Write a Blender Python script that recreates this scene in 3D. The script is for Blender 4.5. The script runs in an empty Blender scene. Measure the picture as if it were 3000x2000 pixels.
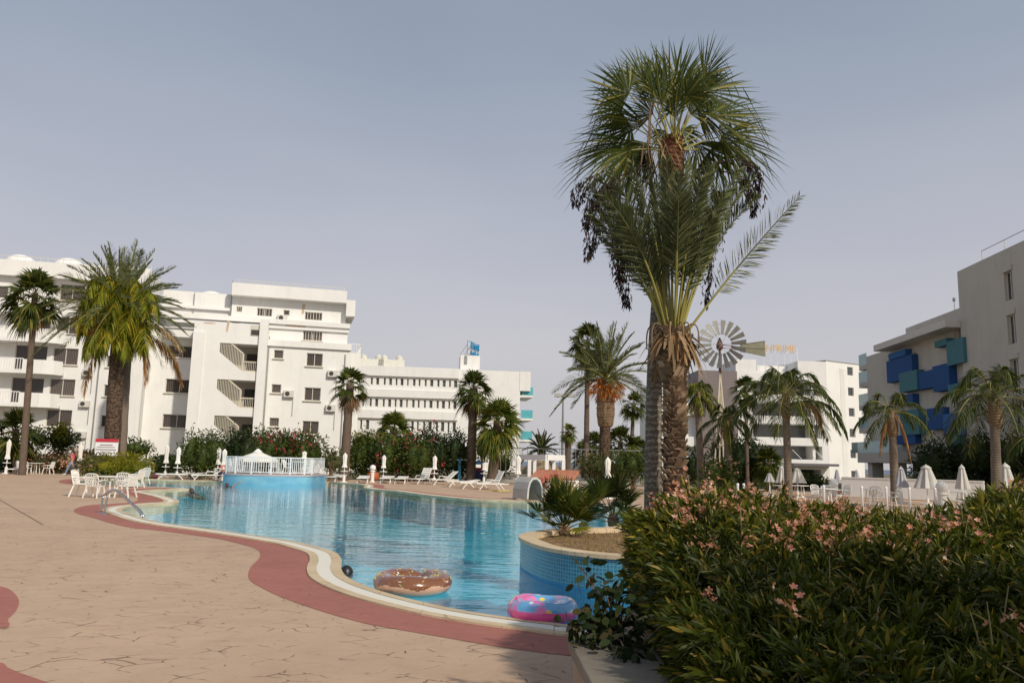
import bpy, bmesh, math, random
import numpy as np
from mathutils import Vector, Matrix, Quaternion
from mathutils.geometry import tessellate_polygon
PI = math.pi
random.seed(7); RNG = np.random.default_rng(7)
SC = bpy.context.scene
COL = SC.collection
# ------------------------------------------------------------ camera model
EYE = Vector((0, 0, 1.55)); FPX = 2333.0
PITCH = math.atan(350 / FPX); ROLL = math.atan(0.0234)
_f = Vector((0, math.cos(PITCH), math.sin(PITCH)))
_r0 = Vector((1, 0, 0)); _u0 = Vector((0, -math.sin(PITCH), math.cos(PITCH)))
CR = _r0 * math.cos(ROLL) + _u0 * math.sin(ROLL)
CU = -_r0 * math.sin(ROLL) + _u0 * math.cos(ROLL)
def ray(sx, sy): return _f + CR * ((sx - 1500) / FPX) + CU * ((1000 - sy) / FPX)
def GS(sx, sy, z=0.0):            # photo pixel (3000 wide) to point on the level z
    d = ray(sx, sy); t = (z - EYE.z) / d.z; return EYE + d * t
K = 3000 / 2352
def G(x, y, z=0.0): return GS(x * K, y * K, z)
def P(x, y, Y):                   # pixel (2352 wide) to point at depth Y
    d = ray(x * K, y * K); return EYE + d * (Y / d.y)
def PXM(Y, n): return n * K * Y / FPX
# ------------------------------------------------------------ objects
def tag(o, label=None, cat=None, group=None, kind=None):
    if label: o['label'] = label
    if cat: o['category'] = cat
    if group: o['group'] = group
    if kind: o['kind'] = kind
    return o
def empty(name, loc, label, cat, rz=0, group=None):
    o = bpy.data.objects.new(name, None); COL.objects.link(o)
    o.location = loc; o.rotation_euler = (0, 0, rz); o.empty_display_size = .2
    return tag(o, label, cat, group)
def dup(o, loc=None, rz=None, label=None, scale=None, parent=None):
    c = o.copy(); COL.objects.link(c)
    if parent is not None: c.parent = parent
    if loc is not None: c.location = loc
    if rz is not None: c.rotation_euler = (0, 0, rz)
    if scale is not None: c.scale = (scale,) * 3
    if label: c['label'] = label
    for ch in list(o.children): dup(ch, parent=c)
    return c
class MB:
    """collects faces; build() links them as one mesh object"""
    def __init__(s): s.v = []; s.f = []
    def add(s, vs, fs):
        n = len(s.v); s.v.extend([tuple(v) for v in vs]); s.f.extend([tuple(i + n for i in f) for f in fs]); return s
    def quad(s, a, b, c, d): return s.add([a, b, c, d], [(0, 1, 2, 3)])
    def box(s, x0, x1, y0, y1, z0, z1):
        return s.add([(x0,y0,z0),(x1,y0,z0),(x1,y1,z0),(x0,y1,z0),(x0,y0,z1),(x1,y0,z1),(x1,y1,z1),(x0,y1,z1)],
                     [(0,3,2,1),(4,5,6,7),(0,1,5,4),(1,2,6,5),(2,3,7,6),(3,0,4,7)])
    def bar(s, a, b, w, h=None):
        a = Vector(a); b = Vector(b); d = (b - a)
        if d.length < 1e-6: return s
        d.normalize(); h = h or w
        up = Vector((0, 0, 1)) if abs(d.z) < .95 else Vector((1, 0, 0))
        x = d.cross(up).normalized() * w / 2; y = x.cross(d).normalized() * h / 2
        vs = [a-x-y, a+x-y, a+x+y, a-x+y, b-x-y, b+x-y, b+x+y, b-x+y]
        return s.add(vs, [(0,3,2,1),(4,5,6,7),(0,1,5,4),(1,2,6,5),(2,3,7,6),(3,0,4,7)])
    def tube(s, pts, rad, n=8, cap=True):
        pts = [Vector(p) for p in pts]
        if not isinstance(rad, (list, tuple)): rad = [rad] * len(pts)
        base = len(s.v); prev = None
        for i, p in enumerate(pts):
            t = (pts[min(i+1, len(pts)-1)] - pts[max(i-1, 0)]).normalized()
            if prev is None:
                x = t.orthogonal().normalized()
            else:
                x = (prev - t * prev.dot(t)).normalized()
            prev = x; y = t.cross(x)
            for k in range(n):
                a = 2 * PI * k / n; s.v.append(tuple(p + (x * math.cos(a) + y * math.sin(a)) * rad[i]))
        for i in range(len(pts) - 1):
            for k in range(n):
                a = base + i*n + k; b = base + i*n + (k+1) % n
                s.f.append((a, b, b + n, a + n))
        if cap:
            s.f.append(tuple(base + k for k in range(n))[::-1]); s.f.append(tuple(base + (len(pts)-1)*n + k for k in range(n)))
        return s
    def lathe(s, prof, c=(0,0,0), n=16, fold=0, nf=8):
        base = len(s.v)
        for (r, z) in prof:
            for k in range(n):
                a = 2 * PI * k / n; rr = r * (1 + fold * math.cos(nf * a))
                s.v.append((c[0] + rr*math.cos(a), c[1] + rr*math.sin(a), c[2] + z))
        for i in range(len(prof) - 1):
            for k in range(n):
                a = base + i*n + k; b = base + i*n + (k+1) % n
                s.f.append((a, b, b + n, a + n))
        s.f.append(tuple(base + k for k in range(n))[::-1]); s.f.append(tuple(base + (len(prof)-1)*n + k for k in range(n)))
        return s
    def prism(s, poly, z0, z1):
        n = len(poly); base = len(s.v)
        for z in (z0, z1): s.v.extend([(p[0], p[1], z) for p in poly])
        tri = tessellate_polygon([[Vector((p[0], p[1], 0)) for p in poly]])
        for t in tri:
            s.f.append(tuple(base + i for i in t)); s.f.append(tuple(base + n + i for i in t[::-1]))
        for i in range(n):
            j = (i + 1) % n; s.f.append((base+i, base+j, base+n+j, base+n+i))
        return s
    def build(s, name, m, parent=None, smooth=False, loc=None, fix=True, bevel=0):
        me = bpy.data.meshes.new(name); me.from_pydata(s.v, [], s.f); me.update()
        if fix:
            b = bmesh.new(); b.from_mesh(me); bmesh.ops.recalc_face_normals(b, faces=b.faces); b.to_mesh(me); b.free()
        if m: me.materials.append(m)
        if smooth: me.polygons.foreach_set('use_smooth', [True] * len(me.polygons))
        o = bpy.data.objects.new(name, me); COL.objects.link(o)
        if parent: o.parent = parent
        if loc is not None: o.location = loc
        if bevel:
            md = o.modifiers.new('bevel', 'BEVEL'); md.width = bevel; md.segments = 2; md.limit_method = 'ANGLE'
        return o
class NB:
    """numpy quad collector for foliage"""
    def __init__(s): s.v = []; s.f = []; s.n = 0
    def grid(s, V):          # V: (N, m, 2, 3) strips
        N, m = V.shape[:2]
        s.v.append(V.reshape(-1, 3))
        b = (np.arange(N) * m * 2)[:, None] + (np.arange(m - 1) * 2)[None, :]
        q = np.stack([b, b + 1, b + 3, b + 2], -1).reshape(-1, 4) + s.n
        s.f.append(q); s.n += N * m * 2
    def raw(s, V, F):
        s.v.append(np.asarray(V, float)); s.f.append(np.asarray(F, int) + s.n); s.n += len(V)
    def build(s, name, m, parent=None, smooth=False, loc=None):
        V = np.concatenate(s.v).astype(np.float32); F = np.concatenate(s.f).astype(np.int32)
        me = bpy.data.meshes.new(name)
        me.vertices.add(len(V)); me.vertices.foreach_set('co', V.ravel())
        me.loops.add(F.size); me.loops.foreach_set('vertex_index', F.ravel())
        me.polygons.add(len(F)); me.polygons.foreach_set('loop_start', np.arange(0, F.size, 4, dtype=np.int32))
        me.polygons.foreach_set('loop_total', np.full(len(F), 4, dtype=np.int32))
        if smooth: me.polygons.foreach_set('use_smooth', np.ones(len(F), bool))
        me.update(calc_edges=True)
        if m: me.materials.append(m)
        o = bpy.data.objects.new(name, me); COL.objects.link(o)
        if parent: o.parent = parent
        if loc is not None: o.location = loc
        return o
def nrm(a): return a / np.maximum(np.linalg.norm(a, axis=-1, keepdims=True), 1e-9)
LEAF_T = (0, .35, .7, 1); LEAF_W = (.35, 1, .75, .06)
def blades(nb, B, D, L, W, S, droop=0., T=LEAF_T, Wp=LEAF_W, dpow=2, curl=None):
    B = np.asarray(B, float); D = nrm(np.asarray(D, float)); N = len(B)
    L = np.broadcast_to(np.asarray(L, float), (N,)); W = np.broadcast_to(np.asarray(W, float), (N,))
    droop = np.broadcast_to(np.asarray(droop, float), (N,))
    S = nrm(np.asarray(S, float) - D * np.sum(np.asarray(S, float) * D, -1, keepdims=True))
    T = np.asarray(T); Wp = np.asarray(Wp)
    C = B[:, None, :] + D[:, None, :] * (L[:, None] * T[None])[..., None]
    C = C.copy(); C[..., 2] -= droop[:, None] * L[:, None] * T[None] ** dpow
    h = (W[:, None] * Wp[None] * .5)[..., None] * S[:, None, :]
    nb.grid(np.stack([C - h, C + h], 2))
def rand_dirs(n, rng=RNG): return nrm(rng.normal(size=(n, 3)))
def ntube(nb, pts, rad, n=5):
    pts = np.asarray(pts, float); m = len(pts); rad = np.broadcast_to(np.asarray(rad, float), (m,))
    t = nrm(np.gradient(pts, axis=0))
    ref = np.array([0.31, .9, .2]); x = nrm(np.cross(t, ref)); y = np.cross(t, x)
    a = np.arange(n) * 2 * PI / n
    V = pts[:, None] + (x[:, None] * np.cos(a)[None, :, None] + y[:, None] * np.sin(a)[None, :, None]) * rad[:, None, None]
    F = []
    for i in range(m - 1):
        for k in range(n):
            p = i*n+k; q = i*n+(k+1) % n; F.append((p, q, q+n, p+n))
    nb.raw(V.reshape(-1, 3), F)
# ------------------------------------------------------------ materials
MATS = {}
class NT:
    def __init__(s, name):
        s.m = bpy.data.materials.new(name); s.m.use_nodes = True; s.t = s.m.node_tree; s.t.nodes.clear()
        s.out = s.t.nodes.new('ShaderNodeOutputMaterial')
    def n(s, typ, **kw):
        nd = s.t.nodes.new(typ)
        ins = kw.pop('ins', {})
        for k, v in kw.items(): setattr(nd, k, v)
        for k, v in ins.items():
            if isinstance(v, bpy.types.NodeSocket): s.t.links.new(v, nd.inputs[k])
            else: nd.inputs[k].default_value = v
        return nd
    def link(s, a, b): s.t.links.new(a, b)
    def ramp(s, fac, stops):
        r = s.n('ShaderNodeValToRGB'); s.link(fac, r.inputs[0]); e = r.color_ramp.elements
        while len(e) < len(stops): e.new(.5)
        for i, (p, c) in enumerate(stops):
            e[i].position = p; e[i].color = (c[0], c[1], c[2], 1) if isinstance(c, (tuple, list)) else (c, c, c, 1)
        return r.outputs[0]
    def coord(s, kind='Object', scale=None):
        tc = s.n('ShaderNodeTexCoord'); o = tc.outputs[kind]
        if scale is not None:
            mp = s.n('ShaderNodeMapping', ins={'Vector': o, 'Scale': scale if isinstance(scale, (tuple, list)) else (scale,)*3}); o = mp.outputs[0]
        return o
    def noise(s, vec, scale, detail=4, rough=.6):
        return s.n('ShaderNodeTexNoise', ins={'Vector': vec, 'Scale': scale, 'Detail': detail, 'Roughness': rough}).outputs['Fac']
    def mix(s, fac, a, b, mode='MIX'):
        m = s.n('ShaderNodeMix', data_type='RGBA', blend_type=mode)
        for k, v in ((0, fac), (6, a), (7, b)):
            if isinstance(v, bpy.types.NodeSocket): s.link(v, m.inputs[k])
            elif k == 0: m.inputs[0].default_value = v
            else: m.inputs[k].default_value = (*v[:3], 1)
        return m.outputs[2]
    def math(s, op, a, b=0.):
        m = s.n('ShaderNodeMath', operation=op)
        for k, v in ((0, a), (1, b)):
            if isinstance(v, bpy.types.NodeSocket): s.link(v, m.inputs[k])
            else: m.inputs[k].default_value = v
        return m.outputs[0]
    def bump(s, h, strength=.3, dist=.02):
        return s.n('ShaderNodeBump', ins={'Height': h, 'Strength': strength, 'Distance': dist}).outputs[0]
    def bsdf(s, color, rough=.6, normal=None, **ins):
        b = s.n('ShaderNodeBsdfPrincipled')
        if isinstance(color, bpy.types.NodeSocket): s.link(color, b.inputs['Base Color'])
        else: b.inputs['Base Color'].default_value = (*color[:3], 1)
        if isinstance(rough, bpy.types.NodeSocket): s.link(rough, b.inputs['Roughness'])
        else: b.inputs['Roughness'].default_value = rough
        if normal is not None: s.link(normal, b.inputs['Normal'])
        for k, v in ins.items(): b.inputs[k.replace('_', ' ')].default_value = v
        return b.outputs[0]
    def done(s, sh): s.link(sh, s.out.inputs[0]); return s.m
def plain(name, c, rough=.5, var=.08, nscale=3., bump=.1, bscale=40, metallic=0., spec=.5, grime=0.):
    if name in MATS: return MATS[name]
    t = NT(name); co = t.coord('Object')
    nz = t.noise(co, nscale, 5)
    lo = tuple(x * (1 - var) for x in c); hi = tuple(min(1, x * (1 + var)) for x in c)
    col = t.ramp(nz, [(.3, lo), (.7, hi)])
    if grime:
        g = t.noise(t.coord('Object', (1.2, 1.2, .18)), 1.3, 6, .7)
        g = t.ramp(g, [(.5, 0.), (.78, 1.)]); g = t.math('MULTIPLY', g, grime)
        col = t.mix(g, col, (c[0]*.62, c[1]*.58, c[2]*.5))
    n = t.bump(t.noise(co, bscale, 3), bump, .01)
    sh = t.bsdf(col, rough, n, Metallic=metallic, Specular_IOR_Level=spec)
    MATS[name] = t.done(sh); return MATS[name]
def leafmat(name, lo, hi, alt=None, trans=.3, rough=.5, altp=.12):
    if name in MATS: return MATS[name]
    t = NT(name); g = t.n('ShaderNodeNewGeometry')
    r = g.outputs['Random Per Island']
    big = t.noise(t.coord('Object'), .9, 3)
    r2 = t.math('ADD', t.math('MULTIPLY', r, .6), t.math('MULTIPLY', big, .4))
    stops = [(.15, lo), (.8, hi)]
    col = t.ramp(r2, stops)
    if alt:
        m = t.ramp(r, [(1 - altp - .02, 0.), (1 - altp, 1.)]); col = t.mix(m, col, alt)
    p = t.bsdf(col, rough, Specular_IOR_Level=.16)
    tr = t.n('ShaderNodeBsdfTranslucent'); c2 = t.mix(1., col, (1.0, 1.05, .5), 'MULTIPLY'); t.link(c2, tr.inputs[0])
    mx = t.n('ShaderNodeMixShader', ins={0: trans}); t.link(p, mx.inputs[1]); t.link(tr.outputs[0], mx.inputs[2])
    MATS[name] = t.done(mx.outputs[0]); return MATS[name]
def trunkmat(name, lo, hi, ring=6., vor=0., bump=.8):
    if name in MATS: return MATS[name]
    t = NT(name); co = t.coord('Object')
    nz = t.noise(t.coord('Object', (4, 4, 1.2)), 3, 6, .7)
    wv = t.n('ShaderNodeTexWave', bands_direction='Z', ins={'Vector': co, 'Scale': ring, 'Distortion': 3., 'Detail': 3., 'Detail Scale': 2.}).outputs['Fac']
    h = t.math('ADD', t.math('MULTIPLY', wv, .5), t.math('MULTIPLY', nz, .7))
    if vor:
        v = t.n('ShaderNodeTexVoronoi', ins={'Vector': t.coord('Object', (1, 1, 1.6)), 'Scale': vor}).outputs['Distance']
        h = t.math('ADD', h, t.math('MULTIPLY', v, -1.1)); h = t.math('ADD', h, .35)
    col = t.ramp(h, [(.25, lo), (.9, hi)])
    MATS[name] = t.done(t.bsdf(col, .9, t.bump(h, bump, .05), Specular_IOR_Level=.15)); return MATS[name]
WHITE = plain('white_render', (.79, .78, .75), .85, .035, .6, .15, 25, grime=.24, spec=.2)
WHITE2 = plain('white_paint', (.80, .80, .79), .45, .03)
PLASTIC = plain('white_plastic', (.82, .80, .74), .35, .04)
CANVAS = plain('white_canvas', (.80, .78, .72), .85, .05, 2)
BEIGECANVAS = plain('beige_canvas', (.55, .53, .49), .85, .1, 2)
GREYCANVAS = plain('grey_canvas', (.42, .42, .44), .85, .1, 2)
CONC = plain('concrete', (.42, .40, .36), .85, .15, 1.5, .3, 30, grime=.3)
CHROME = plain('brushed_steel', (.62, .61, .60), .18, .05, metallic=1.)
DARK = plain('dark_interior', (.05, .045, .04), .8, .2)
SHADE = plain('stair_wall', (.45, .41, .35), .8, .05)  # stairwell back wall, beige with its shade put into the colour
METAL = plain('grey_metal', (.33, .33, .32), .45, .1, metallic=.6)
# ------------------------------------------------------------ ground, pool, deck
WATER_Z = -.045
pool_px = [(1700,1837),(1604,1825),(1489,1811),(1324,1785),(1183,1753),(1125,1737),(1068,1718),(1030,1701),(1007,1686),(995,1665),(997,1642),
 (984,1622),(953,1610),(915,1600),(876,1590),(800,1577),(651,1555),(536,1540),(459,1528),(421,1519),(390,1509),(367,1501),(356,1496),(360,1490),
 (383,1484),(459,1476),(509,1473),(524,1468),(509,1461),(478,1452),(440,1444),(421,1440),(459,1437),(515,1434),(555,1432),(515,1428.5),(459,1426),
 (390,1424),(320,1420),(262,1416),(241,1411),(250,1405),(300,1402),(387,1402),(500,1405),(600,1408),(653,1410),(760,1410),(949,1411),(1000,1414),(1045,1417),
 (1071,1421),(1066,1427),(1090,1432),(1153,1437),(1255,1450),(1383,1462),(1531,1468),(1600,1471)]
pool_w = [GS(x, y) for x, y in pool_px] + [Vector((4.5, 29.5, 0)), Vector((7.5, 28.5, 0)), Vector((10.3, 25, 0)), Vector((11.6, 20, 0)), Vector((11.6, 15, 0)), Vector((10.4, 11.6, 0)), Vector((8, 9.6, 0)), Vector((5, 8.7, 0)), Vector((2.8, 8.2, 0)), Vector((1.5, 7.85, 0))]
def catmull(pts, k=5, closed=True):
    out = []; n = len(pts)
    for i in range(n if closed else n - 1):
        p0, p1, p2, p3 = (pts[(i-1) % n] if closed or i > 0 else pts[i]), pts[i], pts[(i+1) % n], (pts[(i+2) % n] if closed or i < n-2 else pts[i+1])
        for j in range(k):
            t = j / k
            # centripetal-ish: limit tangents by segment length
            L = (p2 - p1).length
            m1 = (p2 - p0); m2 = (p3 - p1)
            if m1.length > 1e-6: m1 = m1.normalized() * min(L, m1.length * .5)
            if m2.length > 1e-6: m2 = m2.normalized() * min(L, m2.length * .5)
            a = 2*t**3 - 3*t**2 + 1; b = t**3 - 2*t**2 + t; c = -2*t**3 + 3*t**2; d = t**3 - t**2
            out.append(p1*a + m1*b + p2*c + m2*d)
    if not closed: out.append(pts[-1])
    return out
POOL = catmull(pool_w, 5)
area = sum(POOL[i].x*POOL[(i+1) % len(POOL)].y - POOL[(i+1) % len(POOL)].x*POOL[i].y for i in range(len(POOL)))
def offset(poly, d):              # positive = away from the water
    n = len(poly); out = []
    sg = -1 if area < 0 else 1
    for i in range(n):
        t = (poly[(i+2) % n] - poly[(i-2) % n]); t.z = 0
        t = t.normalized() if t.length > 1e-6 else Vector((1, 0, 0))
        out.append(poly[i] + Vector((t.y, -t.x, 0)) * d * sg)
    return out
def sheet(name, outer, holes, z, m):
    loops = [[Vector((p.x, p.y, 0)) for p in outer]] + [[Vector((p.x, p.y, 0)) for p in h] for h in holes]
    tri = tessellate_polygon(loops); vs = [(p.x, p.y, z) for l in loops for p in l]
    mb = MB(); mb.v = vs; mb.f = [tuple(t) for t in tri]
    o = mb.build(name, m, fix=False)
    me = o.data
    if len(me.polygons) and me.polygons[0].normal.z < 0: me.flip_normals()
    return tag(o, kind='structure')
HOLE = offset(POOL, .05)
# earth sheet to the horizon
t = NT('earth'); co = t.coord('Object'); nz = t.noise(co, .25, 6, .7)
col = t.ramp(nz, [(.35, (.10, .10, .045)), (.55, (.20, .16, .10)), (.75, (.30, .25, .18))])
M_EARTH = t.done(t.bsdf(col, .95, t.bump(t.noise(co, 3, 5), .4, .1)))
R_ = 3000
sheet('ground', [Vector((-R_, -60, 0)), Vector((R_, -60, 0)), Vector((R_, 260, 0)), Vector((-R_, 260, 0))], [HOLE], -.03, M_EARTH)
t = NT('sea_water'); co = t.coord('Object')
M_SEA = t.done(t.bsdf((.03, .08, .14), .35, t.bump(t.noise(co, .3, 5), .3, .3)))
mb = MB(); mb.quad((-6000, 260, -.1), (6000, 260, -.1), (9000, 9000, -.1), (-9000, 9000, -.1))
tag(mb.build('sea', M_SEA, fix=False), kind='structure')
# stamped concrete
def deckmat(name, base, dark, joint, crack=.9, zig=True):
    t = NT(name); co = t.coord('Object')
    big = t.noise(co, .35, 5, .65); mid = t.noise(co, 2.2, 5, .7); fine = t.noise(co, 26, 4, .7)
    c = t.ramp(big, [(.3, tuple(x*.86 for x in base)), (.7, tuple(x*1.08 for x in base))])
    c = t.mix(t.ramp(mid, [(.45, 0.), (.8, .38)]), c, dark)
    c = t.mix(t.ramp(fine, [(.35, .14), (.7, 0.)]), c, dark)
    # irregular interlocking joints
    wob = t.n('ShaderNodeTexNoise', ins={'Vector': co, 'Scale': 3.2, 'Detail': 2.}).outputs['Color']
    v0 = t.n('ShaderNodeVectorMath', operation='SCALE', ins={0: wob, 'Scale': .16}).outputs[0]
    v1 = t.n('ShaderNodeVectorMath', operation='ADD', ins={0: co, 1: v0}).outputs[0]
    mp = t.n('ShaderNodeMapping', ins={'Vector': v1, 'Scale': (3.2, 4.6, 1), 'Rotation': (0, 0, .5)}).outputs[0]
    vo = t.n('ShaderNodeTexVoronoi', feature='DISTANCE_TO_EDGE', distance='EUCLIDEAN', ins={'Vector': mp, 'Scale': 1., 'Randomness': .62})
    d = vo.outputs['Distance']
    msk = t.ramp(t.noise(co, 2.3, 3, .8), [(.5, 0.), (.58, 1.)])
    line = t.math('MULTIPLY', t.ramp(d, [(.0, 1.), (.030, 0.)]), msk)
    soft = t.ramp(d, [(.0, .35), (.06, 0.)])
    ln = t.math('MULTIPLY', line, crack)
    c = t.mix(ln, c, joint)
    c = t.mix(t.math('MULTIPLY', soft, .3), c, dark)
    h = t.math('ADD', t.math('MULTIPLY', t.math('ADD', line, t.math('MULTIPLY', soft, .5)), -1.), t.math('MULTIPLY', fine, .25))
    h = t.math('ADD', h, t.math('MULTIPLY', mid, .5))
    return t.done(t.bsdf(c, t.ramp(mid, [(.3, .7), (.7, .9)]), t.bump(h, .55, .012), Specular_IOR_Level=.15))
M_DECK = deckmat('stamped_concrete', (.57, .405, .285), (.35, .235, .16), (.10, .075, .055))
M_RED = deckmat('red_stamped_concrete', (.42, .17, .135), (.28, .12, .10), (.20, .08, .07), .35)
deck_outer = [Vector(p) for p in ((-40, -12, 0), (14, -12, 0), (22, 10, 0), (30, 40, 0), (26, 52, 0), (16, 57, 0), (-2, 57, 0), (-34, 57, 0), (-60, 55, 0), (-60, 20, 0))]
sheet('pool_deck', deck_outer, [HOLE], 0., M_DECK)
# red paving: traced outer line on the near side, even band on the far side
red_px = [(1700,1923),(1604,1913),(1451,1892),(1317,1869),(1183,1846),(1068,1825),(934,1787),(823,1748),(765,1720),(735,1702),(727,1683),(735,1660),(758,1636),
 (763,1620),(754,1610),(727,1599),(651,1580),(574,1568),(459,1553),(383,1545),(325,1532),(268,1515),(230,1505),(216,1496),(230,1486),(268,1478),(325,1475),(383,1471),(404,1464),(396,1455),(372,1446),(352,1437),(372,1431),(420,1430.5)]
red_out = catmull([GS(*p) for p in red_px], 5, False)
i0 = 0; i1 = 33 * 5
near_pool = POOL[i0:i1]
mb = MB()
def near_pt(c, pts):
    return min(range(len(pts)), key=lambda i: (pts[i] - c).length)
poly = red_out + list(reversed(near_pool))
tri = tessellate_polygon([[Vector((p.x, p.y, 0)) for p in poly]])
mb.v = [(p.x, p.y, .004) for p in poly]; mb.f = [tuple(x) for x in tri]
far = POOL[34*5:57*5]; faro = offset(POOL, 1.05)[34*5:57*5]
b = len(mb.v); mb.v += [(p.x, p.y, .006) for p in far] + [(p.x, p.y, .006) for p in faro]; nf = len(far)
for i in range(nf - 1): mb.f.append((b+i, b+i+1, b+nf+i+1, b+nf+i))
tag(mb.build('red_paving', M_RED), kind='structure')
blob = [GS(x, y) for x, y in [(0,1718),(23,1723),(46,1741),(56,1763),(46,1790),(23,1813),(0,1840)]]
blob = [Vector((blob[0].x - 3, blob[0].y + .8, 0))] + blob + [Vector((blob[-1].x - 1.2, blob[-1].y - .3, 0)), Vector((-9.5, 6.2, 0)), Vector((-10, 8, 0))]
blob2 = [GS(x, y) for x, y in [(0,1940),(23,1955),(57,1970),(100,1985),(142,2000),(260,2040),(420,2075)]]
blob2 = [Vector((blob2[0].x - 2.5, blob2[0].y + .6, 0))] + blob2 + [Vector((-2.2, 3.6, 0)), Vector((-5, 3.6, 0)), Vector((-7.5, 4.4, 0))]
mb = MB()
for bl in (blob, blob2):
    q = catmull(bl[:-2], 4, False) + bl[-2:]
    tri = tessellate_polygon([[Vector((p.x, p.y, 0)) for p in q]]); b = len(mb.v)
    mb.v += [(p.x, p.y, .004) for p in q]; mb.f += [tuple(i + b for i in x) for x in tri]
tag(mb.build('red_paving_curve', M_RED), kind='structure')
# coping in three bands
def ringband(name, d0, d1, z0, z1, m, lip=None):
    A = offset(POOL, d0); B = offset(POOL, d1); n = len(A); mb = MB()
    mb.v = [(p.x, p.y, z0) for p in A] + [(p.x, p.y, z1) for p in B]
    mb.f = [(i, (i+1) % n, n + (i+1) % n, n + i) for i in range(n)]
    if lip is not None:
        b = len(mb.v); C = offset(POOL, d0 if lip < 0 else d1); zt = z0 if lip < 0 else z1
        C2 = offset(POOL, (d0 + .03) if lip < 0 else (d1 + .004))
        zb = -.3 if lip < 0 else -.02
        mb.v += [(p.x, p.y, zt) for p in C] + [(p.x, p.y, zb) for p in C2]
        mb.f += [(b+i, b+(i+1) % n, b+n+(i+1) % n, b+n+i) for i in range(n)]
    return tag(mb.build(name, m), kind='structure')
t = NT('coping_stone'); co = t.coord('Object'); nz = t.noise(co, 1.3, 6, .7); sp = t.noise(co, 30, 3)
c = t.ramp(nz, [(.3, (.52, .40, .25)), (.7, (.72, .58, .39))]); c = t.mix(t.ramp(sp, [(.55, 0.), (.8, .35)]), c, (.34, .26, .16))
vo = t.n('ShaderNodeTexVoronoi', feature='DISTANCE_TO_EDGE', ins={'Vector': co, 'Scale': 1.5, 'Randomness': .6}).outputs['Distance']
c = t.mix(t.ramp(vo, [(.0, .6), (.012, 0.)]), c, (.25, .19, .12)); M_COPE = t.done(t.bsdf(c, .8, t.bump(sp, .3, .01), Specular_IOR_Level=.2))
t = NT('overflow_grating'); co = t.coord('Object')
wv = t.n('ShaderNodeTexWave', bands_direction='DIAGONAL', ins={'Vector': co, 'Scale': 14.}).outputs['Fac']
c = t.mix(t.ramp(wv, [(.2, .28), (.5, 0.)]), (.86, .82, .72), (.45, .42, .36))
M_GRATE = t.done(t.bsdf(c, .8, t.bump(wv, .5, .01), Specular_IOR_Level=.15))
ringband('coping_inner', -.02, .13, .012, .022, M_COPE, -1)
ringband('overflow_channel', .13, .32, .018, .018, M_GRATE)
ringband('coping_outer', .32, .45, .022, .024, M_COPE, 1)
# pool basin
t = NT('pool_tiles'); co = t.coord('Object')
br = t.n('ShaderNodeTexBrick', offset=0., ins={'Vector': co, 'Color1': (.05, .55, .70, 1), 'Color2': (.07, .61, .76, 1), 'Mortar': (.17, .66, .76, 1), 'Scale': 1., 'Mortar Size': .004, 'Brick Width': .05, 'Row Height': .05})
ca = t.n('ShaderNodeTexVoronoi', feature='DISTANCE_TO_EDGE', ins={'Vector': t.coord('Object'), 'Scale': 2.2}).outputs['Distance']
nz = t.noise(co, .5, 4)
col = t.mix(t.ramp(nz, [(.3, 0.), (.7, .35)]), br.outputs['Color'], (.06, .38, .56))
M_TILE = t.done(t.bsdf(col, .4))
n = len(POOL); fl = -1.25
mb = MB(); mb.v = [(p.x, p.y, fl) for p in POOL] + [(p.x, p.y, 0.01) for p in offset(POOL, .02)]
mb.f = [(i, (i+1) % n, n+(i+1) % n, n+i) for i in range(n)]
tri = tessellate_polygon([[Vector((p.x, p.y, 0)) for p in POOL]]); mb.f += [tuple(x) for x in tri]
tag(mb.build('pool_basin', M_TILE), kind='structure')
# water
t = NT('pool_water'); co = t.coord('Object')
w1 = t.noise(t.coord('Object', (.5, 1.5, 1)), 1.3, 3, .5)
w2 = t.noise(t.coord('Object', (.8, 1.6, 1)), 4.2, 3, .6)
calm = t.ramp(t.noise(co, .16, 3), [(.35, .35), (.65, 1.)])
h = t.math('ADD', t.math('MULTIPLY', w1, .75), t.math('MULTIPLY', t.math('MULTIPLY', w2, .32), calm))
nn = t.bump(h, .5, .05)
bf = t.n('ShaderNodeNewGeometry').outputs['Backfacing']
ior = t.math('SUBTRACT', 1.33, t.math('MULTIPLY', bf, 1.33 - 1/1.33))
fr = t.n('ShaderNodeFresnel', ins={'IOR': ior, 'Normal': nn}).outputs[0]
gl = t.n('ShaderNodeBsdfGlossy', ins={'Color': (.97, .98, 1, 1), 'Roughness': .0, 'Normal': nn}).outputs[0]
tr = t.n('ShaderNodeBsdfTransparent', ins={'Color': (.62, .93, .98, 1)}).outputs[0]
mx = t.n('ShaderNodeMixShader'); t.link(fr, mx.inputs[0]); t.link(tr, mx.inputs[1]); t.link(gl, mx.inputs[2])
M_WATER = t.done(mx.outputs[0])
sheet('pool_water', offset(POOL, .01), [], WATER_Z, M_WATER)

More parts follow.
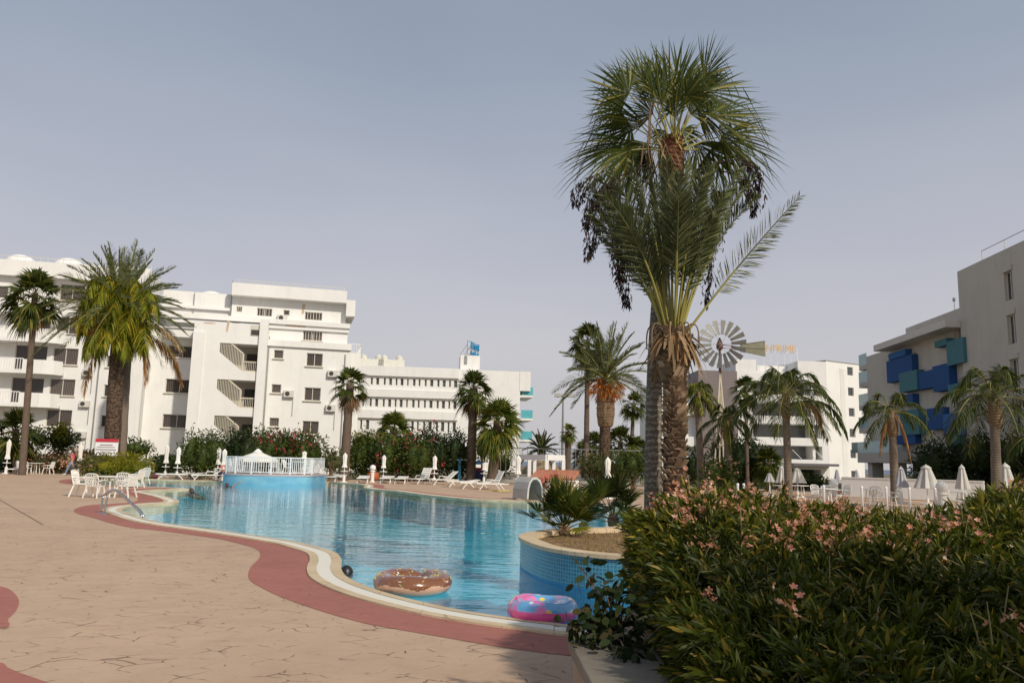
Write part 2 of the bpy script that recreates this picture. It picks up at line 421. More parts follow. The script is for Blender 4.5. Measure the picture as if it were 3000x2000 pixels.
# expansion joint and fallen leaves
a_, b_ = G(-30, 1130, .006), G(99, 1204, .006); d_ = (b_ - a_).normalized(); n_ = Vector((-d_.y, d_.x, 0))*.012
mb = MB(); mb.quad(a_ - n_, b_ - n_, b_ + n_, a_ + n_); tag(mb.build('expansion_joint', plain('joint_filler', (.16, .12, .09), .9)), kind='structure')
rng = np.random.default_rng(12); k = 420; q_ = np.stack([rng.uniform(-7, 1.5, k)*rng.uniform(.3, 1.4, k), rng.uniform(3.5, 22, k), np.full(k, .012)], 1)
q_ = q_[(q_[:, 0] < -.2 - .62*(q_[:, 1]-6.5)) | (q_[:, 1] < 6.4)]; nb = NB(); k = len(q_)
blades(nb, q_, rng.normal(0, 1, (k, 3))*[1, 1, .08], rng.uniform(.015, .05, k), rng.uniform(.006, .014, k), np.stack([rng.normal(0, 1, k), rng.normal(0, 1, k), np.full(k, .15)], 1), 0)
tag(nb.build('leaf_litter', leafmat('litter', (.16, .10, .05), (.34, .22, .10), (.10, .10, .03), 0, .8)), 'tiny dry leaves and petals scattered on the stamped concrete deck', 'leaf litter', kind='stuff')
# ------------------------------------------------------------ buildings
class Plane:
    def __init__(s, pt, deg):
        a = math.radians(deg); s.a = a; s.O = Vector((pt.x, pt.y, 0)); s.u = Vector((math.cos(a), math.sin(a), 0)); s.n = Vector((math.sin(a), -math.cos(a), 0))
    def hit(s, x, y, off=0.):       # off = metres behind the plane
        d = ray(x*K, y*K); o = s.O - s.n * off; t = (o - EYE).dot(s.n) / d.dot(s.n); p = EYE + d*t
        return (p - s.O).dot(s.u), p.z
    def rect(s, x0, y0, x1, y1, off=0.):
        xc, yc = (x0+x1)/2, (y0+y1)/2
        return (s.hit(x0, yc, off)[0], s.hit(x1, yc, off)[0], s.hit(xc, y1, off)[1], s.hit(xc, y0, off)[1])
    def thing(s, name, label, cat, group=None): return empty(name, s.O, label, cat, s.a, group)
def curtain_glass(name, c1, c2):
    t = NT(name); co = t.coord('Object')
    wv = t.n('ShaderNodeTexWave', bands_direction='X', ins={'Vector': co, 'Scale': 2.2, 'Distortion': 2.5, 'Detail': 2.}).outputs['Fac']
    col = t.ramp(wv, [(.2, c1), (.8, c2)])
    oi = t.n('ShaderNodeObjectInfo').outputs['Random']
    col = t.mix(t.ramp(oi, [(.1, .65), (.9, 0.)]), col, tuple(x*.35 for x in c1))
    return t.done(t.bsdf(col, .12, Specular_IOR_Level=.5))
PANE = curtain_glass('curtained_glass', (.07, .055, .05), (.17, .14, .12))
PANE2 = curtain_glass('tinted_glass', (.06, .07, .08), (.16, .17, .18))
FRAME = plain('window_frame', (.62, .58, .50), .5, .05)
def wall(mb, s0, s1, z0, z1, holes=(), y=0., dep=.25):
    S = sorted({s0, s1, *[h[0] for h in holes], *[h[1] for h in holes]}); Z = sorted({z0, z1, *[h[2] for h in holes], *[h[3] for h in holes]})
    S = [v for v in S if s0 <= v <= s1]; Z = [v for v in Z if z0 <= v <= z1]
    for i in range(len(S)-1):
        for j in range(len(Z)-1):
            cs, cz = (S[i]+S[i+1])/2, (Z[j]+Z[j+1])/2
            if any(h[0] < cs < h[1] and h[2] < cz < h[3] for h in holes): continue
            mb.quad((S[i], y, Z[j]), (S[i+1], y, Z[j]), (S[i+1], y, Z[j+1]), (S[i], y, Z[j+1]))
    for a, b, c, d in holes:
        mb.quad((a, y, c), (a, y+dep, c), (a, y+dep, d), (a, y, d)); mb.quad((b, y, c), (b, y, d), (b, y+dep, d), (b, y+dep, c))
        mb.quad((a, y, d), (a, y+dep, d), (b, y+dep, d), (b, y, d)); mb.quad((a, y, c), (b, y, c), (b, y+dep, c), (a, y+dep, c))
def window(parent, h, y=0., dep=.22, sill=True, pane=None, mull=1, frame=.06, grille=False):
    a, b, c, d = h; m = MB(); f = frame; yy = y + dep - .10
    m.box(a, a+f, yy, yy+.06, c, d); m.box(b-f, b, yy, yy+.06, c, d); m.box(a+f, b-f, yy, yy+.06, c, c+f); m.box(a+f, b-f, yy, yy+.06, d-f, d)
    for i in range(mull):
        x = a + (b-a)*(i+1)/(mull+1); m.box(x-f*.5, x+f*.5, yy, yy+.06, c+f, d-f)
    if sill: m.box(a-.10, b+.10, y-.14, y-.003, c-.09, c)
    if grille:
        n = max(3, int((b-a)/.22))
        for i in range(1, n): x = a + (b-a)*i/n; m.box(x-.02, x+.02, y-.03, y-.003, c, d)
    w_ = m.build('window', FRAME, parent, fix=False)
    p = MB(); p.quad((a, y+dep-.02, c), (b, y+dep-.02, c), (b, y+dep-.02, d), (a, y+dep-.02, d)); p.build('pane', pane or PANE, w_, fix=False)
    return w_
def railing(m, a, b, z, h, n, th=.03, post=.05):
    a = Vector(a); b = Vector(b)
    m.bar((a.x, a.y, z+h), (b.x, b.y, z+h), post); m.bar((a.x, a.y, z+.08), (b.x, b.y, z+.08), th)
    for i in range(n+1):
        p = a.lerp(b, i/n); w = post if i in (0, n) else th; m.bar((p.x, p.y, z), (p.x, p.y, z+h), w)
def srt(r): return r
# ===== main apartment block with stair tower
PM = Plane(P(700, 900, 70), 15.5)
bt = PM.thing('apartment_block', 'white apartment block with slanted outdoor stair openings, behind the pool railing platform', 'building')
w = MB()
sP0 = PM.hit(600, 850, -1)[0]; sR = PM.hit(798, 900)[0]; zL = PM.hit(700, 793)[1]
big = [PM.rect(*r) for r in ((704,812,741,841), (698,888,736,920), (694,966,732,997))]
sml = [PM.rect(*r) for r in ((629,806,648,823), (624,884,643,902), (618,962,636,979))]
ww = big[0][1]-big[0][0]
big = [(big[0][0], big[0][0]+ww, b[2], b[2]+1.15) for b in big]; sml = [(sml[0][0], sml[0][0]+.8, b[2], b[2]+.75) for b in sml]
wall(w, sP0, sR, 0, zL, big + sml); 
w.box(sR-.02, sR, .26, 14, 0, zL)
w.quad((sR, 0, 0), (sR, 14, 0), (sR, 14, zL), (sR, 0, zL))
w.quad((sP0, 0, zL), (sR, 0, zL), (sR, 14, zL), (sP0, 14, zL))
for h in big: window(bt, h)
for h in sml: window(bt, h, mull=0, sill=True)
# mid storey, stepped back
sT0 = PM.hit(440, 850, -1)[0]
o = .7; zm0 = zL; zm1 = PM.hit(700, 745, o)[1]
h1 = PM.rect(696, 760, 740, 782, o)
hm = [h1]
wall(w, PM.hit(598, 765, o)[0], sR-.2, zm0, zm1, hm, o); window(bt, h1, o, grille=True)
w.quad((sR-.2, o, zm0), (sR-.2, 14, zm0), (sR-.2, 14, zm1), (sR-.2, o, zm1))
# ledges
def ledge(x0, x1, z, hgt=.3, y0=-.25, y1=.9): w.box(x0, x1, y0, y1, z-hgt, z)
ledge(PM.hit(612, 790)[0], sR+.15, zL+.32, .55, -.22, .72)
# penthouse
o2 = 1.3; zp = PM.hit(660, 664, o2)[1]; sp0 = PM.hit(533, 700, o2)[0]; sp1 = PM.hit(795, 715, o2)[0]
ph = [PM.rect(*r, o2) for r in ((543,704,556,716), (590,708,625,726), (651,712,665,724), (700,717,740,735))]
wall(w, sp0, sp1, zm1, zp, ph, o2)
w.quad((sp1, o2, zm1), (sp1, 13, zm1), (sp1, 13, zp), (sp1, o2, zp)); w.quad((sp0, o2, zm1), (sp0, 13, zm1), (sp0, 13, zp), (sp0, o2, zp)); w.quad((sp0, o2, zp), (sp1, o2, zp), (sp1, 13, zp), (sp0, 13, zp))
for i, h in enumerate(ph): window(bt, h, o2, mull=1 if i in (1, 3) else 0, grille=(i != 2), sill=False)
zf = PM.hit(660, 690, o2)[1]
w.box(sp0-.05, sp1-.05, o2-.9, o2-.003, zf, zp+.05); w.box(sp1-.05, sp1+.75, o2-.9, o2+3.5, zf-1.2, zp-.75)
ledge(PM.hit(392, 727)[0], sR-.05, zm1+.28, .42, .42, 1.34)
ledge(PM.hit(392, 727)[0], sR-.1, zm1-.32, .22, .5, .75)
# left penthouse part, lower
sq0 = PM.hit(374, 690, o2+.5)[0]; zq = PM.hit(430, 669, o2+.5)[1]
wall(w, sq0, sp0, zm1, zq, (), o2+.5); w.quad((sq0, o2+.5, zq), (sp0, o2+.5, zq), (sp0, 13, zq), (sq0, 13, zq)); w.quad((sq0, o2+.5, zm1), (sq0, 13, zm1), (sq0, 13, zq), (sq0, o2+.5, zq))
w.box(sq0, sp0-.1, o2+.2, o2+.49, zm1+.9, zm1+1.15)
# stair tower
yT = -1.1; zt = PM.hit(560, 744, yT)[1]
sTa = PM.hit(438, 850, yT)[0]; sTb = PM.hit(590, 850, yT)[0]; sTc = PM.hit(609, 860, yT-.25)[0]
ops = []
for (x0, y0, x1, y1) in ((491, 789, 594, 842), (484, 872, 587, 929), (477, 955, 580, 1014)):
    a, b, c, d = PM.rect(x0, y0, x1, y1, yT); ops.append((sTa + 2.15, sTb - .02, d - 2.35, d))
tr_ = PM.rect(576, 747, 597, 771, yT)
wall(w, sTa, sTb, 0, zt, ops, yT, 2.0)
w.quad((sTa, yT, 0), (sTa, 6, 0), (sTa, 6, zt), (sTa, yT, zt)); w.quad((sTa, yT, zt), (sTb, yT, zt), (sTb, 2, zt), (sTa, 2, zt))
for a, b, c, d in ops:   # slanted solid infill under the rail
    x1 = b - 1.15; zc = d - .78
    w.add([(a, yT+.001, c), (x1, yT+.001, c), (a, yT+.001, zc), (a, yT+.18, c), (x1, yT+.18, c), (a, yT+.18, zc)], [(0,1,2), (3,5,4), (1,4,5,2)])
    w.box(b-2.2, b-.001, yT+.5, yT+1.9, c, c+.12)
# pillar
w.box(sTb, sTc, yT-.25, .5, 0, zt + .5)
w.box(sTa-.02, sTa+.9, yT-.12, yT-.003, 0, zt-.9)
# recessed left wing
o3 = 2.6; zl_ = PM.hit(400, 727, o3)[1]
sW0 = PM.hit(338, 850, o3)[0]
lw = [PM.rect(*r, o3) for r in ((391,793,429,821), (380,870,423,902), (375,951,415,982), (365,1044,403,1058))]
lw = [(lw[1][0], lw[1][0]+2.3, r[2], min(r[3], r[2]+1.35)) for r in lw]
wall(w, sW0, sTa, 0, zm1, lw, o3)
w.quad((sW0, o3, zm1), (sTa, o3, zm1), (sTa, 13, zm1), (sW0, 13, zm1))
for h in lw: window(bt, h, o3, pane=PANE)
w.box(PM.hit(388, 765, 1.6)[0], sTa-.3, 1.2, o3-.003, PM.hit(410, 772, 1.6)[1]-.1, PM.hit(410, 764, 1.6)[1]+.2)
# end fin
w.box(sW0-1.1, sW0, .9, 13, 0, zm1-.1)
w.build('wall', WHITE, bt, fix=True)
# stair parts
for a, b, c, d in ops:
    r = MB(); x1 = b - 1.15; zc = d - .78; y = yT + .12
    n = 15
    for i in range(n+1):
        u = i/n; x = a + (x1-a)*u; zb = zc + (c-zc)*u; ztp = min(d, zb + 1.5)
        r.bar((x, y, zb), (x, y, ztp), .05)
    ua = (zc + 1.5 - d) / (zc - c) if zc != c else 0
    r.bar((a + (x1-a)*max(0, ua), y, d), (x1, y, c+1.5), .13); r.bar((x1, y, c), (x1, y, c+1.5), .13)
    r.bar((x1, y, c+.85), (b, y, c+.85), .1)
    for i in range(8): x = x1 + (b-x1)*i/8; r.bar((x, y, c+.12), (x, y, c+.85), .04)
    r.bar((x1-.1, y, c+.06), (b, y, c+.06), .12)
    r.build('stair_railing', plain('cream_railing', (.60, .55, .44), .5), bt)
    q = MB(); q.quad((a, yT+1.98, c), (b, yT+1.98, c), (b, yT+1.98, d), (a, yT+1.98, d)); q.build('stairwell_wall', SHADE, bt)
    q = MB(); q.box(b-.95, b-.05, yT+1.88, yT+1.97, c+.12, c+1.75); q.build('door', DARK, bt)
q = MB(); a, b, c, d = tr_; q.box(a, b, yT-.04, yT-.004, c, d); w_ = q.build('window', FRAME, bt)
q = MB()
for i in range(9): x = a+.08+(b-a-.16)*i/8; q.box(x-.03, x+.03, yT-.07, yT-.045, c+.05, d-.4)
q.build('grille', DARK, w_)
PATCH = plain('bare_plaster', (.56, .42, .30), .9, .15, 3)
for (x0, y0, x1, y1, off) in ((656,741,704,753,.7), (693,697,701,722,1.3), (520,735,527,763,-1.1), (466,739,497,744,-1.1)):
    a, b, c, d = PM.rect(x0, y0, x1, y1, off); q = MB()
    pts = [(a, c+.1), (a+(b-a)*.3, c), (b-.1, c+.05), (b, d-.1), (a+(b-a)*.6, d), (a+.05, d-.06)]
    if off == -1.1 and b-a > 2: off = -1.1
    q.add([(x, off-.006, z) for x, z in pts], [tuple(range(6))]); q.build('plaster_patch', PATCH, bt)
rl = MB(); railing(rl, (sp0+.2, o2-.6, 0), (sp1-.3, o2-.6, 0), zp+.05, .35, 30, .02, .035); rl.build('roof_railing', FRAME, bt)
# roof dome and tank
d_ = MB(); c0 = P(485, 667, PM.O.y + 1); lc = PM.hit(485, 666, 4); r_ = PXM(72, 28)
d_.lathe([(r_*math.cos(a), r_*.62*math.sin(a)) for a in [i*PI/2/8 for i in range(8)]] + [(.05, r_*.62)], (lc[0], 4.5, zq), 24); d_.build('roof_dome', WHITE, bt, smooth=True)
an = MB(); an.bar((PM.hit(447,690,1.8)[0], 1.6, zm1+.3), (PM.hit(447,690,1.8)[0], 1.6, zm1+2.4), .05); an.build('roof_pipe', METAL, bt); an = MB(); an.bar((sp0-.1, 1.5, zm1), (sp0-.1, 1.5, zq+1.2), .1); an.build('roof_pipe', METAL, bt)
rb = MB(); a, b, c, d = PM.rect(797, 793, 827, 840, 9); rb.box(a, b, 8, 12, 0, d-.9); rb.build('rear_wing', WHITE, bt)
rr = MB(); railing(rr, (a, 8, 0), (b, 8, 0), d-.9, .9, 8); railing(rr, (b, 8, 0), (b, 12, 0), d-.9, .9, 8); rr.build('rear_railing', WHITE2, bt)
cd = MB(); x = PM.hit(608, 900, -.02)[0]; cd.bar((sTc+.12, -.06, 0), (sTc+.12, -.06, zt-.8), .1); cd.build('drain_pipe', METAL, bt)
# ===== left hotel wing with balconies
PL = Plane(P(130, 900, 74), 12)
bt = PL.thing('hotel_wing', 'white hotel wing with rounded balconies at the left edge of the photo', 'building')
w = MB(); s0 = PL.hit(-90, 800)[0]; s1 = PL.hit(333, 800)[0]; zt = PL.hit(100, 606)[1]; zc = PL.hit(100, 640)[1]
col_ = [PL.rect(*r) for r in ((130,738,167,766), (121,809,159,837), (112,880,151,908), (104,953,142,979), (139,668,174,690))]
a0 = col_[1][0]; col_ = [(a0, a0+2.15, r[2], r[2]+1.55) for r in col_]
ctr = PL.hit(246, 832)
sm_ = [PL.rect(*r) for r in ((245,821,252,843), (238,892,251,910), (229,962,241,980))]; a1 = sm_[1][0]
sm_ = [(a1, a1+.8, r[2], r[2]+1.1) for r in sm_]
drs = [PL.rect(*r) for r in ((40,733,88,779), (33,804,81,850), (21,877,71,925))]; a2 = drs[1][0]
drs = [(a2, a2+2.7, r[2], r[2]+2.35) for r in drs] + [(a2-3.3, a2-1.2, drs[0][3]+.75, drs[0][3]+3.0)]
sh = [PL.rect(*r) for r in ((322,866,340,905), (319,960,332,994))]
a3 = sh[0][0]; sh = [(a3, a3+1.0, r[2], r[2]+2.0) for r in sh]
wall(w, s0, s1, 0, zt, col_ + sm_ + drs + sh)
w.quad((s1, 0, 0), (s1, 14, 0), (s1, 14, zt), (s1, 0, zt)); w.quad((s0, 0, zt), (s1, 0, zt), (s1, 14, zt), (s0, 14, zt))
w.box(s0, s1, -.7, -.003, zc, zt+.04)
w.build('wall', WHITE, bt)
for h in col_: window(bt, h)
for h in sm_: window(bt, h, mull=0, pane=DARK)
for h in drs: window(bt, h, sill=False, pane=PANE)
for h in sh: window(bt, h, mull=0, pane=plain('beige_shutter', (.45, .38, .30), .6))
for i, h in enumerate(drs):
    b = MB(); zb = h[2] - .12
    x1 = h[1] + 1.6; x0 = h[0] - 5
    prof = [(x0, -.003), (x0, -1.6), (x1-1.4, -1.6), (x1-.5, -1.2), (x1, -.5), (x1, -.003)]
    b.prism(prof, zb-.28, zb)
    bo = b.build('balcony', WHITE, bt)
    q = MB(); q.box(x1-3.0, x1-1.4, -1.58, -1.5, zb, zb+1.0); q.bar((x1-1.4, -1.54, zb+.5), (x1-.5, -1.16, zb+.5), .08, 1.0); q.bar((x1-.5, -1.16, zb+.5), (x1-.05, -.48, zb+.5), .08, 1.0)
    q.build('solid_panel', WHITE, bo)
    q = MB(); railing(q, (x0+.1, -1.54, 0), (x1-3.0, -1.54, 0), zb, 1.05, 28, .045, .07); q.build('railing', WHITE2, bo)
q = MB(); railing(q, (s0, -.3, 0), (s1, -.3, 0), zt+.04, .45, 24, .03, .05); q.build('roof_railing', PATCH if False else FRAME, bt)
for x in (48, 160):
    q = MB(); s_, z_ = PL.hit(x, 600, 3)
    q.lathe([(1.4, 0), (1.4, .35), (1.3, .35), (1.2, .6), (.9, .85), (.5, 1.0), (.05, 1.05)], (s_, 3, zt+.3), 16); q.box(s_-1.9, s_+1.9, 2, 4.2, zt+.003, zt+.3); q.build('roof_vent', WHITE, bt, smooth=False)
# ===== middle white hotel
PC = Plane(P(1000, 900, 114), 7)
bt = PC.thing('hotel_building', 'white hotel with long rows of narrow windows under a blue rooftop sign', 'building')
w = MB(); s0 = PC.hit(770, 900)[0]; s1 = PC.hit(1194, 930)[0]; zt = PC.hit(1000, 846)[1]
def zc_(x, y): return PC.hit(x, y)[1]
rows = [(zc_(865, 883), zc_(865, 867)), (zc_(862, 933), zc_(862, 915)), (zc_(985, 990), zc_(985, 968))]
cols = [(435,22),(490,32),(557,22),(612,32),(668,20),(720,32),(775,18),(835,28),(885,20),(943,22),(1000,34),(1063,24),(1117,34),(1172,20),(1225,34)]
ho = []
for i, (z0, z1) in enumerate(rows):
    xs = cols if i < 2 else [(300,28),(355,20),(415,34)] + cols[2:]
    if i == 1: xs = [(312,24),(365,18)] + cols
    for xz, wz in xs:
        xd = 744.8 + .245*xz; wd = .245*wz*(.9)
        a = PC.hit(xd-wd/2, 925)[0]; b = PC.hit(xd+wd/2, 925)[0]
        ho.append((a, b, z0, z1))
ho.append(PC.rect(1107, 1016, 1115, 1028))
wall(w, s0, s1, 0, zt, ho, 0, .3)
w.quad((s1, 0, 0), (s1, 16, 0), (s1, 16, zt), (s1, 0, zt)); w.quad((s0, 0, zt), (s1, 0, zt), (s1, 16, zt), (s0, 16, zt))
sB = PC.hit(1052, 930)[0]
for (za, zb, prj) in ((zc_(900, 864), zt+.05, .4), (zc_(900, 912), zc_(900, 903.5)+.55, .4), (zc_(900, 961), zc_(900, 951)+.55, .4)):
    w.box(s0-1, sB, -prj, -.003, za, zb)
a, b, c, d = PC.rect(1057.5, 816, 1102, 852, 2); w.box(a, b, 2, 6, zt, d)
w.build('wall', WHITE, bt)
for h in ho: window(bt, h, dep=.28, sill=False, mull=0, pane=PANE2, frame=.05)
TEAL = plain('turquoise_panel', (.10, .42, .48), .3)
for y in (905, 958, 1007):
    z_ = zc_(1200, y); q = MB(); q.box(s1, s1+2.0, .5, 8, z_-.4, z_-.1); bo = q.build('balcony', WHITE, bt)
    q = MB(); q.box(s1+.3, s1+1.95, .5, .55, z_-.1, z_+1.1); q.box(s1+1.93, s1+1.98, .56, 8, z_-.1, z_+1.1); q.build('glass_panel', TEAL, bo)
q = MB(); q.box(s1-.1, s1+1.5, -.05, 8, zt-2.8, zt+.02); q.build('roof_overhang', WHITE, bt)
TANK = plain('beige_tank', (.68, .66, .58), .7, .1)
for x in (851, 899):
    q = MB(); s_, z_ = PC.hit(x, 836, 3); q.box(s_-1.9, s_+1.9, 3, 5, zt+.003, zt+1.4); q.lathe([(.5, 0), (.5, .5), (.1, .8)], (s_-1.1, 4, zt+1.4), 10); q.lathe([(.5, 0), (.5, .5), (.1, .8)], (s_+1.1, 4, zt+1.4), 10); q.build('roof_tank', TANK, bt)
q = MB(); a_, b_ = PC.hit(1066, 832, 2)[0], PC.hit(1073, 832, 2)[0]; q.box(a_, b_, 1.93, 1.997, zt+1.0, zt+2.2); q.build('vent_grille', METAL, bt)
# rooftop sign (seen from behind, two lines)
def text(body, size, loc, rot, m, name, parent=None, ext=.04, sx=1.):
    cu = bpy.data.curves.new(name, 'FONT'); cu.body = body; cu.size = size; cu.extrude = ext; cu.resolution_u = 2
    to = bpy.data.objects.new('tmp', cu); COL.objects.link(to)
    bpy.context.view_layer.update()
    me = bpy.data.meshes.new_from_object(to.evaluated_get(bpy.context.evaluated_depsgraph_get())); me.materials.clear(); me.materials.append(m)
    bpy.data.objects.remove(to); o = bpy.data.objects.new(name, me); COL.objects.link(o)
    if parent: o.parent = parent
    o.location = loc; o.rotation_euler = rot; o.scale = (sx, 1, 1)
    return o
BLUE = plain('blue_sign_paint', (.02, .26, .50), .4)
ps = P(1087, 815, 117)
sg = empty('rooftop_sign', (ps.x-.7, ps.y-1, ps.z-.1), 'blue two-line lettering sign on the stair head of the middle hotel', 'sign', math.radians(73))
text('lstinU', 1.55, (4.7, 0, 1.1), (PI/2, 0, PI), BLUE, 'lettering', sg, .09, 1.0)
text('InAinl', .95, (4.6, .0, .15), (PI/2, 0, PI), BLUE, 'lettering', sg, .09, 1.5)
q = MB()
for x in (.1, 1.6, 3.1, 4.6):
    q.bar((x, .2, 0), (x, .2, 2.1), .06); q.bar((x, .2, 1.6), (x, 1.3, 0), .05)
for z in (.1, 1.0, 2.1): q.bar((0, .17, z), (4.7, .17, z), .05)
q.build('support_frame', METAL, sg)
# ===== right white hotel
PW = Plane(P(1800, 950, 115), 1.5)
bt = PW.thing('hotel_building', 'white hotel with recessed balconies and an orange rooftop sign, behind the windmill', 'building')
w = MB(); sC = PW.hit(1900, 950)[0]; s0 = PW.hit(1694, 950)[0]; zt = PW.hit(1880, 830)[1]
zb = [PW.hit(1860, y)[1] for y in (856, 907, 958, 1008, 1057)]; st_ = 3.05
zb = [zb[2] + st_*k for k in (2, 1, 0, -1, -2)]
sDv = PW.hit(1868, 980)[0]
hl = []
for z in zb[1:]:
    hl.append((s0+3, sDv-.25, z-2.05, z)) if False else None
hol = []
for k, z in enumerate(zb):      # z = top of the parapet; opening above it
    top = z + 1.95
    if k > 0: hol.append((s0+2.2, sDv-.2, z, top))
    if k > 0: hol.append((sDv+.2, sC-.9, z, top))
hol.append((s0+2.2, sC-1.2, .1, zb[4]-1.35))
wall(w, s0, sC, 0, zb[0]+.05, hol, 0, 2.6)
w.box(sDv-2.0, sC, .01, 12, zb[0]+.05, zt); w.box(s0, sDv-2.0, 2.5, 12, zb[0]+.05, zt-1.3)
a, b, c, d = PW.rect(1697, 822, 1745, 855, -.5); w.box(a, b, 1, 8, zb[0]+.06, d)
a, b, c, d = PW.rect(1745, 838, 1830, 855, 3); w.box(a, b, 4, 12, zb[0]-.3, d)
w.build('wall', WHITE, bt)
TG = curtain_glass('balcony_glass', (.12, .13, .135), (.25, .25, .24))
for (a, b, c, d) in hol[:-1]:
    q = MB(); q.quad((a, 2.58, c-.6), (b, 2.58, c-.6), (b, 2.58, d), (a, 2.58, d)); q.build('balcony_door', TG if b < sDv else DARK, bt)
a, b, c, d = hol[-1]; q = MB(); q.quad((a, 2.58, c), (b, 2.58, c), (b, 2.58, d), (a, 2.58, d)); q.build('ground_floor_opening', DARK, bt)
for z in zb[1:]:
    q = MB(); q.box(s0+2.2, sDv+.6, -.55, -.003, z-1.05, z+.06); q.build('balcony_parapet', WHITE, bt)
q = MB(); a, b, c, d = PW.rect(1816, 1064, 1919, 1070, -2); q.box(a, b, -3.2, -.01, d-.35, d); q.build('canopy', plain('dark_fascia', (.13, .12, .13), .5), bt)
for x in (1820, 1872):
    q = MB(); s_, z_ = PW.hit(x, 1040, -.6); q.bar((s_, -.62, zb[4]+1.4), (s_+1.3, -.62, zb[4]+.1), .06); q.build('sunshade_arm', WHITE2, bt)
q = MB(); a, b, c, d = PW.rect(1605, 851, 1695, 1100, -1.5); q.box(a, b, -1.5, 10, 0, d); q.build('brown_tower', plain('mauve_render', (.20, .165, .16), .8, .06, .5), bt)
q = MB(); a, b, c, d = PW.rect(1500, 880, 1604, 1100, 0); q.box(a, b, 0, 10, 0, d)
q.box(a, b, -.8, -.003, d-4.6, d-3.0); q.box(a, b, -.8, -.003, d-9, d-7.6); q.build('left_wing', WHITE, bt)
for k in range(3):
    q = MB(); q.box(b-5, b-1.5, -.06, -.003, d-7.2-k*3.05, d-5.2-k*3.05); q.build('window', PANE2, bt)
# side wing
PS = Plane(PW.O + PW.u*sC, 30)
bt = PS.thing('hotel_annex', 'white annex wall with a ribbed stripe and small square windows, right of the recessed balconies', 'building')
w = MB(); s1 = PS.hit(1981, 950)[0]; zt2 = PS.hit(1940, 834)[1]
sw = [PS.rect(*r) for r in ((1946,843,1959,862), (1948,888,1961,906), (1950,935,1962,953), (1952,983,1964,1000), (1953,1029,1966,1048), (1954,1077,1966,1094))]
a0 = sw[0][0]; sw = [(a0, a0+(sw[0][1]-sw[0][0]), sw[0][2]-3.05*k, sw[0][3]-3.05*k) for k in range(6)]
wall(w, 0.02, s1, 0, zt2, sw); w.quad((s1, 0, 0), (s1, 9, 0), (s1, 9, zt2), (s1, 0, zt2)); w.quad((0.02, 0, zt2), (s1, 0, zt2), (s1, 9, zt2), (.02, 9, zt2))
w.build('wall', WHITE, bt)
for h in sw: window(bt, h, sill=False, mull=0, pane=PANE2)
q = MB(); a, b = PS.hit(1932, 950)[0], PS.hit(1943, 950)[0]
z = .2
while z < zt2-.8: q.box(a, b, -.06, -.003, z, z+.12); z += .26
q.build('ribbed_cladding', WHITE, bt); q = MB(); q.box(0, s1+.1, -.05, 9, zt2+.003, zt2+.12); q.build('roof_edge', METAL, bt)
for k, z in enumerate((zt2-3.8, zt2-6.9, zt2-10, zt2-13)):
    q = MB(); q.box(s1, s1+1.6, .2, 3, z-.9, z+.9 if k == 0 else z-.6); q.build('balcony', WHITE, bt)
# rooftop letters
psg = P(1759, 810, 118)
sg = empty('rooftop_sign', (psg.x, psg.y, psg.z), 'orange capital letters NPRIME standing on the roof behind the windmill tail', 'sign')
ORG = plain('orange_sign', (.68, .42, .16), .5)
text('NPRIME', 1.5, (0, 0, .2), (PI/2, 0, 0), ORG, 'lettering', sg, .05, .88)
q = MB(); q.bar((-.3, .2, .1), (4.9, .2, .1), .05); q.bar((-.3, .2, .7), (4.9, .2, .7), .04)
for k in range(6): q.bar((-.2+k, .25, -2.5), (-.2+k, .25, .7), .04)
q.build('support_frame', WHITE2, sg)
# ===== grey and blue apartment building at the right
RX = P(2315, 740, 52)
PR = Plane(RX, -93.2)
GREY = plain('taupe_render', (.50, .46, .40), .85, .07, .4, .15, 20, grime=.35)
bt = PR.thing('apartment_building', 'taupe apartment building with blue and teal balcony boxes at the right edge', 'building')
w = MB(); sE = PR.hit(2209, 800)[0]; sN = 14; zt = PR.hit(2203, 622)[1]
win = [PR.rect(*r) for r in ((2306,622,2324,690), (2314,722,2333,790), (2320,822,2338,884), (2325,915,2342,975))]
a0, b0 = win[1][0], win[1][1]; z0 = win[1][2]; hh = win[1][3]-win[1][2]; stp = win[0][2]-win[1][2]
win = [(a0, b0, z0 + stp*k, z0 + hh + stp*k) for k in (1, 0, -1, -2)]
wall(w, sE, sN, 0, zt, win, 0, .3)
w.quad((sE, 0, 0), (sE, 12, 0), (sE, 12, zt), (sE, 0, zt)); w.quad((sE, 0, zt), (sN, 0, zt), (sN, 12, zt), (sE, 12, zt)); w.quad((sN, 0, 0), (sN, 12, 0), (sN, 12, zt), (sN, 0, zt))
sF = PR.hit(1993, 900, .4)[0]; sMid = PR.hit(2082, 800, .4)[0]
zA = PR.hit(1993, 818, .4)[1]; zB = PR.hit(2082, 797, .4)[1]; zcan = PR.hit(2200, 724, -1)[1]; zsl = PR.hit(2040, 1040, .4)[1]
w.box(sF, sMid, .4, 10, zsl, zA); w.box(sMid, sE, .4, 10, 0, zA + 1.3)
w.box(PR.hit(2110, 780, .6)[0], sE-.01, .6, 9, zA+1.3, zcan-.6)
w.build('wall', GREY, bt)
for h in win:
    window(bt, h, dep=.27, sill=False, pane=PANE2, mull=1)
    q = MB(); q.box(h[0]-.05, h[1]+.1, -.08, -.003, h[3], h[3]+.35); q.build('shutter_box', GREY, bt)
q = MB(); railing(q, (sE+3, .3, 0), (sN, .3, 0), zt, .8, 6, .03, .04); q.build('roof_railing', METAL, bt)
q = MB(); sc0 = PR.hit(2008, 783, -1)[0]; q.box(sc0, sE-.02, -1.1, 9, zcan-.55, zcan); q.build('roof_canopy', plain('canopy_render', (.62, .58, .52), .8), bt)
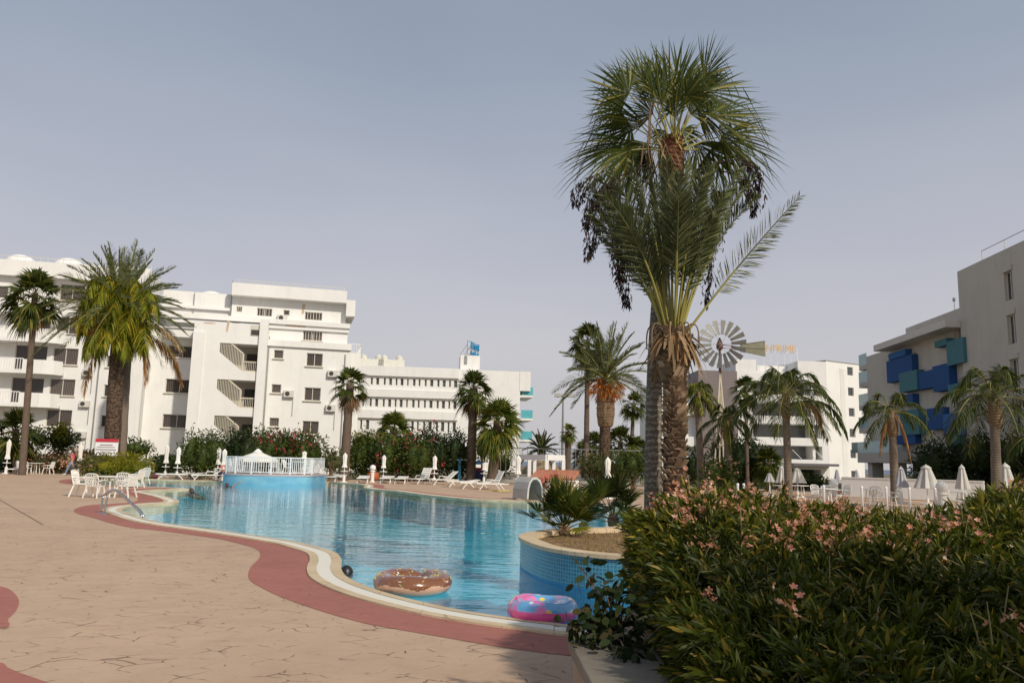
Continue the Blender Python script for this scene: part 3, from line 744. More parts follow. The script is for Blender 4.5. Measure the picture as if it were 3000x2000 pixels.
q = MB(); s_ = PR.hit(2058, 800, 1)[0]; q.lathe([(.35, 0), (.35, zcan-.6-zA)], (s_, 1.2, zA), 12); q.build('roof_column', GREY, bt)
TB = plain('teal_render', (.07, .19, .22), .8, .06, spec=.2); BB = plain('blue_render', (.025, .085, .24), .8, .06, spec=.2); BL = plain('bright_blue_render', (.04, .14, .36), .8, spec=.2)
for (x0, y0, x1, y1, m, pr) in ((2036,821,2095,873,BB,.9), (2040,807,2079,821,BL,1.1), (2065,853,2106,898,TB,1.5), (2106,852,2145,892,BB,.8), (2142,837,2180,897,BB,1.3),
      (2146,780,2174,795,TB,1.4), (2174,779,2213,836,TB,1.45), (2177,880,2215,903,TB,1.5), (2067,906,2096,930,BB,.9), (2067,941,2110,998,TB,1.3), (2058,998,2102,1019,BB,.7),
      (2129,936,2165,986,BB,.9), (2166,949,2202,1000,BL,1.2), (2183,1000,2199,1060,TB,1.3)):
    pr *= .16; a, b, c, d = PR.rect(x0, y0, x1, y1, -pr); q = MB()
    q.box(a, b, -pr, .39 if b < sE else -.003, c, d); q.build('balcony_box', m, bt)
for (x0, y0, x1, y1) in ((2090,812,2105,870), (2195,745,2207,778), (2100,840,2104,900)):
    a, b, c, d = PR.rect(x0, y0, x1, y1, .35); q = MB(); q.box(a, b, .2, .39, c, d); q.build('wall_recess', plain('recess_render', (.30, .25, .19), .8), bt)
q = MB(); a = PR.hit(1979, 1040, -1)[0]; q.box(a, sMid+1.5, -1.4, 9, zsl-.9, zsl); q.build('terrace_slab', GREY, bt)
for x in (2008, 2060):
    q = MB(); s_ = PR.hit(x, 1060, -.6)[0]; q.box(s_-.5, s_+.5, -1.0, 0, 0, zsl-.9); q.build('terrace_column', GREY, bt)
GL = plain('aqua_glass', (.28, .44, .45), .1, .05)
q = MB(); q.box(a, sF, -1.35, -1.3, zsl, zsl+1.0); q.box(sF, sMid, -1.35, -1.3, zsl, zsl+1.0); q.build('glass_railing', GL, bt)
for y in (840, 880, 932, 985):
    a_, b_, c, d = PR.rect(1973, y-2, 1993, y+9, .4); q = MB(); q.box(a_, sF-.003, .4, 6, c, d); bo = q.build('side_balcony', GREY, bt)
    q = MB(); q.box(a_, sF-.003, .4, .45, d, d+1.1); q.build('glass_panel', GL, bo)
q = MB(); s_, z_ = PR.hit(2194, 735, 2); q.bar((s_, 2, zcan), (s_, 2, zcan+2.6), .05); q.lathe([(.12, 0), (.12, .25)], (s_, 2, zcan+2.4), 8); q.build('roof_antenna', METAL, bt)

# air-conditioning units and pipes on the facades
ACM = plain('ac_casing', (.62, .60, .55), .5, .06); blk = [o for o in COL.objects if o.name == 'apartment_block'][0]; wng = [o for o in COL.objects if o.name == 'hotel_wing'][0]
def ac(parent, a, z, y=0.):
    q = MB(); q.box(a, a+.85, y-.36, y-.02, z, z+.6); b = q.build('air_conditioner', ACM, parent, bevel=.02)
    q = MB(); q.lathe([(.2, 0), (.2, .012)], (0, 0, 0), 16); g = q.build('fan_grille', DARK, b); g.location = (a+.3, y-.363, z+.3); g.rotation_euler = (PI/2, 0, 0)
    q = MB(); q.bar((a+.8, y-.03, z), (a+.8, y-.03, z-1.6), .05); q.build('coolant_pipe', METAL, b)
for h in big[:2]: ac(blk, h[1]+.5, h[2]-.9)
ac(blk, sml[1][1]+.25, sml[1][2]-.35); ac(blk, ph[1][1]+.5, ph[1][2]-.4, 1.3)
for h in col_[1:4]: ac(wng, h[1]+.6, h[2]-1.0)
for x_ in (sR-.35,): q = MB(); q.bar((x_, -.06, 0), (x_, -.06, zL-.6), .09); q.build('drain_pipe', METAL, blk)
q = MB(); q.bar((a1-.6, -.06, 0), (a1-.6, -.06, 15), .1); q.build('drain_pipe', METAL, wng)
# ------------------------------------------------------------ palms
FANG = leafmat('fan_leaf', (.030, .046, .008), (.085, .105, .018), (.24, .21, .05), .25, .45)
FANB = leafmat('fan_leaf_bright', (.055, .085, .015), (.15, .17, .03), (.30, .26, .05), .3, .45)
DATEG = leafmat('date_leaf', (.070, .088, .034), (.170, .190, .080), (.26, .25, .11), .2, .5)
DATED = leafmat('date_leaf_dark', (.025, .045, .015), (.07, .095, .03), None, .2, .5)
QUEENG = leafmat('queen_leaf', (.025, .045, .012), (.08, .11, .025), (.16, .15, .04), .25, .5)
YELG = leafmat('yellow_green_leaf', (.10, .13, .012), (.30, .30, .025), (.45, .32, .03), .3, .5)
DEADL = leafmat('dead_leaf', (.19, .12, .06), (.44, .31, .18), (.30, .16, .07), .2, .7)
DEADO = leafmat('orange_dead_leaf', (.28, .13, .04), (.50, .26, .10), (.22, .13, .06), .2, .7)
STALK = plain('yellow_stalk', (.30, .27, .06), .5, .2)
FRUIT = leafmat('orange_fruit', (.34, .09, .012), (.60, .19, .02), (.70, .32, .05), .1, .5)
BLACKF = leafmat('dark_fruit', (.018, .012, .012), (.06, .035, .03), (.10, .05, .03), .05, .7)
T_FAN = trunkmat('fan_trunk', (.085, .06, .045), (.24, .18, .135), 9., 0, .6)
T_GREY = trunkmat('grey_palm_trunk', (.13, .11, .085), (.31, .27, .22), 2.5, 14., .25)
T_DATE = trunkmat('date_trunk', (.06, .04, .028), (.24, .16, .11), 4., 6., 1.)
T_QUEEN = trunkmat('queen_trunk', (.11, .085, .065), (.27, .22, .17), 5., 0, .4)
BOOT = trunkmat('leaf_boot', (.10, .065, .035), (.34, .23, .14), 3., 0, .6)
BOOTI = leafmat('scale_bark', (.085, .055, .032), (.33, .23, .15), (.42, .31, .21), .0, .9)
BROWNF = trunkmat('crown_fibre', (.10, .04, .02), (.26, .12, .07), 3., 8., .8)
def bez(B, C, T, n):
    t = np.linspace(0, 1, n)[:, None]; B, C, T = (np.array(v, float) for v in (B, C, T))
    return B*(1-t)**2 + C*2*t*(1-t) + T*t*t
def feather(nb, sb, pts, rng, leaf=.45, wid=.035, nl=50, start=.25, fwd=.65, vang=.5, droop=.25, rad=.02, segs=LEAF_T, roll=None):
    """leaflets along the curve pts (numpy m x 3); rachis goes into sb"""
    m = len(pts); ntube(sb, pts, np.linspace(rad, rad*.25, m), 4)
    u = np.linspace(start, 1, nl); idx = u * (m - 1); i0 = np.clip(idx.astype(int), 0, m-2); f = (idx - i0)[:, None]
    B = pts[i0]*(1-f) + pts[i0+1]*f; Tn = nrm(pts[i0+1] - pts[i0])
    side = np.cross(Tn, [0, 0, 1.]); side = nrm(side + 1e-6); up = np.cross(side, Tn)
    ro = rng.normal(0, .35) if roll is None else roll; side, up = side*math.cos(ro) + up*math.sin(ro), up*math.cos(ro) - side*math.sin(ro)
    q = (u - start) / (1 - start); lp = leaf * (.35 + .65*np.sin(PI * np.clip(q*.85+.18, 0, 1)))
    for sg in (-1, 1):
        a = fwd + .35*q + rng.normal(0, .07, nl)
        D = Tn*np.sin(a)[:, None] + (side*sg*np.cos(vang) + up*np.sin(vang)) * np.cos(a)[:, None] + rng.normal(0, .06, (nl, 3))
        L = lp * rng.uniform(.8, 1.1, nl)
        blades(nb, B, D, L, wid, np.cross(D, side*sg + up*.6 + rng.normal(0, .3, (nl, 3))), droop * rng.uniform(.5, 1.4, nl))
def fan(nb, sb, base, d, pl, R, rng, n=30, spread=2.0, droop=.35, fold=.25, petd=.12, rad=.018, wf=1.0, hubdroop=.3):
    base = np.array(base, float); d = nrm(np.array(d, float))
    hub = base + d*pl - np.array([0, 0, petd*pl]); mid = base + d*pl*.55
    ntube(sb, bez(base, mid + np.array([0, 0, .04*pl]), hub, 5), np.linspace(rad, rad*.6, 5), 4)
    a = nrm(d + np.array([0, 0, -hubdroop]) + rng.normal(0, .08, 3))
    side = np.cross(a, [0, 0, 1.]); side = side / max(np.linalg.norm(side), 1e-6); upn = np.cross(side, a)
    roll = rng.normal(0, .35); side, upn = side*math.cos(roll) + upn*math.sin(roll), upn*math.cos(roll) - side*math.sin(roll)
    th = np.linspace(-spread, spread, n) + rng.normal(0, .02, n)
    D = a*np.cos(th)[:, None] + side*np.sin(th)[:, None] + upn*(fold*np.abs(np.sin(th)))[:, None] + rng.normal(0, .02, (n, 3))
    L = R*(.78 + .22*np.cos(th)) * rng.uniform(.9, 1.06, n)
    w = 2*.5*R*math.tan(spread/(n-1)) * 1.35 * wf
    S = np.cross(D, upn + rng.normal(0, .12, (n, 3)))
    blades(nb, np.repeat(hub[None], n, 0), D, L, w, S, droop*rng.uniform(.6, 1.5, n), (0, .25, .5, .75, 1), (.05, .55, 1, .5, .05), 2.6)
def trunk(parent, pts, rads, m, name='trunk', rings=True, seed=0, bump=.04):
    rng = np.random.default_rng(seed); mb = MB(); n = 14
    P_ = catmull([Vector(p) for p in pts], 8, False); k = len(P_); R_ = np.interp(np.linspace(0, 1, k), np.linspace(0, 1, len(rads)), rads)
    out = []; 
    for i, p in enumerate(P_): out.append(p)
    R2 = [float(r*(1 + (bump if i % 2 else -bump)*rng.uniform(.4, 1))) for i, r in enumerate(R_)]
    mb.tube(out, R2, n); return mb.build(name, m, parent, smooth=True)
def boots(parent, pts, rads, m, rows, per, size, seed=0, name='leaf_boots', tilt=.5, z0=0, z1=1):
    rng = random.Random(seed); P_ = catmull([Vector(p) for p in pts], 8, False); k = len(P_) - 1; mb = MB()
    for r in range(rows):
        u = z0 + (z1 - z0) * (r + .5) / rows; i = min(int(u*k), k-1); f = u*k - i
        c = P_[i].lerp(P_[i+1], f) + Vector((0, 0, 0)); R = float(np.interp(u, np.linspace(0, 1, len(rads)), rads)); t = (P_[i+1]-P_[i]).normalized()
        x = t.orthogonal().normalized(); y = t.cross(x)
        for j in range(per):
            a = 2*PI*(j + .5*(r % 2) + rng.uniform(-.12, .12))/per; d = x*math.cos(a) + y*math.sin(a); s_ = t.cross(d)
            sz = size*rng.uniform(.75, 1.25); c_ = c + t*rng.uniform(-.25, .25)*size; b = c_ + d*R*.86
            tip = c_ + d*(R + sz*.38) + t*sz*tilt*rng.uniform(.6, 1.2)
            w_ = sz*.62
            mb.add([b - s_*w_ - t*sz*.35, b + s_*w_ - t*sz*.35, tip + s_*w_*.55, tip - s_*w_*.55, tip - d*sz*.28 + s_*w_*.5 + t*sz*.06, tip - d*sz*.28 - s_*w_*.5 + t*sz*.06],
                   [(0,1,2,3), (3,2,4,5), (0,3,5), (1,4,2)])
    return mb.build(name, m, parent)
def palm(kind, label, bx, Y, tx, ty, R, seed, cat='palm tree', by=None, tr=(.2, .17), z0=0., group=None, mat_=None, nl=None, dead=0, boot=None, up=1., low=-55, lean=None, fruit=None, name=None, ytop=None):
    """bx: pixel x of the trunk base, (tx,ty): pixel of the crown heart, R: crown radius in pixels"""
    rng = np.random.default_rng(seed); g = P(bx, 1080, Y); g.z = z0; c = P(tx, ty, (ytop or Y)); Rm = PXM(Y, R)
    root = empty(name or {'fan': 'fan_palm', 'date': 'date_palm', 'queen': 'queen_palm'}[kind], g, label, cat, 0, group)
    top = c - g
    mid = top*.5 + Vector((0, 0, 0)); 
    if lean: mid += Vector((lean, 0, 0))
    H = top.z
    tm = {'fan': T_FAN, 'date': T_DATE, 'queen': T_QUEEN}[kind]
    pts = [(0, 0, -.2), tuple(mid), tuple(top)]
    rads = [tr[0], (tr[0]+tr[1])/2*.97, tr[1]]
    if H > .5: trunk(root, pts, rads, tm, seed=seed)
    nb = NB(); sb = NB(); top = np.array(top)
    m = mat_ or {'fan': FANG, 'date': DATEG, 'queen': QUEENG}[kind]
    if kind == 'fan':
        n = nl or 30
        for i in range(n):
            u = (i + .5)/n; el = math.radians(85 - (85 - low)*u**1.05) ; az = i*2.39996 + rng.normal(0, .2)
            d = [math.cos(el)*math.cos(az), math.cos(el)*math.sin(az), math.sin(el)*up]
            fan(nb, sb, top + np.array([0, 0, -.25*Rm*u]), d, Rm*.48*rng.uniform(.85, 1.1), Rm*.6*rng.uniform(.85, 1.1), rng, 22, 1.9, .3 + .25*u, petd=.1+.15*u, rad=.025)
        if dead:
            nd = NB(); sd = NB()
            for i in range(dead):
                az = i*2.39996*1.3; el = math.radians(rng.uniform(-82, -45)); d = [math.cos(el)*math.cos(az), math.cos(el)*math.sin(az), math.sin(el)]
                fan(nd, sd, top + np.array([0, 0, -.2*Rm - Rm*.25*rng.random()]), d, Rm*.3, Rm*.5, rng, 16, 1.0, .45, rad=.02)
            nd.build('dead_fronds', DEADL, root); sd.build('dead_stalks', DEADL, root)
    else:
        n = nl or (34 if kind == 'date' else 16)
        for i in range(n):
            u = (i + .5)/n; az = i*2.39996 + rng.normal(0, .15)
            if kind == 'date':
                el = math.radians(84 - (84 - low)*u**.9); L = Rm*1.12*rng.uniform(.88, 1.08); sag = .10 + .42*u*u
                d = np.array([math.cos(el)*math.cos(az), math.cos(el)*math.sin(az), math.sin(el)])
                T = top + d*L - np.array([0, 0, sag*L*math.cos(el)]); C = top + d*L*.5 + np.array([0, 0, .10*L])
                feather(nb, sb, bez(top, C, T, 9), rng, Rm*.22, max(.04, PXM(Y, 1.5)), 50, .14, .62, .5, .15, .04)
            else:
                el = math.radians(80 - (80 - low)*u**1.0); L = Rm*1.35*rng.uniform(.85, 1.1)
                d = np.array([math.cos(el)*math.cos(az), math.cos(el)*math.sin(az), math.sin(el)])
                C = top + d*L*.62 + np.array([0, 0, .12*L]); T = top + d*L*np.array([.86, .86, .55]) - np.array([0, 0, L*(.30 + .22*u)])
                feather(nb, sb, bez(top, C, T, 10), rng, Rm*.30, max(.035, PXM(Y, .9)), 54, .2, .45, .15, .75, .03)
    nb.build('crown', m, root); sb.build('frond_stalks', STALK if kind != 'fan' else m, root)
    if kind == 'queen' and H > 1:
        mb = MB(); q = P_last = Vector(top) - Vector((0, 0, .1)); mb.lathe([(tr[1]*.9, -1.3), (tr[1]*1.6, -.9), (tr[1]*1.5, -.4), (tr[1]*.8, .2)], tuple(Vector(top)), 12); mb.build('crown_shaft', BOOT, root, smooth=True)
    if boot:
        mb = MB(); b0 = boot; mb.lathe([(tr[1], -b0[0]-.1), (b0[1]*.8, -b0[0]), (b0[1], -b0[0]*.75), (b0[1]*.95, -b0[0]*.4), (tr[1]*.9, 0)], tuple(top), 14, .06, 7); mb.build('boot_ball', BOOT, root)
        zt = [tuple(Vector(top) - Vector((0, 0, b0[0]))), tuple(Vector(top))]
        boots(root, [zt[0], tuple((Vector(zt[0])+Vector(zt[1]))/2), zt[1]], [b0[1]*.8, b0[1], b0[1]*.8], BOOT, 7, 12, b0[1]*.35, seed)
    if fruit:
        fb = NB(); k = 900; dd = rand_dirs(k, rng); r = rng.uniform(.2, 1, k)[:, None]**.5
        ctr = top + np.array([PXM(Y, fruit[0]), 0, -PXM(Y, fruit[1])]); ext = np.array([PXM(Y, fruit[2]), PXM(Y, fruit[2])*.8, PXM(Y, fruit[3])])
        Bp = ctr + dd*r*ext; blades(fb, Bp, dd*[.6, .6, .3] + [0, 0, -.4], PXM(Y, fruit[3])*.35, PXM(Y, 1.6), rand_dirs(k, rng), .3)
        fb.build('fruit_bunch', FRUIT, root)
    return root
palm('fan', 'tall slim fan palm leaning in front of the left hotel balconies', 52, 50, 81, 672, 74, 11, tr=(.22, .17), nl=32, dead=9, low=-60)
palm('date', 'tall date palm with dark green feather crown, thick brown trunk behind the red-topped sign', 254, 50.5, 278, 710, 140, 12, tr=(.50, .46), nl=70, low=-18, boot=(2.2, .72))
palm('queen', 'palm with yellow-green hanging fronds and pale grey trunk beside the thick brown one', 275, 52, 296, 735, 64, 13, tr=(.38, .28), mat_=YELG, nl=10, low=-70)
palm('fan', 'low bushy fan palm at the foot of the leftmost palm trunk', 40, 54, 36, 985, 62, 14, cat='palm', tr=(.2, .2), nl=40, low=-45, mat_=FANG)
palm('fan', 'fan palm with a brown dead skirt at the corner of the stair-tower block', 790, 55, 805, 880, 52, 15, tr=(.36, .26), nl=18, dead=22, low=-20)
palm('fan', 'fan palm with brown skirt in front of the middle hotel, taller of a pair', 1082, 58, 1088, 890, 55, 16, tr=(.36, .3), nl=26, dead=14, low=-35)
palm('fan', 'bushy fan palm in front of the middle hotel, shorter of a pair', 1130, 57, 1145, 965, 66, 17, tr=(.40, .34), nl=42, low=-55, mat_=FANB)
palm('fan', 'fan palm rising out of the red-flowered bushes before the middle hotel', 905, 63, 905, 985, 56, 18, cat='palm', tr=(.3, .3), nl=30, low=-25, mat_=FANB)
palm('fan', 'tall thin fan palm behind the palm with the orange fruit ball', 1346, 62, 1350, 780, 54, 19, tr=(.24, .16), nl=28, dead=4, low=-60)
palm('date', 'date palm with a big orange fruit ball under its crown', 1388, 56, 1391, 870, 122, 20, tr=(.42, .36), nl=40, low=-14, boot=(3.3, .62), fruit=(1, 22, 40, 30))
palm('fan', 'small fan palm between the orange-fruited palm and the twin trunks', 1446, 78, 1456, 925, 36, 21, tr=(.22, .17), nl=24, low=-50)
palm('fan', 'small fan palm next to the tall street light', 1303, 72, 1306, 990, 26, 22, tr=(.32, .28), nl=18, dead=6, low=-40, mat_=FANB)
palm('date', 'squat palm with arching fronds behind the pergola railing', 1243, 84, 1243, 1036, 44, 23, cat='palm', tr=(.4, .4), nl=26, low=-10, mat_=DATED)
for k, (x, y, r) in enumerate(((1365, 1020, 42), (1425, 1012, 50), (1462, 1030, 38), (1340, 1040, 36))):
    palm('fan', ['low fan palm left of the orange-fruited palm trunk, in the palm thicket', 'low fan palm right of the orange-fruited palm trunk, in the palm thicket', 'low fan palm touching the grey twin trunk, in the palm thicket', 'leftmost low fan palm of the palm thicket, above the white pergola end'][k], x, 64 + k, x, y, r, 30 + k, cat='palm', tr=(.2, .2), nl=26, low=-35, group='palm thicket behind the pergola')
palm('queen', 'bright green drooping palm just right of the rough twin trunk', 1611, 41, 1602, 902, 46, 41, tr=(.2, .15), nl=24, low=-60, mat_=FANB)
palm('queen', 'queen palm with yellowing fronds in front of the windmill tower', 1671, 39, 1671, 962, 58, 42, tr=(.22, .16), nl=16, low=-60, mat_=QUEENG)
palm('fan', 'thin dark fan palm between the windmill and the queen palm', 1717, 52, 1712, 890, 42, 43, tr=(.12, .1), nl=22, dead=5, low=-60)
palm('queen', 'large queen palm with wide drooping crown before the white balconies', 1810, 37, 1804, 905, 104, 44, tr=(.2, .15), nl=24, low=-40)
palm('fan', 'low dark fan palm behind the closed beige parasols', 1764, 52, 1764, 1060, 46, 45, cat='palm', tr=(.2, .2), nl=34, low=-40)
palm('queen', 'queen palm with two brown hanging fronds in front of the blue balcony boxes', 2053, 40, 2048, 948, 78, 46, tr=(.22, .17), nl=13, low=-25)
palm('queen', 'largest queen palm at the right in front of the taupe wall', 2284, 31, 2283, 912, 118, 47, tr=(.20, .16), nl=20, low=-45, mat_=QUEENG)
palm('queen', 'palm at the right frame edge with only its frond tips in view', 2420, 27, 2440, 1000, 112, 48, tr=(.2, .16), nl=14, low=-30)
# brown hanging fronds
def hang(parent_label):
    pass
def deadfrond(root, pts_px, Y, rng, leaf=.6, m=None, nl=40, name='dead_frond', wid=.06, droop=.8):
    o = np.array(root.location); A, C, T = [np.array(P(x, y, Y)) - o for x, y in pts_px]
    nb = NB(); feather(nb, nb, bez(A, C, T, 9), rng, leaf, wid, nl, .1, .7, .1, droop, .04); nb.build(name, m or DEADO, root)
rng = np.random.default_rng(5)
tall = [o for o in COL.objects if o.get('label', '').startswith('tall date palm')][0]
deadfrond(tall, ((285,760),(200,790),(192,905)), 50.5, rng, .75, None, 60)
deadfrond(tall, ((290,770),(395,755),(418,880)), 50.5, rng, .85, None, 60)
deadfrond(tall, ((300,780),(345,775),(335,880)), 51.0, rng, .8, None, 50)
deadfrond(tall, ((285,745),(380,730),(415,800)), 50.3, rng, .9, DEADL, 60)
nb = NB(); o_ = np.array(tall.location)
for i in range(85):
    a = rng.uniform(0, 2*PI); x = 276 + 34*rng.normal(); y = rng.uniform(648, 770)
    A = np.array(P(x*.6 + 112, y - 6, 50.3)) - o_ + [0, math.sin(a)*.6, 0]; dx = math.cos(a)*1.4
    T = A + [dx*1.2, -.3 - abs(math.sin(a)), -rng.uniform(1.2, 2.4)]; feather(nb, nb, bez(A, A + [dx, -.5, .7], T, 8), rng, .85, .085, 34, .05, .4, .0, 1.3, .04)
nb.build('hanging_fronds', YELG, tall)
fb = NB(); k = 700; o_ = np.array(tall.location)
for (x, y, rx, ry) in ((195, 738, 20, 11), (226, 736, 12, 9), (203, 755, 10, 10), (222, 762, 9, 9)):
    c = np.array(P(x, y, 49.5)) - o_; dd = rand_dirs(160, rng); Bp = c + dd*np.array([PXM(50, rx), .5, PXM(50, ry)])*rng.uniform(.3, 1, 160)[:, None]
    blades(fb, Bp, dd + [0, 0, -.6], .28, .10, rand_dirs(160, rng), .2)
for a in ((250,745,205,725),(250,750,225,725),(255,760,200,752)):
    ntube(fb, bez(np.array(P(a[0],a[1],50))-o_, np.array(P((a[0]+a[2])/2,a[3]-8,50))-o_, np.array(P(a[2],a[3]+6,49.5))-o_, 6), .05, 4)
fb.build('fruit_bunch', FRUIT, tall)
q46 = [o for o in COL.objects if o.get('label', '').startswith('queen palm with two')][0]
deadfrond(q46, ((2040,960),(2026,975),(2021,1042)), 39.7, rng, .28, DEADO, 40, wid=.04, droop=1.3)
deadfrond(q46, ((2058,955),(2078,975),(2092,1058)), 39.7, rng, .28, DEADO, 40, wid=.04, droop=1.3)
q44 = [o for o in COL.objects if o.get('label', '').startswith('large queen')][0]
deadfrond(q44, ((1815,930),(1915,890),(1945,1000)), 36.5, rng, .5, QUEENG, 60, 'long_frond')
deadfrond(q44, ((1815,935),(1880,905),(1885,975)), 36.3, rng, .5, DEADL, 50)
q42 = [o for o in COL.objects if o.get('label', '').startswith('queen palm with yellow')][0]
deadfrond(q42, ((1671,965),(1668,990),(1672,1010)), 38.5, rng, .4, YELG, 30, 'yellow_frond')
# ------------------------------------------------------------ hero palms (in the island planter)
HY = 16.
def hero_fan():
    rng = np.random.default_rng(3)
    g = P(1500, 1100, HY); g.z = .3; g0 = np.array(g)
    root = empty('fan_palm', g, 'tallest palm in the photo, fan leaves on a smooth grey trunk, dark fruit hanging below', 'palm tree')
    pts = [P(1500,1110,HY), P(1501,1000,HY), P(1504,850,HY), P(1513,700,HY), P(1530,520,HY), P(1542,400,HY)]
    pts = [Vector((g.x, g.y, .1))] + pts[1:]
    rads = [.19, .165, .155, .155, .15, .15]
    trunk(root, [p - g for p in pts], rads, T_GREY, seed=3, bump=.004)
    boots(root, [p - g for p in pts], [r*1.02 for r in rads], T_GREY, 14, 5, .06, 3, 'bark_stubs', 1.1, .6, .98)
    ht = np.array(P(1543, 372, HY)) - g0
    mb = MB(); mb.lathe([(.14, -.55), (.23, -.25), (.25, .1), (.2, .4), (.08, .6)], tuple(ht), 16, .08, 7); mb.build('crown_heart', BROWNF, root)
    boots(root, [tuple(ht - [0,0,.5]), tuple(ht), tuple(ht + [0,0,.5])], [.2, .25, .16], BROWNF, 8, 9, .11, 4, 'leaf_bases', 1.)
    nb = NB(); sb = NB(); nd = NB()
    B0 = ht + np.array([0, 0, .15])
    # (hub px, tip px, depth shift, segments, spread)
    spec = [((1520,240),(1498,130),-.5,30,1.0),((1572,238),(1600,150),-.6,30,1.1),((1545,255),(1545,160),.5,30,1.2),((1530,300),(1490,360),.5,26,1.1),((1565,300),(1620,360),.5,26,1.1),((1450,345),(1385,440),-.3,24,.8),((1560,285),(1545,215),.9,26,1.3),((1585,262),(1640,215),-.2,28,1.1),((1500,262),(1430,235),-.3,28,1.1),((1550,270),(1580,190),-.8,26,1.0),((1538,240),(1562,72),-.3,34,1.0),((1480,190),(1418,110),.1,28,1.0),((1615,180),(1690,108),.2,32,1.05),((1445,215),(1345,165),-.2,30,1.3),((1480,285),(1305,300),-.1,34,.8),
     ((1450,325),(1292,405),.2,34,.9),((1630,265),(1782,232),.1,36,1.1),((1655,315),(1798,400),.3,34,1.0),((1578,220),(1640,170),-.9,30,1.3),((1500,210),(1468,140),-.7,24,.8),
     ((1430,250),(1335,240),.6,26,1.2),((1600,250),(1700,240),.8,28,1.3),((1560,200),(1610,110),.9,28,1.1),((1510,200),(1490,100),.9,26,1.0),((1600,330),(1670,420),.4,24,1.0),((1490,330),(1405,400),.3,24,1.0),
     ((1630,345),(1700,420),.6,24,1.2),((1620,210),(1745,190),.5,26,1.1),((1470,340),(1420,430),.7,20,1.0),((1650,300),(1760,340),.7,22,1.0),((1450,290),(1360,330),.8,22,1.1)]
    for (hx, hy), (tx, ty), dy, n, spd in spec:
        hub = np.array(P(hx, hy, HY + dy)) - g0; tip = np.array(P(tx, ty, HY + dy*1.6)) - g0
        mid = (B0 + hub)/2 + np.array([0, 0, .12]); ntube(sb, bez(B0 + rng.normal(0, .08, 3), mid, hub, 6), np.linspace(.022, .012, 6), 5)
        a = tip - hub; R = np.linalg.norm(a); a = a/R
        view = np.array([0, 1., .15]); side = np.cross(a, view); side /= np.linalg.norm(side); upn = np.cross(side, a)
        tw = rng.normal(0, .45); side, upn = side*math.cos(tw) + upn*math.sin(tw), upn*math.cos(tw) - side*math.sin(tw)
        sp = spd*1.12; th = np.linspace(-sp, sp, n)
        D = a*np.cos(th)[:, None] + side*np.sin(th)[:, None] + upn*(.22*np.abs(np.sin(th)))[:, None] + rng.normal(0, .03, (n, 3))
        L = R*(.74 + .26*np.cos(th))*rng.uniform(.86, 1.1, n); w = 2*.40*R*math.tan(sp/(n-1))*1.15
        S = np.cross(D, upn + rng.normal(0, .25, (n, 3)))
        drp = (.05 if ty < hy else .16)
        blades(nb, np.repeat(hub[None], n, 0), D, L, w, S, drp*rng.uniform(.4, 2.2, n) , (0, .22, .45, .65, .82, 1), (.05, .5, 1, .62, .34, .04), 3)
        k = n//2; j = rng.integers(0, n, k)   # loose hanging leaf tips
        Bt = hub + D[j]*(L[j]*.62)[:, None]; blades(nb, Bt, D[j]*.4 + [0, 0, -.7], R*rng.uniform(.25, .45, k), w*.38, rand_dirs(k, rng), .2)
    nb.build('crown', FANG, root); sb.build('leaf_stalks', STALK, root)
    # dry strands
    for (x0,y0,x1,y1,x2,y2) in ((1490,330,1488,240,1506,245),(1493,330,1492,215,1512,242),(1495,380,1478,330,1500,290)):
        ntube(nd, bez(np.array(P(x0,y0,HY-.7))-g0, np.array(P(x1,y1-20,HY-.9))-g0, np.array(P(x2,y2,HY-.9))-g0, 8), .012, 4)
    k = 60; Bq = ht + rng.normal(0, .16, (k, 3)) + [-.2, -.2, .1]; blades(nd, Bq, rng.normal(0, .35, (k, 3)) + [0, 0, -1], rng.uniform(.2, .55, k), .03, rand_dirs(k, rng), .1)
    nd.build('dry_fibres', DEADL, root)
    # hanging fruit clusters
    for i, (x0, y0, xc, yc, x1, y1, w_, n) in enumerate(((1500,375,1400,385,1352,590,15,420),(1490,380,1330,380,1322,470,8,170),(1500,385,1360,400,1345,520,12,300),(1505,395,1390,450,1440,700,13,560),(1500,395,1420,470,1425,640,14,420),
          (1590,400,1650,440,1622,700,10,340),(1600,400,1660,440,1650,460,8,160),(1600,395,1760,380,1730,490,8,220),(1600,390,1760,330,1742,430,7,120),(1478,330,1470,340,1480,385,6,120))):
        A, C, T = (np.array(P(x, y, HY + (.3 if i % 2 else -.4))) - g0 for x, y in ((x0, y0), (xc, yc), (x1, y1)))
        n = int(n*1.7); pts_ = bez(A, C, T, 14); fb = NB(); ntube(fb, pts_, np.linspace(.018, .006, 14), 4)
        u = rng.uniform(.42, 1, n); idx = u*13; i0_ = np.clip(idx.astype(int), 0, 12); f = (idx-i0_)[:, None]; Bc = pts_[i0_]*(1-f) + pts_[i0_+1]*f
        sw = PXM(HY, w_)*(.3 + .9*np.sin(PI*np.clip((u-.38)/.62, 0, 1)))[:, None]
        lump = (.45 + .55*np.abs(np.sin(u*17 + i)))[:, None]
        st_n = 16; so_ = rng.normal(0, .95, (st_n, 3))*[1, 1, .25]; sid = rng.integers(0, st_n, n); Bc = Bc + so_[sid]*sw*1.25 + rng.normal(0, .22, (n, 3))*sw*lump + np.array([0, 0, -.03])
        blades(fb, Bc, rng.normal(0, .3, (n, 3)) + [0, 0, -1], rng.uniform(.06, .13, n), rng.uniform(.018, .034, n), rand_dirs(n, rng), .0, (0, .5, 1), (.5, 1, .5))
        fb.build('fruit_cluster', BLACKF, root)
hero_fan()
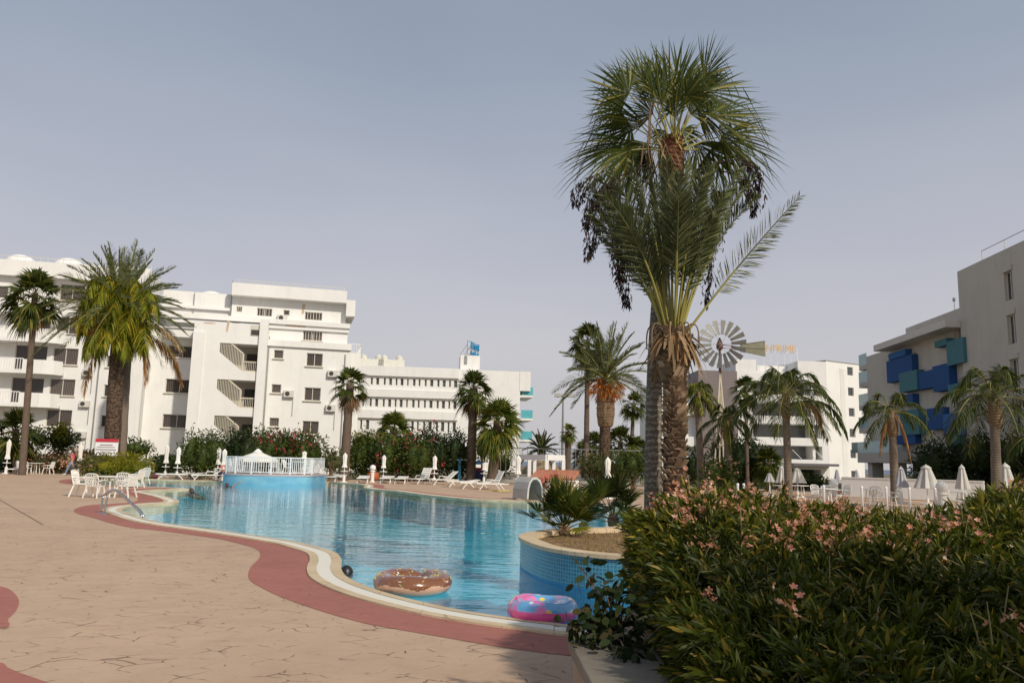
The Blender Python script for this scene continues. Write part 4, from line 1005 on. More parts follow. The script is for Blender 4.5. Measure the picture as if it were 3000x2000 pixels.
def hero_date():
    rng = np.random.default_rng(9); g = P(1548, 1100, HY-.8); g.z = .3; g0 = np.array(g); Y0 = HY - .8
    root = empty('date_palm', g, 'shorter hero date palm with upright feather fronds and rough scaly trunk beside the grey trunk', 'palm tree')
    root['label'] = 'date palm with upright feather fronds and rough scaly trunk, right of the tallest grey trunk'
    pts = [Vector((g.x+.0, g.y, .1)), P(1549,1000,Y0), P(1551,900,Y0), P(1547,850,Y0), P(1543,760,Y0)]
    rads = [.245, .22, .20, .20, .22]
    rel = [p - g for p in pts]
    trunk(root, rel, [r*.92 for r in rads], T_DATE, seed=9, bump=.01)
    boots(root, rel, rads, BOOTI, 50, 10, .115, 9, 'leaf_boots', .5, 0, .80)
    c = np.array(P(1546, 808, Y0)) - g0
    mb = MB(); mb.lathe([(.20, -.42), (.30, -.25), (.38, .0), (.36, .2), (.24, .38), (.1, .48)], tuple(c), 18, .05, 9); mb.build('boot_ball', BOOT, root)
    boots(root, [tuple(c - [0,0,.45]), tuple(c), tuple(c + [0,0,.4])], [.24, .38, .25], BOOTI, 9, 12, .15, 10, 'boot_stubs', .7)
    nd = NB(); k = 70; az = rng.uniform(0, 2*PI, k); zz = rng.uniform(.05, .42, k)
    rr = .36 - .25*np.clip(zz-.1, 0, 1)
    Bq = c + np.stack([np.cos(az)*rr, np.sin(az)*rr, zz], 1); Dq = np.stack([np.cos(az)*.45, np.sin(az)*.45, rng.uniform(-.9, -.2, k)], 1)
    blades(nd, Bq, Dq, rng.uniform(.3, .62, k), rng.uniform(.05, .10, k), np.stack([-np.sin(az), np.cos(az), 0*az], 1), .35, (0, .3, .65, 1), (.8, 1, .7, .3))
    for a in (2.9, 3.6, 4.4, 5.2, 4.9, 5.8): 
        d = np.array([math.cos(a), math.sin(a), 0]); ntube(nd, bez(c + d*.2 + [0,0,.42], c + d*.55 + [0,0,.75], c + d*.5 + [0,0,.05], 8), .014, 4)
    nd.build('dry_husks', DEADL, root)
    nb = NB(); sb = NB(); sb2 = NB(); B = np.array(P(1545, 765, Y0)) - g0
    tips = [(1836,452,-.2,.62),(1734,404,.3,.4),(1700,385,-.8,.3),(1655,372,.5,.2),(1630,385,-1.2,.2),(1600,362,.9,.1),(1578,368,-.6,.1),(1550,378,1.3,0),(1530,366,-1.4,0),(1512,362,.2,0),
            (1485,364,1.0,-.1),(1450,372,-.5,-.15),(1430,388,.8,-.2),(1405,398,-1.0,-.25),(1380,412,.4,-.3),(1357,424,-.2,-.35),(1362,495,-.8,-.3),(1378,540,.6,-.3),(1420,470,-1.1,-.1),(1665,450,-1.0,.1),(1640,500,-1.2,0),(1570,455,-1.5,0),(1352,455,.7,0),(1745,450,.9,0),(1390,450,-1.4,0),(1690,440,1.2,.3),(1610,410,-1.7,.1),(1560,400,-1.9,0),(1500,420,1.7,0)]
    for x, y, dy, bow in tips:
        T = np.array(P(x, y, Y0 + dy)) - g0; L = np.linalg.norm(T - B); b = B + np.array([(x-1545)*.0009, dy*.06, 0])
        ctrl = b + (T - b)*np.array([.40, .5, .5]) + np.array([0, 0, 1.])*.14*L + np.array([-np.sign(x-1545)*.03*L, 0, 0])*min(1, abs(x-1545)/120)
        if x > 1800: ctrl = b + (T-b)*.52 + np.array([-.05, 0, -.02])*L
        pts_ = bez(b, ctrl, T, 16)
        feather(nb, sb, pts_, rng, .52 if x < 1800 else .52, .031, 84, .30, .62, .5 if x < 1800 else .15, .10, .024, roll=(1.15 if x > 1800 else .9*np.clip((x-1545)/150, -1, 1)))
        ntube(sb2, pts_[:8], np.linspace(.027, .02, 8), 5)
    nb.build('crown', DATEG, root); sb.build('midribs', leafmat('midrib', (.12, .13, .05), (.18, .18, .07)), root); sb2.build('leaf_stalks', STALK, root)
hero_date()
# ------------------------------------------------------------ island planter
isl = [Vector((x, y, 0)) for x, y in ((.2,12.6),(.3,11.9),(.54,11.1),(.91,10.6),(1.4,10.3),(2.5,10.05),(4,10.0),(6,10.4),(7.6,11.6),(8.2,14),(7.8,17.2),(6,18.3),(4.2,18.2),(3.1,17.4),(2.55,16.3),(2.1,15.2),(1.8,14.75),(1.1,14.4),(.65,13.9),(.3,13.2))]
isl = catmull(isl, 5)
root = empty('island_planter', (isl[0].x, isl[0].y, -1.25), 'round planter island in the pool, blue mosaic wall with stone rim, holding the tall palms', 'planter')
off = Vector((isl[0].x, isl[0].y, -1.25))
cI = sum(isl, Vector())/len(isl)
def shrink(poly, d):
    n = len(poly); out = []
    for i in range(n):
        t_ = poly[(i+2) % n] - poly[(i-2) % n]; t_.normalize(); nn_ = Vector((-t_.y, t_.x, 0))
        if (cI - poly[i]).dot(nn_) < 0 and False: nn_ = -nn_
        out.append(poly[i] + nn_*d)
    return out
t = NT('mosaic_tiles'); uv = t.coord('UV')
br = t.n('ShaderNodeTexBrick', offset=0., ins={'Vector': uv, 'Color1': (.02, .15, .26, 1), 'Color2': (.04, .23, .35, 1), 'Mortar': (.15, .38, .47, 1), 'Scale': 1., 'Mortar Size': .0045, 'Brick Width': .048, 'Row Height': .048, 'Bias': .0})
nz = t.noise(t.coord('Object'), 1.2, 4)
col = t.mix(t.ramp(nz, [(.35, .25), (.7, 0.)]), br.outputs['Color'], (.10, .27, .35))
M_MOS = t.done(t.bsdf(col, .25, t.bump(br.outputs['Fac'], -.3, .003)))
def wallring(poly, z0, z1, name, m, parent, off):
    n = len(poly); mb = MB(); mb.v = [(p.x-off.x, p.y-off.y, z0-off.z) for p in poly] + [(p.x-off.x, p.y-off.y, z1-off.z) for p in poly]
    mb.f = [(i, (i+1) % n, n+(i+1) % n, n+i) for i in range(n)]
    o = mb.build(name, m, parent, fix=False)
    uvl = o.data.uv_layers.new(name='UVMap'); L = [0.]
    for i in range(n): L.append(L[-1] + (poly[(i+1) % n] - poly[i]).length)
    for i in range(n):
        for k, (u, v) in enumerate(((L[i], z0), (L[i+1], z0), (L[i+1], z1), (L[i], z1))): uvl.data[i*4+k].uv = (u, v)
    return o
sg_ = 1
wallring(isl, -.02, .36, 'mosaic_wall', M_MOS, root, off)
wallring(isl, -1.25, -.02, 'submerged_wall', plain('submerged_paint', (.03, .22, .42), .5, .1), root, off)
A_ = shrink(isl, -.03); B_ = shrink(isl, .22); n = len(isl)
if (A_[0]-cI).length < (isl[0]-cI).length: A_, B_ = shrink(isl, .03), shrink(isl, -.22)
mb = MB(); z_ = .36 + 1.25
mb.v = [(p.x-off.x, p.y-off.y, z_-.0) for p in A_] + [(p.x-off.x, p.y-off.y, z_+.05) for p in A_] + [(p.x-off.x, p.y-off.y, z_+.05) for p in B_] + [(p.x-off.x, p.y-off.y, z_-.1) for p in B_]
for r in range(3): mb.f += [(r*n+i, r*n+(i+1) % n, (r+1)*n+(i+1) % n, (r+1)*n+i) for i in range(n)]
mb.build('stone_rim', M_COPE, root)
t = NT('dry_soil'); co = t.coord('Object'); nz = t.noise(co, 5, 6, .75)
M_SOIL = t.done(t.bsdf(t.ramp(nz, [(.3, (.12, .07, .03)), (.7, (.33, .21, .09))]), .95, t.bump(nz, .8, .05)))
mb = MB(); mb.prism([(p.x-off.x, p.y-off.y) for p in B_], z_-.5, z_-.03); mb.build('soil', M_SOIL, root)
# dry grass on it
DRYG = leafmat('dry_grass', (.22, .14, .05), (.45, .31, .13), (.20, .17, .05), .25, .7)
rng = np.random.default_rng(21); nb = NB(); k = 9000
pts_ = np.stack([rng.uniform(.3, 8, k), rng.uniform(10.2, 18, k), np.full(k, .32)], 1)
def inside(px, py, poly):
    c = np.zeros(len(px), bool); n = len(poly)
    for i in range(n):
        a, b = poly[i], poly[(i+1) % n]
        cond = ((a.y > py) != (b.y > py)) & (px < (b.x-a.x)*(py-a.y)/((b.y-a.y) or 1e-9) + a.x); c ^= cond
    return c
pts_ = pts_[inside(pts_[:, 0], pts_[:, 1], B_)]; k = len(pts_)
blades(nb, pts_, rng.normal(0, .6, (k, 3)) + [0, 0, 1], rng.uniform(.03, .11, k), .012, rand_dirs(k, rng), .3)
tag(nb.build('dry_grass', DRYG), 'thin dry brown grass and litter on the island planter soil', 'grass', kind='stuff')
# small fan palms on the island
def small_fan(x, y, z, s, seed, label, n=22, m=FANG, low=0, bright=0):
    rng = np.random.default_rng(seed); root = empty('fan_palm', (x, y, z), label, 'palm', group=None)
    nb = NB(); sb = NB(); yb = NB()
    for i in range(n):
        u = (i+.5)/n; el = math.radians(82 - (82-low)*u**1.1); az = i*2.39996 + rng.normal(0, .25)
        d = [math.cos(el)*math.cos(az), math.cos(el)*math.sin(az), math.sin(el)]
        fan(nb, sb, [0, 0, .08], d, s*rng.uniform(.5, .85), s*rng.uniform(.5, .62), rng, 26, 1.75, .12, .3, .1, .010, .9, hubdroop=.05)
    mb = MB(); mb.lathe([(.11*s, -.05), (.13*s, .08), (.08*s, .2)], (0, 0, 0), 10, .1, 5); mb.build('stump', BOOT, root)
    nb.build('crown', m, root); sb.build('leaf_stalks', m, root)
    if bright:
        a = np.array([.55, -.6, .35]); fan(yb, yb, [.05, -.05, .05], a, s*.35, s*.42, rng, 24, 1.9, .1, .2, .05, .01); yb.build('yellow_leaf', YELG, root)
    return root
g1 = GS(1652, 1566, .33)
small_fan(g1.x, g1.y, .33, .80, 31, 'young dark green fan palm on the tip of the island planter', 24, FANG, 18, 1)
g2 = GS(1770, 1540, .33)
small_fan(g2.x+.25, g2.y+.6, .33, .95, 32, 'fan palm seedling behind the young palm, half hidden by the oleander', 16, FANG, 0)
# ------------------------------------------------------------ bushes at a distance
GRN = leafmat('bush_leaf', (.025, .045, .010), (.085, .115, .025), (.13, .14, .03), .25, .5)
GRND = leafmat('bush_leaf_dark', (.012, .025, .008), (.04, .06, .018), None, .15, .5)
GRNY = leafmat('bush_leaf_yellow', (.11, .12, .01), (.30, .27, .02), (.36, .27, .03), .3, .5)
OLV = leafmat('bush_leaf_olive', (.05, .06, .02), (.13, .135, .05), (.20, .17, .07), .25, .55)
RED = leafmat('red_flower', (.30, .035, .045), (.52, .09, .10), (.52, .22, .22), .2, .5)
SALM = leafmat('salmon_flower', (.50, .20, .13), (.72, .40, .28), (.78, .58, .48), .2, .5)
TWIG = plain('twig_bark', (.16, .11, .07), .9, .3, 8)
def bush(name, label, cat, x0, x1, ytop, ybot, Y, m, seed, leaf=.20, n=None, flowers=None, fdens=.06, depth=None, lumps=7, trunkh=0., flat=False, group=None, ftop=False, z0=0.):
    """ellipse-of-lumps crown spanning pixels x0..x1, ytop..ybot at depth Y"""
    rng = np.random.default_rng(seed)
    a = P(x0, (ytop+ybot)/2, Y); b = P(x1, (ytop+ybot)/2, Y); zt = P((x0+x1)/2, ytop, Y).z; zb = max(z0, P((x0+x1)/2, ybot, Y).z)
    W = (b-a).length; H = max(.4, zt - zb); c = (a+b)/2; D = depth or min(W, 3.5)
    root = empty(name, (c.x, c.y, z0), label, cat, 0, group)
    C = []
    for i in range(lumps):
        u = (i+.5)/lumps*2-1
        C.append((u*W*.36 + rng.normal(0, W*.04), rng.normal(0, D*.14), zb - z0 + H*(.5 + rng.uniform(-.1, .12)*(1-abs(u))), W/lumps*rng.uniform(1.2, 1.9) if lumps > 2 else W*.42, D*.38, H*.56*rng.uniform(.85, 1.1)*(1-.2*abs(u))))
    area_ = W*H*2.2 + D*W*.8; n = n or int(min(15000, area_/(leaf*leaf)*5.2)); nb = NB(); core = NB()
    k = n//lumps
    for (cx, cy, cz, rx, ry, rz) in C:
        dd = rand_dirs(k, rng); wob = 1 + .13*np.sin(dd[:, 0]*7+seed)*np.cos(dd[:, 2]*6) + .1*np.sin(dd[:, 1]*11)
        r = (1 - np.abs(rng.normal(0, .13, k)))*wob; p = np.array([cx, cy, cz]) + dd*r[:, None]*[rx, ry, rz]
        clump = rng.normal(0, leaf*.7, (k//6+1, 3)); p += np.repeat(clump, 6, 0)[:k]*.8
        p = p[p[:, 2] > .02]; kk = len(p); dd = dd[:kk]
        blades(nb, p, rng.normal(0, .7, (kk, 3)) + dd[:kk] + [0, 0, .35], leaf*rng.uniform(.6, 1.3, kk), leaf*.38, rand_dirs(kk, rng), .1, (0, .5, 1), (.5, 1, .15))
        # inner twig mass so that the crown is not see-through
        na = 10; nbk = 7; th = np.linspace(0, 2*PI, na, endpoint=False); ph = np.linspace(-PI/2, PI/2, nbk)
        V = [(cx + rx*.6*math.cos(p_)*math.cos(t_), cy + ry*.6*math.cos(p_)*math.sin(t_), max(.02, cz + rz*.62*math.sin(p_))) for p_ in ph for t_ in th]
        F = [(i*na+j, i*na+(j+1) % na, (i+1)*na+(j+1) % na, (i+1)*na+j) for i in range(nbk-1) for j in range(na)]
        core.raw(V, F)
    nb.build('foliage', m, root); core.build('inner_foliage', m, root)
    mb = MB()
    for i in range(4): mb.tube([(rng.normal(0, W*.03), 0, -.02), (rng.normal(0, W*.08), rng.normal(0, .1), (zb-z0)*.6 + H*.2), (rng.normal(0, W*.2), rng.normal(0, .3), (zb-z0) + H*.5)], [.09, .07, .03], 6)
    mb.build('stems', TWIG, root)
    if flowers:
        fb = NB(); kf = int(n*fdens)
        for (cx, cy, cz, rx, ry, rz) in C:
            q = kf//lumps; g = max(2, q//5); dd = rand_dirs(g, rng); dd[:, 1] = -np.abs(dd[:, 1])
            if ftop: dd[:, 2] = np.abs(dd[:, 2])
            dd = np.repeat(dd, 5, 0); kk = len(dd); p = np.array([cx, cy, cz]) + dd*[rx*1.03, ry*1.05, rz*1.03] + rng.normal(0, leaf*.55, (kk, 3))
            blades(fb, p, rand_dirs(kk, rng), leaf*.55, leaf*.5, rand_dirs(kk, rng), 0, (0, .5, 1), (.5, 1, .5))
        fb.build('flowers', flowers, root)
    return root
bush('oleander_bush', 'low oleander with salmon flowers behind the left chairs', 'bush', 62, 165, 1040, 1088, 56, OLV, 51, .2, flowers=SALM, fdens=.25, lumps=7)
bush('oleander_bush', 'low oleander hedge with salmon flowers behind the walking woman', 'bush', 150, 245, 1036, 1084, 55, OLV, 52, .2, flowers=SALM, fdens=.3, lumps=6)
bush('round_bush', 'clipped bright yellow-green bush behind the round table', 'bush', 232, 326, 1044, 1100, 40, GRNY, 53, .13, lumps=5, depth=2.6)
bush('round_bush', 'dark flecked bush left of the clipped yellow-green one', 'bush', 196, 262, 1044, 1092, 40.5, OLV, 54, .14, lumps=4, depth=2.4, flowers=SALM, fdens=.06)
bush('small_tree', 'small round tree with yellow leaf tips behind the walking woman', 'tree', 90, 172, 985, 1035, 57, GRN, 55, .22, lumps=5, flowers=GRNY, fdens=.25, ftop=True)
bush('small_tree', 'spindly upper shoot of yellowing leaves above the small round tree', 'tree', 132, 160, 972, 1000, 57.5, GRNY, 155, .2, lumps=2)
bush('shrub', 'dark shrub under the low fan palm at the left edge', 'bush', -12, 66, 1035, 1085, 57, GRND, 56, .2, lumps=5)
bush('shrub', 'green shrub behind the two small closed parasols by the sign', 'bush', 284, 338, 1012, 1052, 54, GRN, 57, .2, lumps=4)
bush('shrub', 'low dark shrub behind the pair of parasols below the recessed windows', 'bush', 335, 425, 1048, 1088, 58, GRND, 58, .2, lumps=5)
bush('leafy_tree', 'fan-shaped dark tree standing before the stair tower, left of the platform', 'tree', 413, 508, 994, 1094, 50, GRN, 59, .2, lumps=6)
bush('leafy_tree', 'dark green tree mass below the lowest stair opening', 'tree', 492, 592, 988, 1094, 56, GRND, 60, .22, lumps=6)
bush('leafy_tree', 'olive green tree behind the open white parasol', 'tree', 570, 640, 984, 1094, 57, OLV, 61, .22, lumps=5)
bush('oleander_bush', 'tall oleander with red flowers behind the platform railing', 'bush', 610, 742, 990, 1094, 54, GRN, 62, .22, lumps=7, flowers=RED, fdens=.06, ftop=True)
bush('oleander_bush', 'grey-green bush left of the fan palm at the block corner', 'bush', 738, 782, 1034, 1086, 53, OLV, 63, .2, lumps=3)
bush('leafy_tree', 'rounded green tree right of the fan palm at the block corner', 'tree', 798, 884, 1000, 1098, 58, GRN, 64, .22, lumps=6)
bush('leafy_tree', 'yellow-green tree top rising above the rounded green tree', 'tree', 812, 862, 994, 1040, 58.5, GRNY, 65, .2, lumps=3)
bush('oleander_bush', 'big oleander covered with red flowers, right of the rounded green tree', 'bush', 868, 985, 1000, 1104, 57, GRN, 66, .22, lumps=8, flowers=RED, fdens=.06)
bush('oleander_bush', 'big oleander with red flowers below the fan palm of the middle hotel', 'bush', 950, 1035, 988, 1104, 58, GRND, 67, .22, lumps=6, flowers=RED, fdens=.05)
bush('leafy_tree', 'dark green tree left of the pair of fan palms', 'tree', 1010, 1086, 996, 1106, 59, GRND, 68, .22, lumps=6)
bush('shrub', 'green climbing shrub between the two fan palms', 'bush', 1096, 1122, 1008, 1060, 64, FANB, 69, .25, lumps=3)
bush('shrub', 'dark shrub right of the shorter fan palm', 'bush', 1146, 1172, 1036, 1092, 66, GRN, 70, .25, lumps=3)
bush('shrub', 'thicket shrub behind the single parasol in the centre', 'bush', 1330, 1420, 1046, 1098, 50, OLV, 71, .2, lumps=6)
bush('shrub', 'thicket shrub at the foot of the twin trunks', 'bush', 1410, 1500, 1040, 1100, 48, GRN, 72, .2, lumps=6)
bush('shrub', 'tall dark shrub right of the rough trunk', 'bush', 1572, 1612, 1030, 1110, 46, GRND, 73, .2, lumps=3)
bush('oleander_bush', 'oleander with a few pink flowers at the windmill foot', 'bush', 1618, 1690, 1058, 1122, 38, GRN, 74, .18, lumps=5, flowers=SALM, fdens=.05)
bush('shrub', 'dark shrub behind the windmill legs', 'bush', 1640, 1765, 1010, 1110, 54, GRND, 75, .25, lumps=6)
bush('shrub', 'green plants along the terrace below the balconies', 'bush', 1740, 1900, 1090, 1120, 60, GRN, 76, .25, lumps=8)
bush('round_bush', 'small clipped round bush on the terrace by the white annex', 'bush', 1995, 2036, 1104, 1118, 62, GRNY, 77, .2, lumps=3)
bush('clipped_hedge', 'long low clipped hedge behind the parasols at the right', 'hedge', 2060, 2360, 1095, 1124, 48, GRND, 78, .2, lumps=12, depth=2)
bush('leafy_tree', 'dark spreading tree left part of the tall green screen at the right', 'tree', 2085, 2215, 1020, 1110, 50, GRND, 79, .22, lumps=7)
bush('leafy_tree', 'dark dense tree in front of the taupe wall, right of the parasol row', 'tree', 2190, 2330, 1004, 1112, 49, GRND, 80, .22, lumps=7)
bush('leafy_tree', 'dark tree cut by the right frame edge', 'tree', 2300, 2420, 995, 1112, 46, GRND, 81, .22, lumps=6)
# ------------------------------------------------------------ foreground planter and oleanders
pl = [(.40,4.85),(.44,3.9),(.62,3.1),(1.0,2.2),(1.9,1.2),(10,1.0),(10,7.6),(2,7.4),(1.0,6.4)]
root = empty('stone_planter', (.4, 4.85, 0), 'concrete planter with wide flat rim in the near right corner, filled by the oleanders', 'planter')
PLM = plain('planter_render', (.36, .27, .19), .85, .15, 1.5, .4, 30, grime=.4)
mb = MB(); mb.prism([(x-.4, y-4.85) for x, y in pl], 0, .46); mb.build('wall', PLM, root, bevel=.01)
inner = [(.42,4.9),(.40,4.85),(.44,3.9),(.62,3.1),(1.0,2.2)]
mb = MB(); L_ = [(.37,4.90),(.41,3.88),(.59,3.07),(.97,2.17),(1.9,1.17)]; R_2 = [(.82,5.1),(.86,4.0),(1.02,3.3),(1.4,2.5),(2.2,1.6)]
mb.prism([(x-.4, y-4.85) for x, y in L_ + R_2[::-1]], .462, .53); mb.build('rim', plain('shaded_rim_concrete', (.20, .17, .13), .85, .2, 3, .5, 20, grime=.5), root, bevel=.012)  # rim concrete darkened: the shade on it is put into the colour
mb = MB(); mb.prism([(x-.4, y-4.85) for x, y in ((.85,5.1),(.9,4.0),(1.1,3.2),(1.5,2.5),(2.3,1.6),(9.9,1.2),(9.9,7.5),(2.1,7.3),(1.1,6.3))], .4, .50); mb.build('soil', M_SOIL, root)
OLE = leafmat('oleander_leaf', (.022, .036, .005), (.092, .108, .014), (.24, .18, .035), .25, .4, .12)
OLE2 = leafmat('oleander_leaf_lit', (.032, .050, .006), (.155, .165, .018), (.34, .27, .045), .3, .4, .14)  # brighter copy of the leaf, sunlight on the upper hedge put into its colour
OSTEM = plain('oleander_stem', (.20, .17, .08), .7, .3, 8)
FLW = leafmat('oleander_petal', (.56, .20, .13), (.72, .38, .27), (.80, .62, .50), .3, .5)
FLD = leafmat('faded_petal', (.35, .14, .07), (.52, .26, .14), (.60, .38, .25), .2, .7)
rngO = np.random.default_rng(77)
TOPX = [1380, 1430, 1500, 1600, 1700, 1800, 1900, 2000, 2100, 2190, 2250, 2300, 2352, 2500]
TOPY = [1112, 1103, 1100, 1108, 1122, 1138, 1148, 1156, 1160, 1158, 1132, 1114, 1108, 1100]
def hedge_h(x, y):
    sx = 1500 + x/np.maximum(y, .1)*FPX; dxp = sx/K; ty = np.interp(dxp, TOPX, TOPY)
    zt = 1.55 - (ty*K - (1350 + .0234*(sx-1500)))*7.2/FPX - .12
    u = np.clip((y - 2.7)/4.3, 0, 1); h = .66*(1-u) + zt*u + .10*np.sin(PI*u)
    h = h + .05*np.sin(x*3.1+.7)*np.cos(y*2.7) + .035*np.sin(x*7.3+y*5.1) - .30*np.exp(-((x-3.5)**2/.22 + (y-5.2)**2/.3))
    edge = np.clip((x - left_edge(y))/.45, 0, 1); return h*(.72 + .28*edge**.6)
def left_edge(y): return np.interp(y, [2.4, 3.0, 3.8, 4.8, 5.6, 6.4, 7.0, 7.6], [.78, .84, .88, .94, .98, 1.02, 1.06, 1.25])
seeds = [(1.3,3.3),(2.6,3.1),(1.45,4.7),(3.0,4.6),(1.5,6.2),(3.1,6.3),(4.7,5.0),(4.9,6.9),(6.4,6.4),(3.9,3.4),(2.3,7.1)]
names = ['lowest oleander at the bottom centre, dark glossy leaves over the planter rim','oleander in the bottom right with sunlit yellow-green shoot tips','oleander overhanging the planter rim, a few pale pink flowers on its left side','dark leafy oleander in the middle of the hedge','tall oleander at the left end with the densest salmon flowers','oleander with salmon flowers right of the twin palm trunks','oleander with a dark bare gap and dry twigs at the right','oleander with scattered pale flowers under the beige parasols','tallest oleander at the right frame edge','oleander in the bottom right corner of the photo','salmon flowered oleander at the back, between the island and the terrace']
N_ = 5200
xs = rngO.uniform(.6, 7.4, N_); ys = 2.45 + 5.1*rngO.uniform(0, 1, N_)**1.25
ok = (xs > left_edge(ys)) & (xs < .80*ys + .5); xs, ys = xs[ok], ys[ok]
S_ = np.array(seeds); own = np.argmin((xs[:, None]-S_[:, 0])**2 + (ys[:, None]-S_[:, 1])**2, 1)
def whorls(nb, P0, ax, rng, L, nleaf=13, w=.017):
    k = len(P0); ax = nrm(ax); ref = nrm(np.cross(ax, [.3, .2, .9]) + 1e-5); ref2 = np.cross(ax, ref)
    for j in range(nleaf):
        a = j*2.4 + rng.uniform(0, 1, k)*.8; el = rng.uniform(.25, 1.15, k) * (1 if j < nleaf-3 else .4)
        D = ax*np.cos(el)[:, None] + (ref*np.cos(a)[:, None] + ref2*np.sin(a)[:, None])*np.sin(el)[:, None]
        B = P0 - ax*(.012*j if j < nleaf-3 else 0)
        blades(nb, B, D, L*rng.uniform(.65, 1.15, k), w*rng.uniform(.8, 1.25, k), np.cross(D, ax) , rng.uniform(.05, .3, k))
for i, (sx, sy) in enumerate(seeds):
    m = own == i; x, y = xs[m], ys[m]; k = len(x)
    root = empty('oleander_bush', (sx, sy, .5), names[i], 'bush', 0, 'oleanders in the stone planter')
    z = hedge_h(x, y)*(1 + rngO.normal(0, .035, k)); o = np.array([sx, sy, .5])
    e = .08; gx = (hedge_h(x+e, y) - hedge_h(x-e, y))/(2*e); gy = (hedge_h(x, y+e) - hedge_h(x, y-e))/(2*e)
    ax = np.stack([-gx, -gy-.25, np.ones(k)], 1) + rngO.normal(0, .35, (k, 3))
    nb = NB(); Pt = np.stack([x, y, z], 1) - o
    whorls(nb, Pt, ax, rngO, .125, 14)
    for dz, fr in ((.13, .8), (.28, .6), (.45, .45)):
        q = rngO.random(k) < fr; xx = x[q] + rngO.normal(0, .06, q.sum()); yy = y[q] + rngO.normal(0, .06, q.sum())
        whorls(nb, np.stack([xx, yy, z[q]-dz], 1) - o, ax[q]*[1, 1, .4] + rngO.normal(0, .5, (q.sum(), 3)), rngO, .12, 9)
    # side and front faces
    if i in (0, 2, 4):
        q = 330; yy = rngO.uniform(sy-.95, sy+.9, q); xx = left_edge(yy) + rngO.normal(.04, .05, q); top = hedge_h(left_edge(yy)+.3, yy)
        zz = .56 + (top-.56)*rngO.uniform(0, 1, q); whorls(nb, np.stack([xx, yy, zz], 1) - o, np.array([-.8, -.3, .45]) + rngO.normal(0, .4, (q, 3)), rngO, .12, 12)
    nb.build('foliage', OLE2 if i in (1, 4, 5, 7, 8, 10) else OLE, root)
    sb = NB()
    for j in rngO.integers(0, k, min(k, 50)):
        ntube(sb, bez([rngO.normal(0, .15), rngO.normal(0, .15), 0], [Pt[j][0]*.6, Pt[j][1]*.6, Pt[j][2]*.5], Pt[j], 5), np.linspace(.012, .004, 5), 4)
    if i in (1, 4, 5, 6, 8, 2):   # long bare flower shoots
        for j in rngO.integers(0, k, 16):
            d = nrm(rngO.normal(0, .6, 3) + [0, -.2, .8]); ntube(sb, bez(Pt[j] - [0, 0, .1], Pt[j] + d*.1, Pt[j] + d*.22, 4), [.005, .004, .003, .002], 4)
    sb.build('stems', OSTEM, root)
    # flowers
    prob = np.clip((y - 4.6)/1.2, 0, 1) * np.clip((3.9 - x)/1.4, .10, 1) * .19 + np.where((x < left_edge(y)+.3) & (y > 4.3), .05, 0) + .002
    f = rngO.random(k) < prob; Pf = Pt[f] + np.stack([rngO.normal(0, .03, f.sum()), rngO.normal(-.03, .03, f.sum()), rngO.uniform(.02, .11, f.sum())], 1)
    if len(Pf):
        for nm, mt, cnt, sz in (('flowers', FLW, 6, .022), ('faded_flowers', FLD, 7, .019)):
            fb = NB(); C = np.repeat(Pf, cnt, 0) + rngO.normal(0, .035, (len(Pf)*cnt, 3)); A = rand_dirs(len(C), rngO)*.8 + [0, -.4, .5]; A = nrm(A)
            r1 = nrm(np.cross(A, [.3, .1, .9])); r2 = np.cross(A, r1)
            for j in range(5 if nm == 'flowers' else 3):
                an = j*2*PI/5 + .1; D = r1*math.cos(an) + r2*math.sin(an) + A*.35
                blades(fb, C, D, sz*rngO.uniform(.8, 1.2, len(C)), sz*.62, np.cross(D, A), .05, (0, .6, 1), (.25, 1, .55))
            fb.build(nm, mt, root)
# dark round-leaved plant spilling over the planter corner
root = empty('dark_shrub', (.6, 4.95, .5), 'almost black round-leaved shrub spilling over the planter corner', 'bush')
nb = NB(); sb = NB(); DK = leafmat('dark_round_leaf', (.012, .025, .010), (.035, .05, .016), (.06, .05, .02), .1, .35); o = np.array([.6, 4.95, .5]); rng = np.random.default_rng(8)
for (x, y, Y) in ((1345,1315,4.95),(1362,1335,5.0),(1390,1345,4.9),(1405,1375,5.0),(1380,1400,4.9),(1420,1340,5.05),(1445,1360,5.0),(1350,1440,4.85),(1320,1432,4.8),(1375,1450,4.8),(1400,1430,4.9),(1430,1410,4.9),(1460,1400,4.8),(1340,1455,4.75),(1420,1470,4.7),(1450,1450,4.7),(1380,1480,4.6),(1470,1480,4.5),(1440,1500,4.4)):
    T = np.array(P(x, y, Y)) - o; ntube(sb, bez([.1, 0, 0], T*.5 + [0, 0, .08], T, 6), np.linspace(.008, .003, 6), 4)
    k = 26 if y > 1380 else 13; B = T + rng.normal(0, .045, (k, 3)); blades(nb, B, rng.normal(0, .8, (k, 3)) + [-.2, -.1, -.3], rng.uniform(.045, .085, k), rng.uniform(.03, .048, k), rand_dirs(k, rng), .1, (0, .3, .6, .85, 1), (.3, .95, 1, .6, .08))
nb.build('foliage', DK, root); sb.build('stems', TWIG, root)

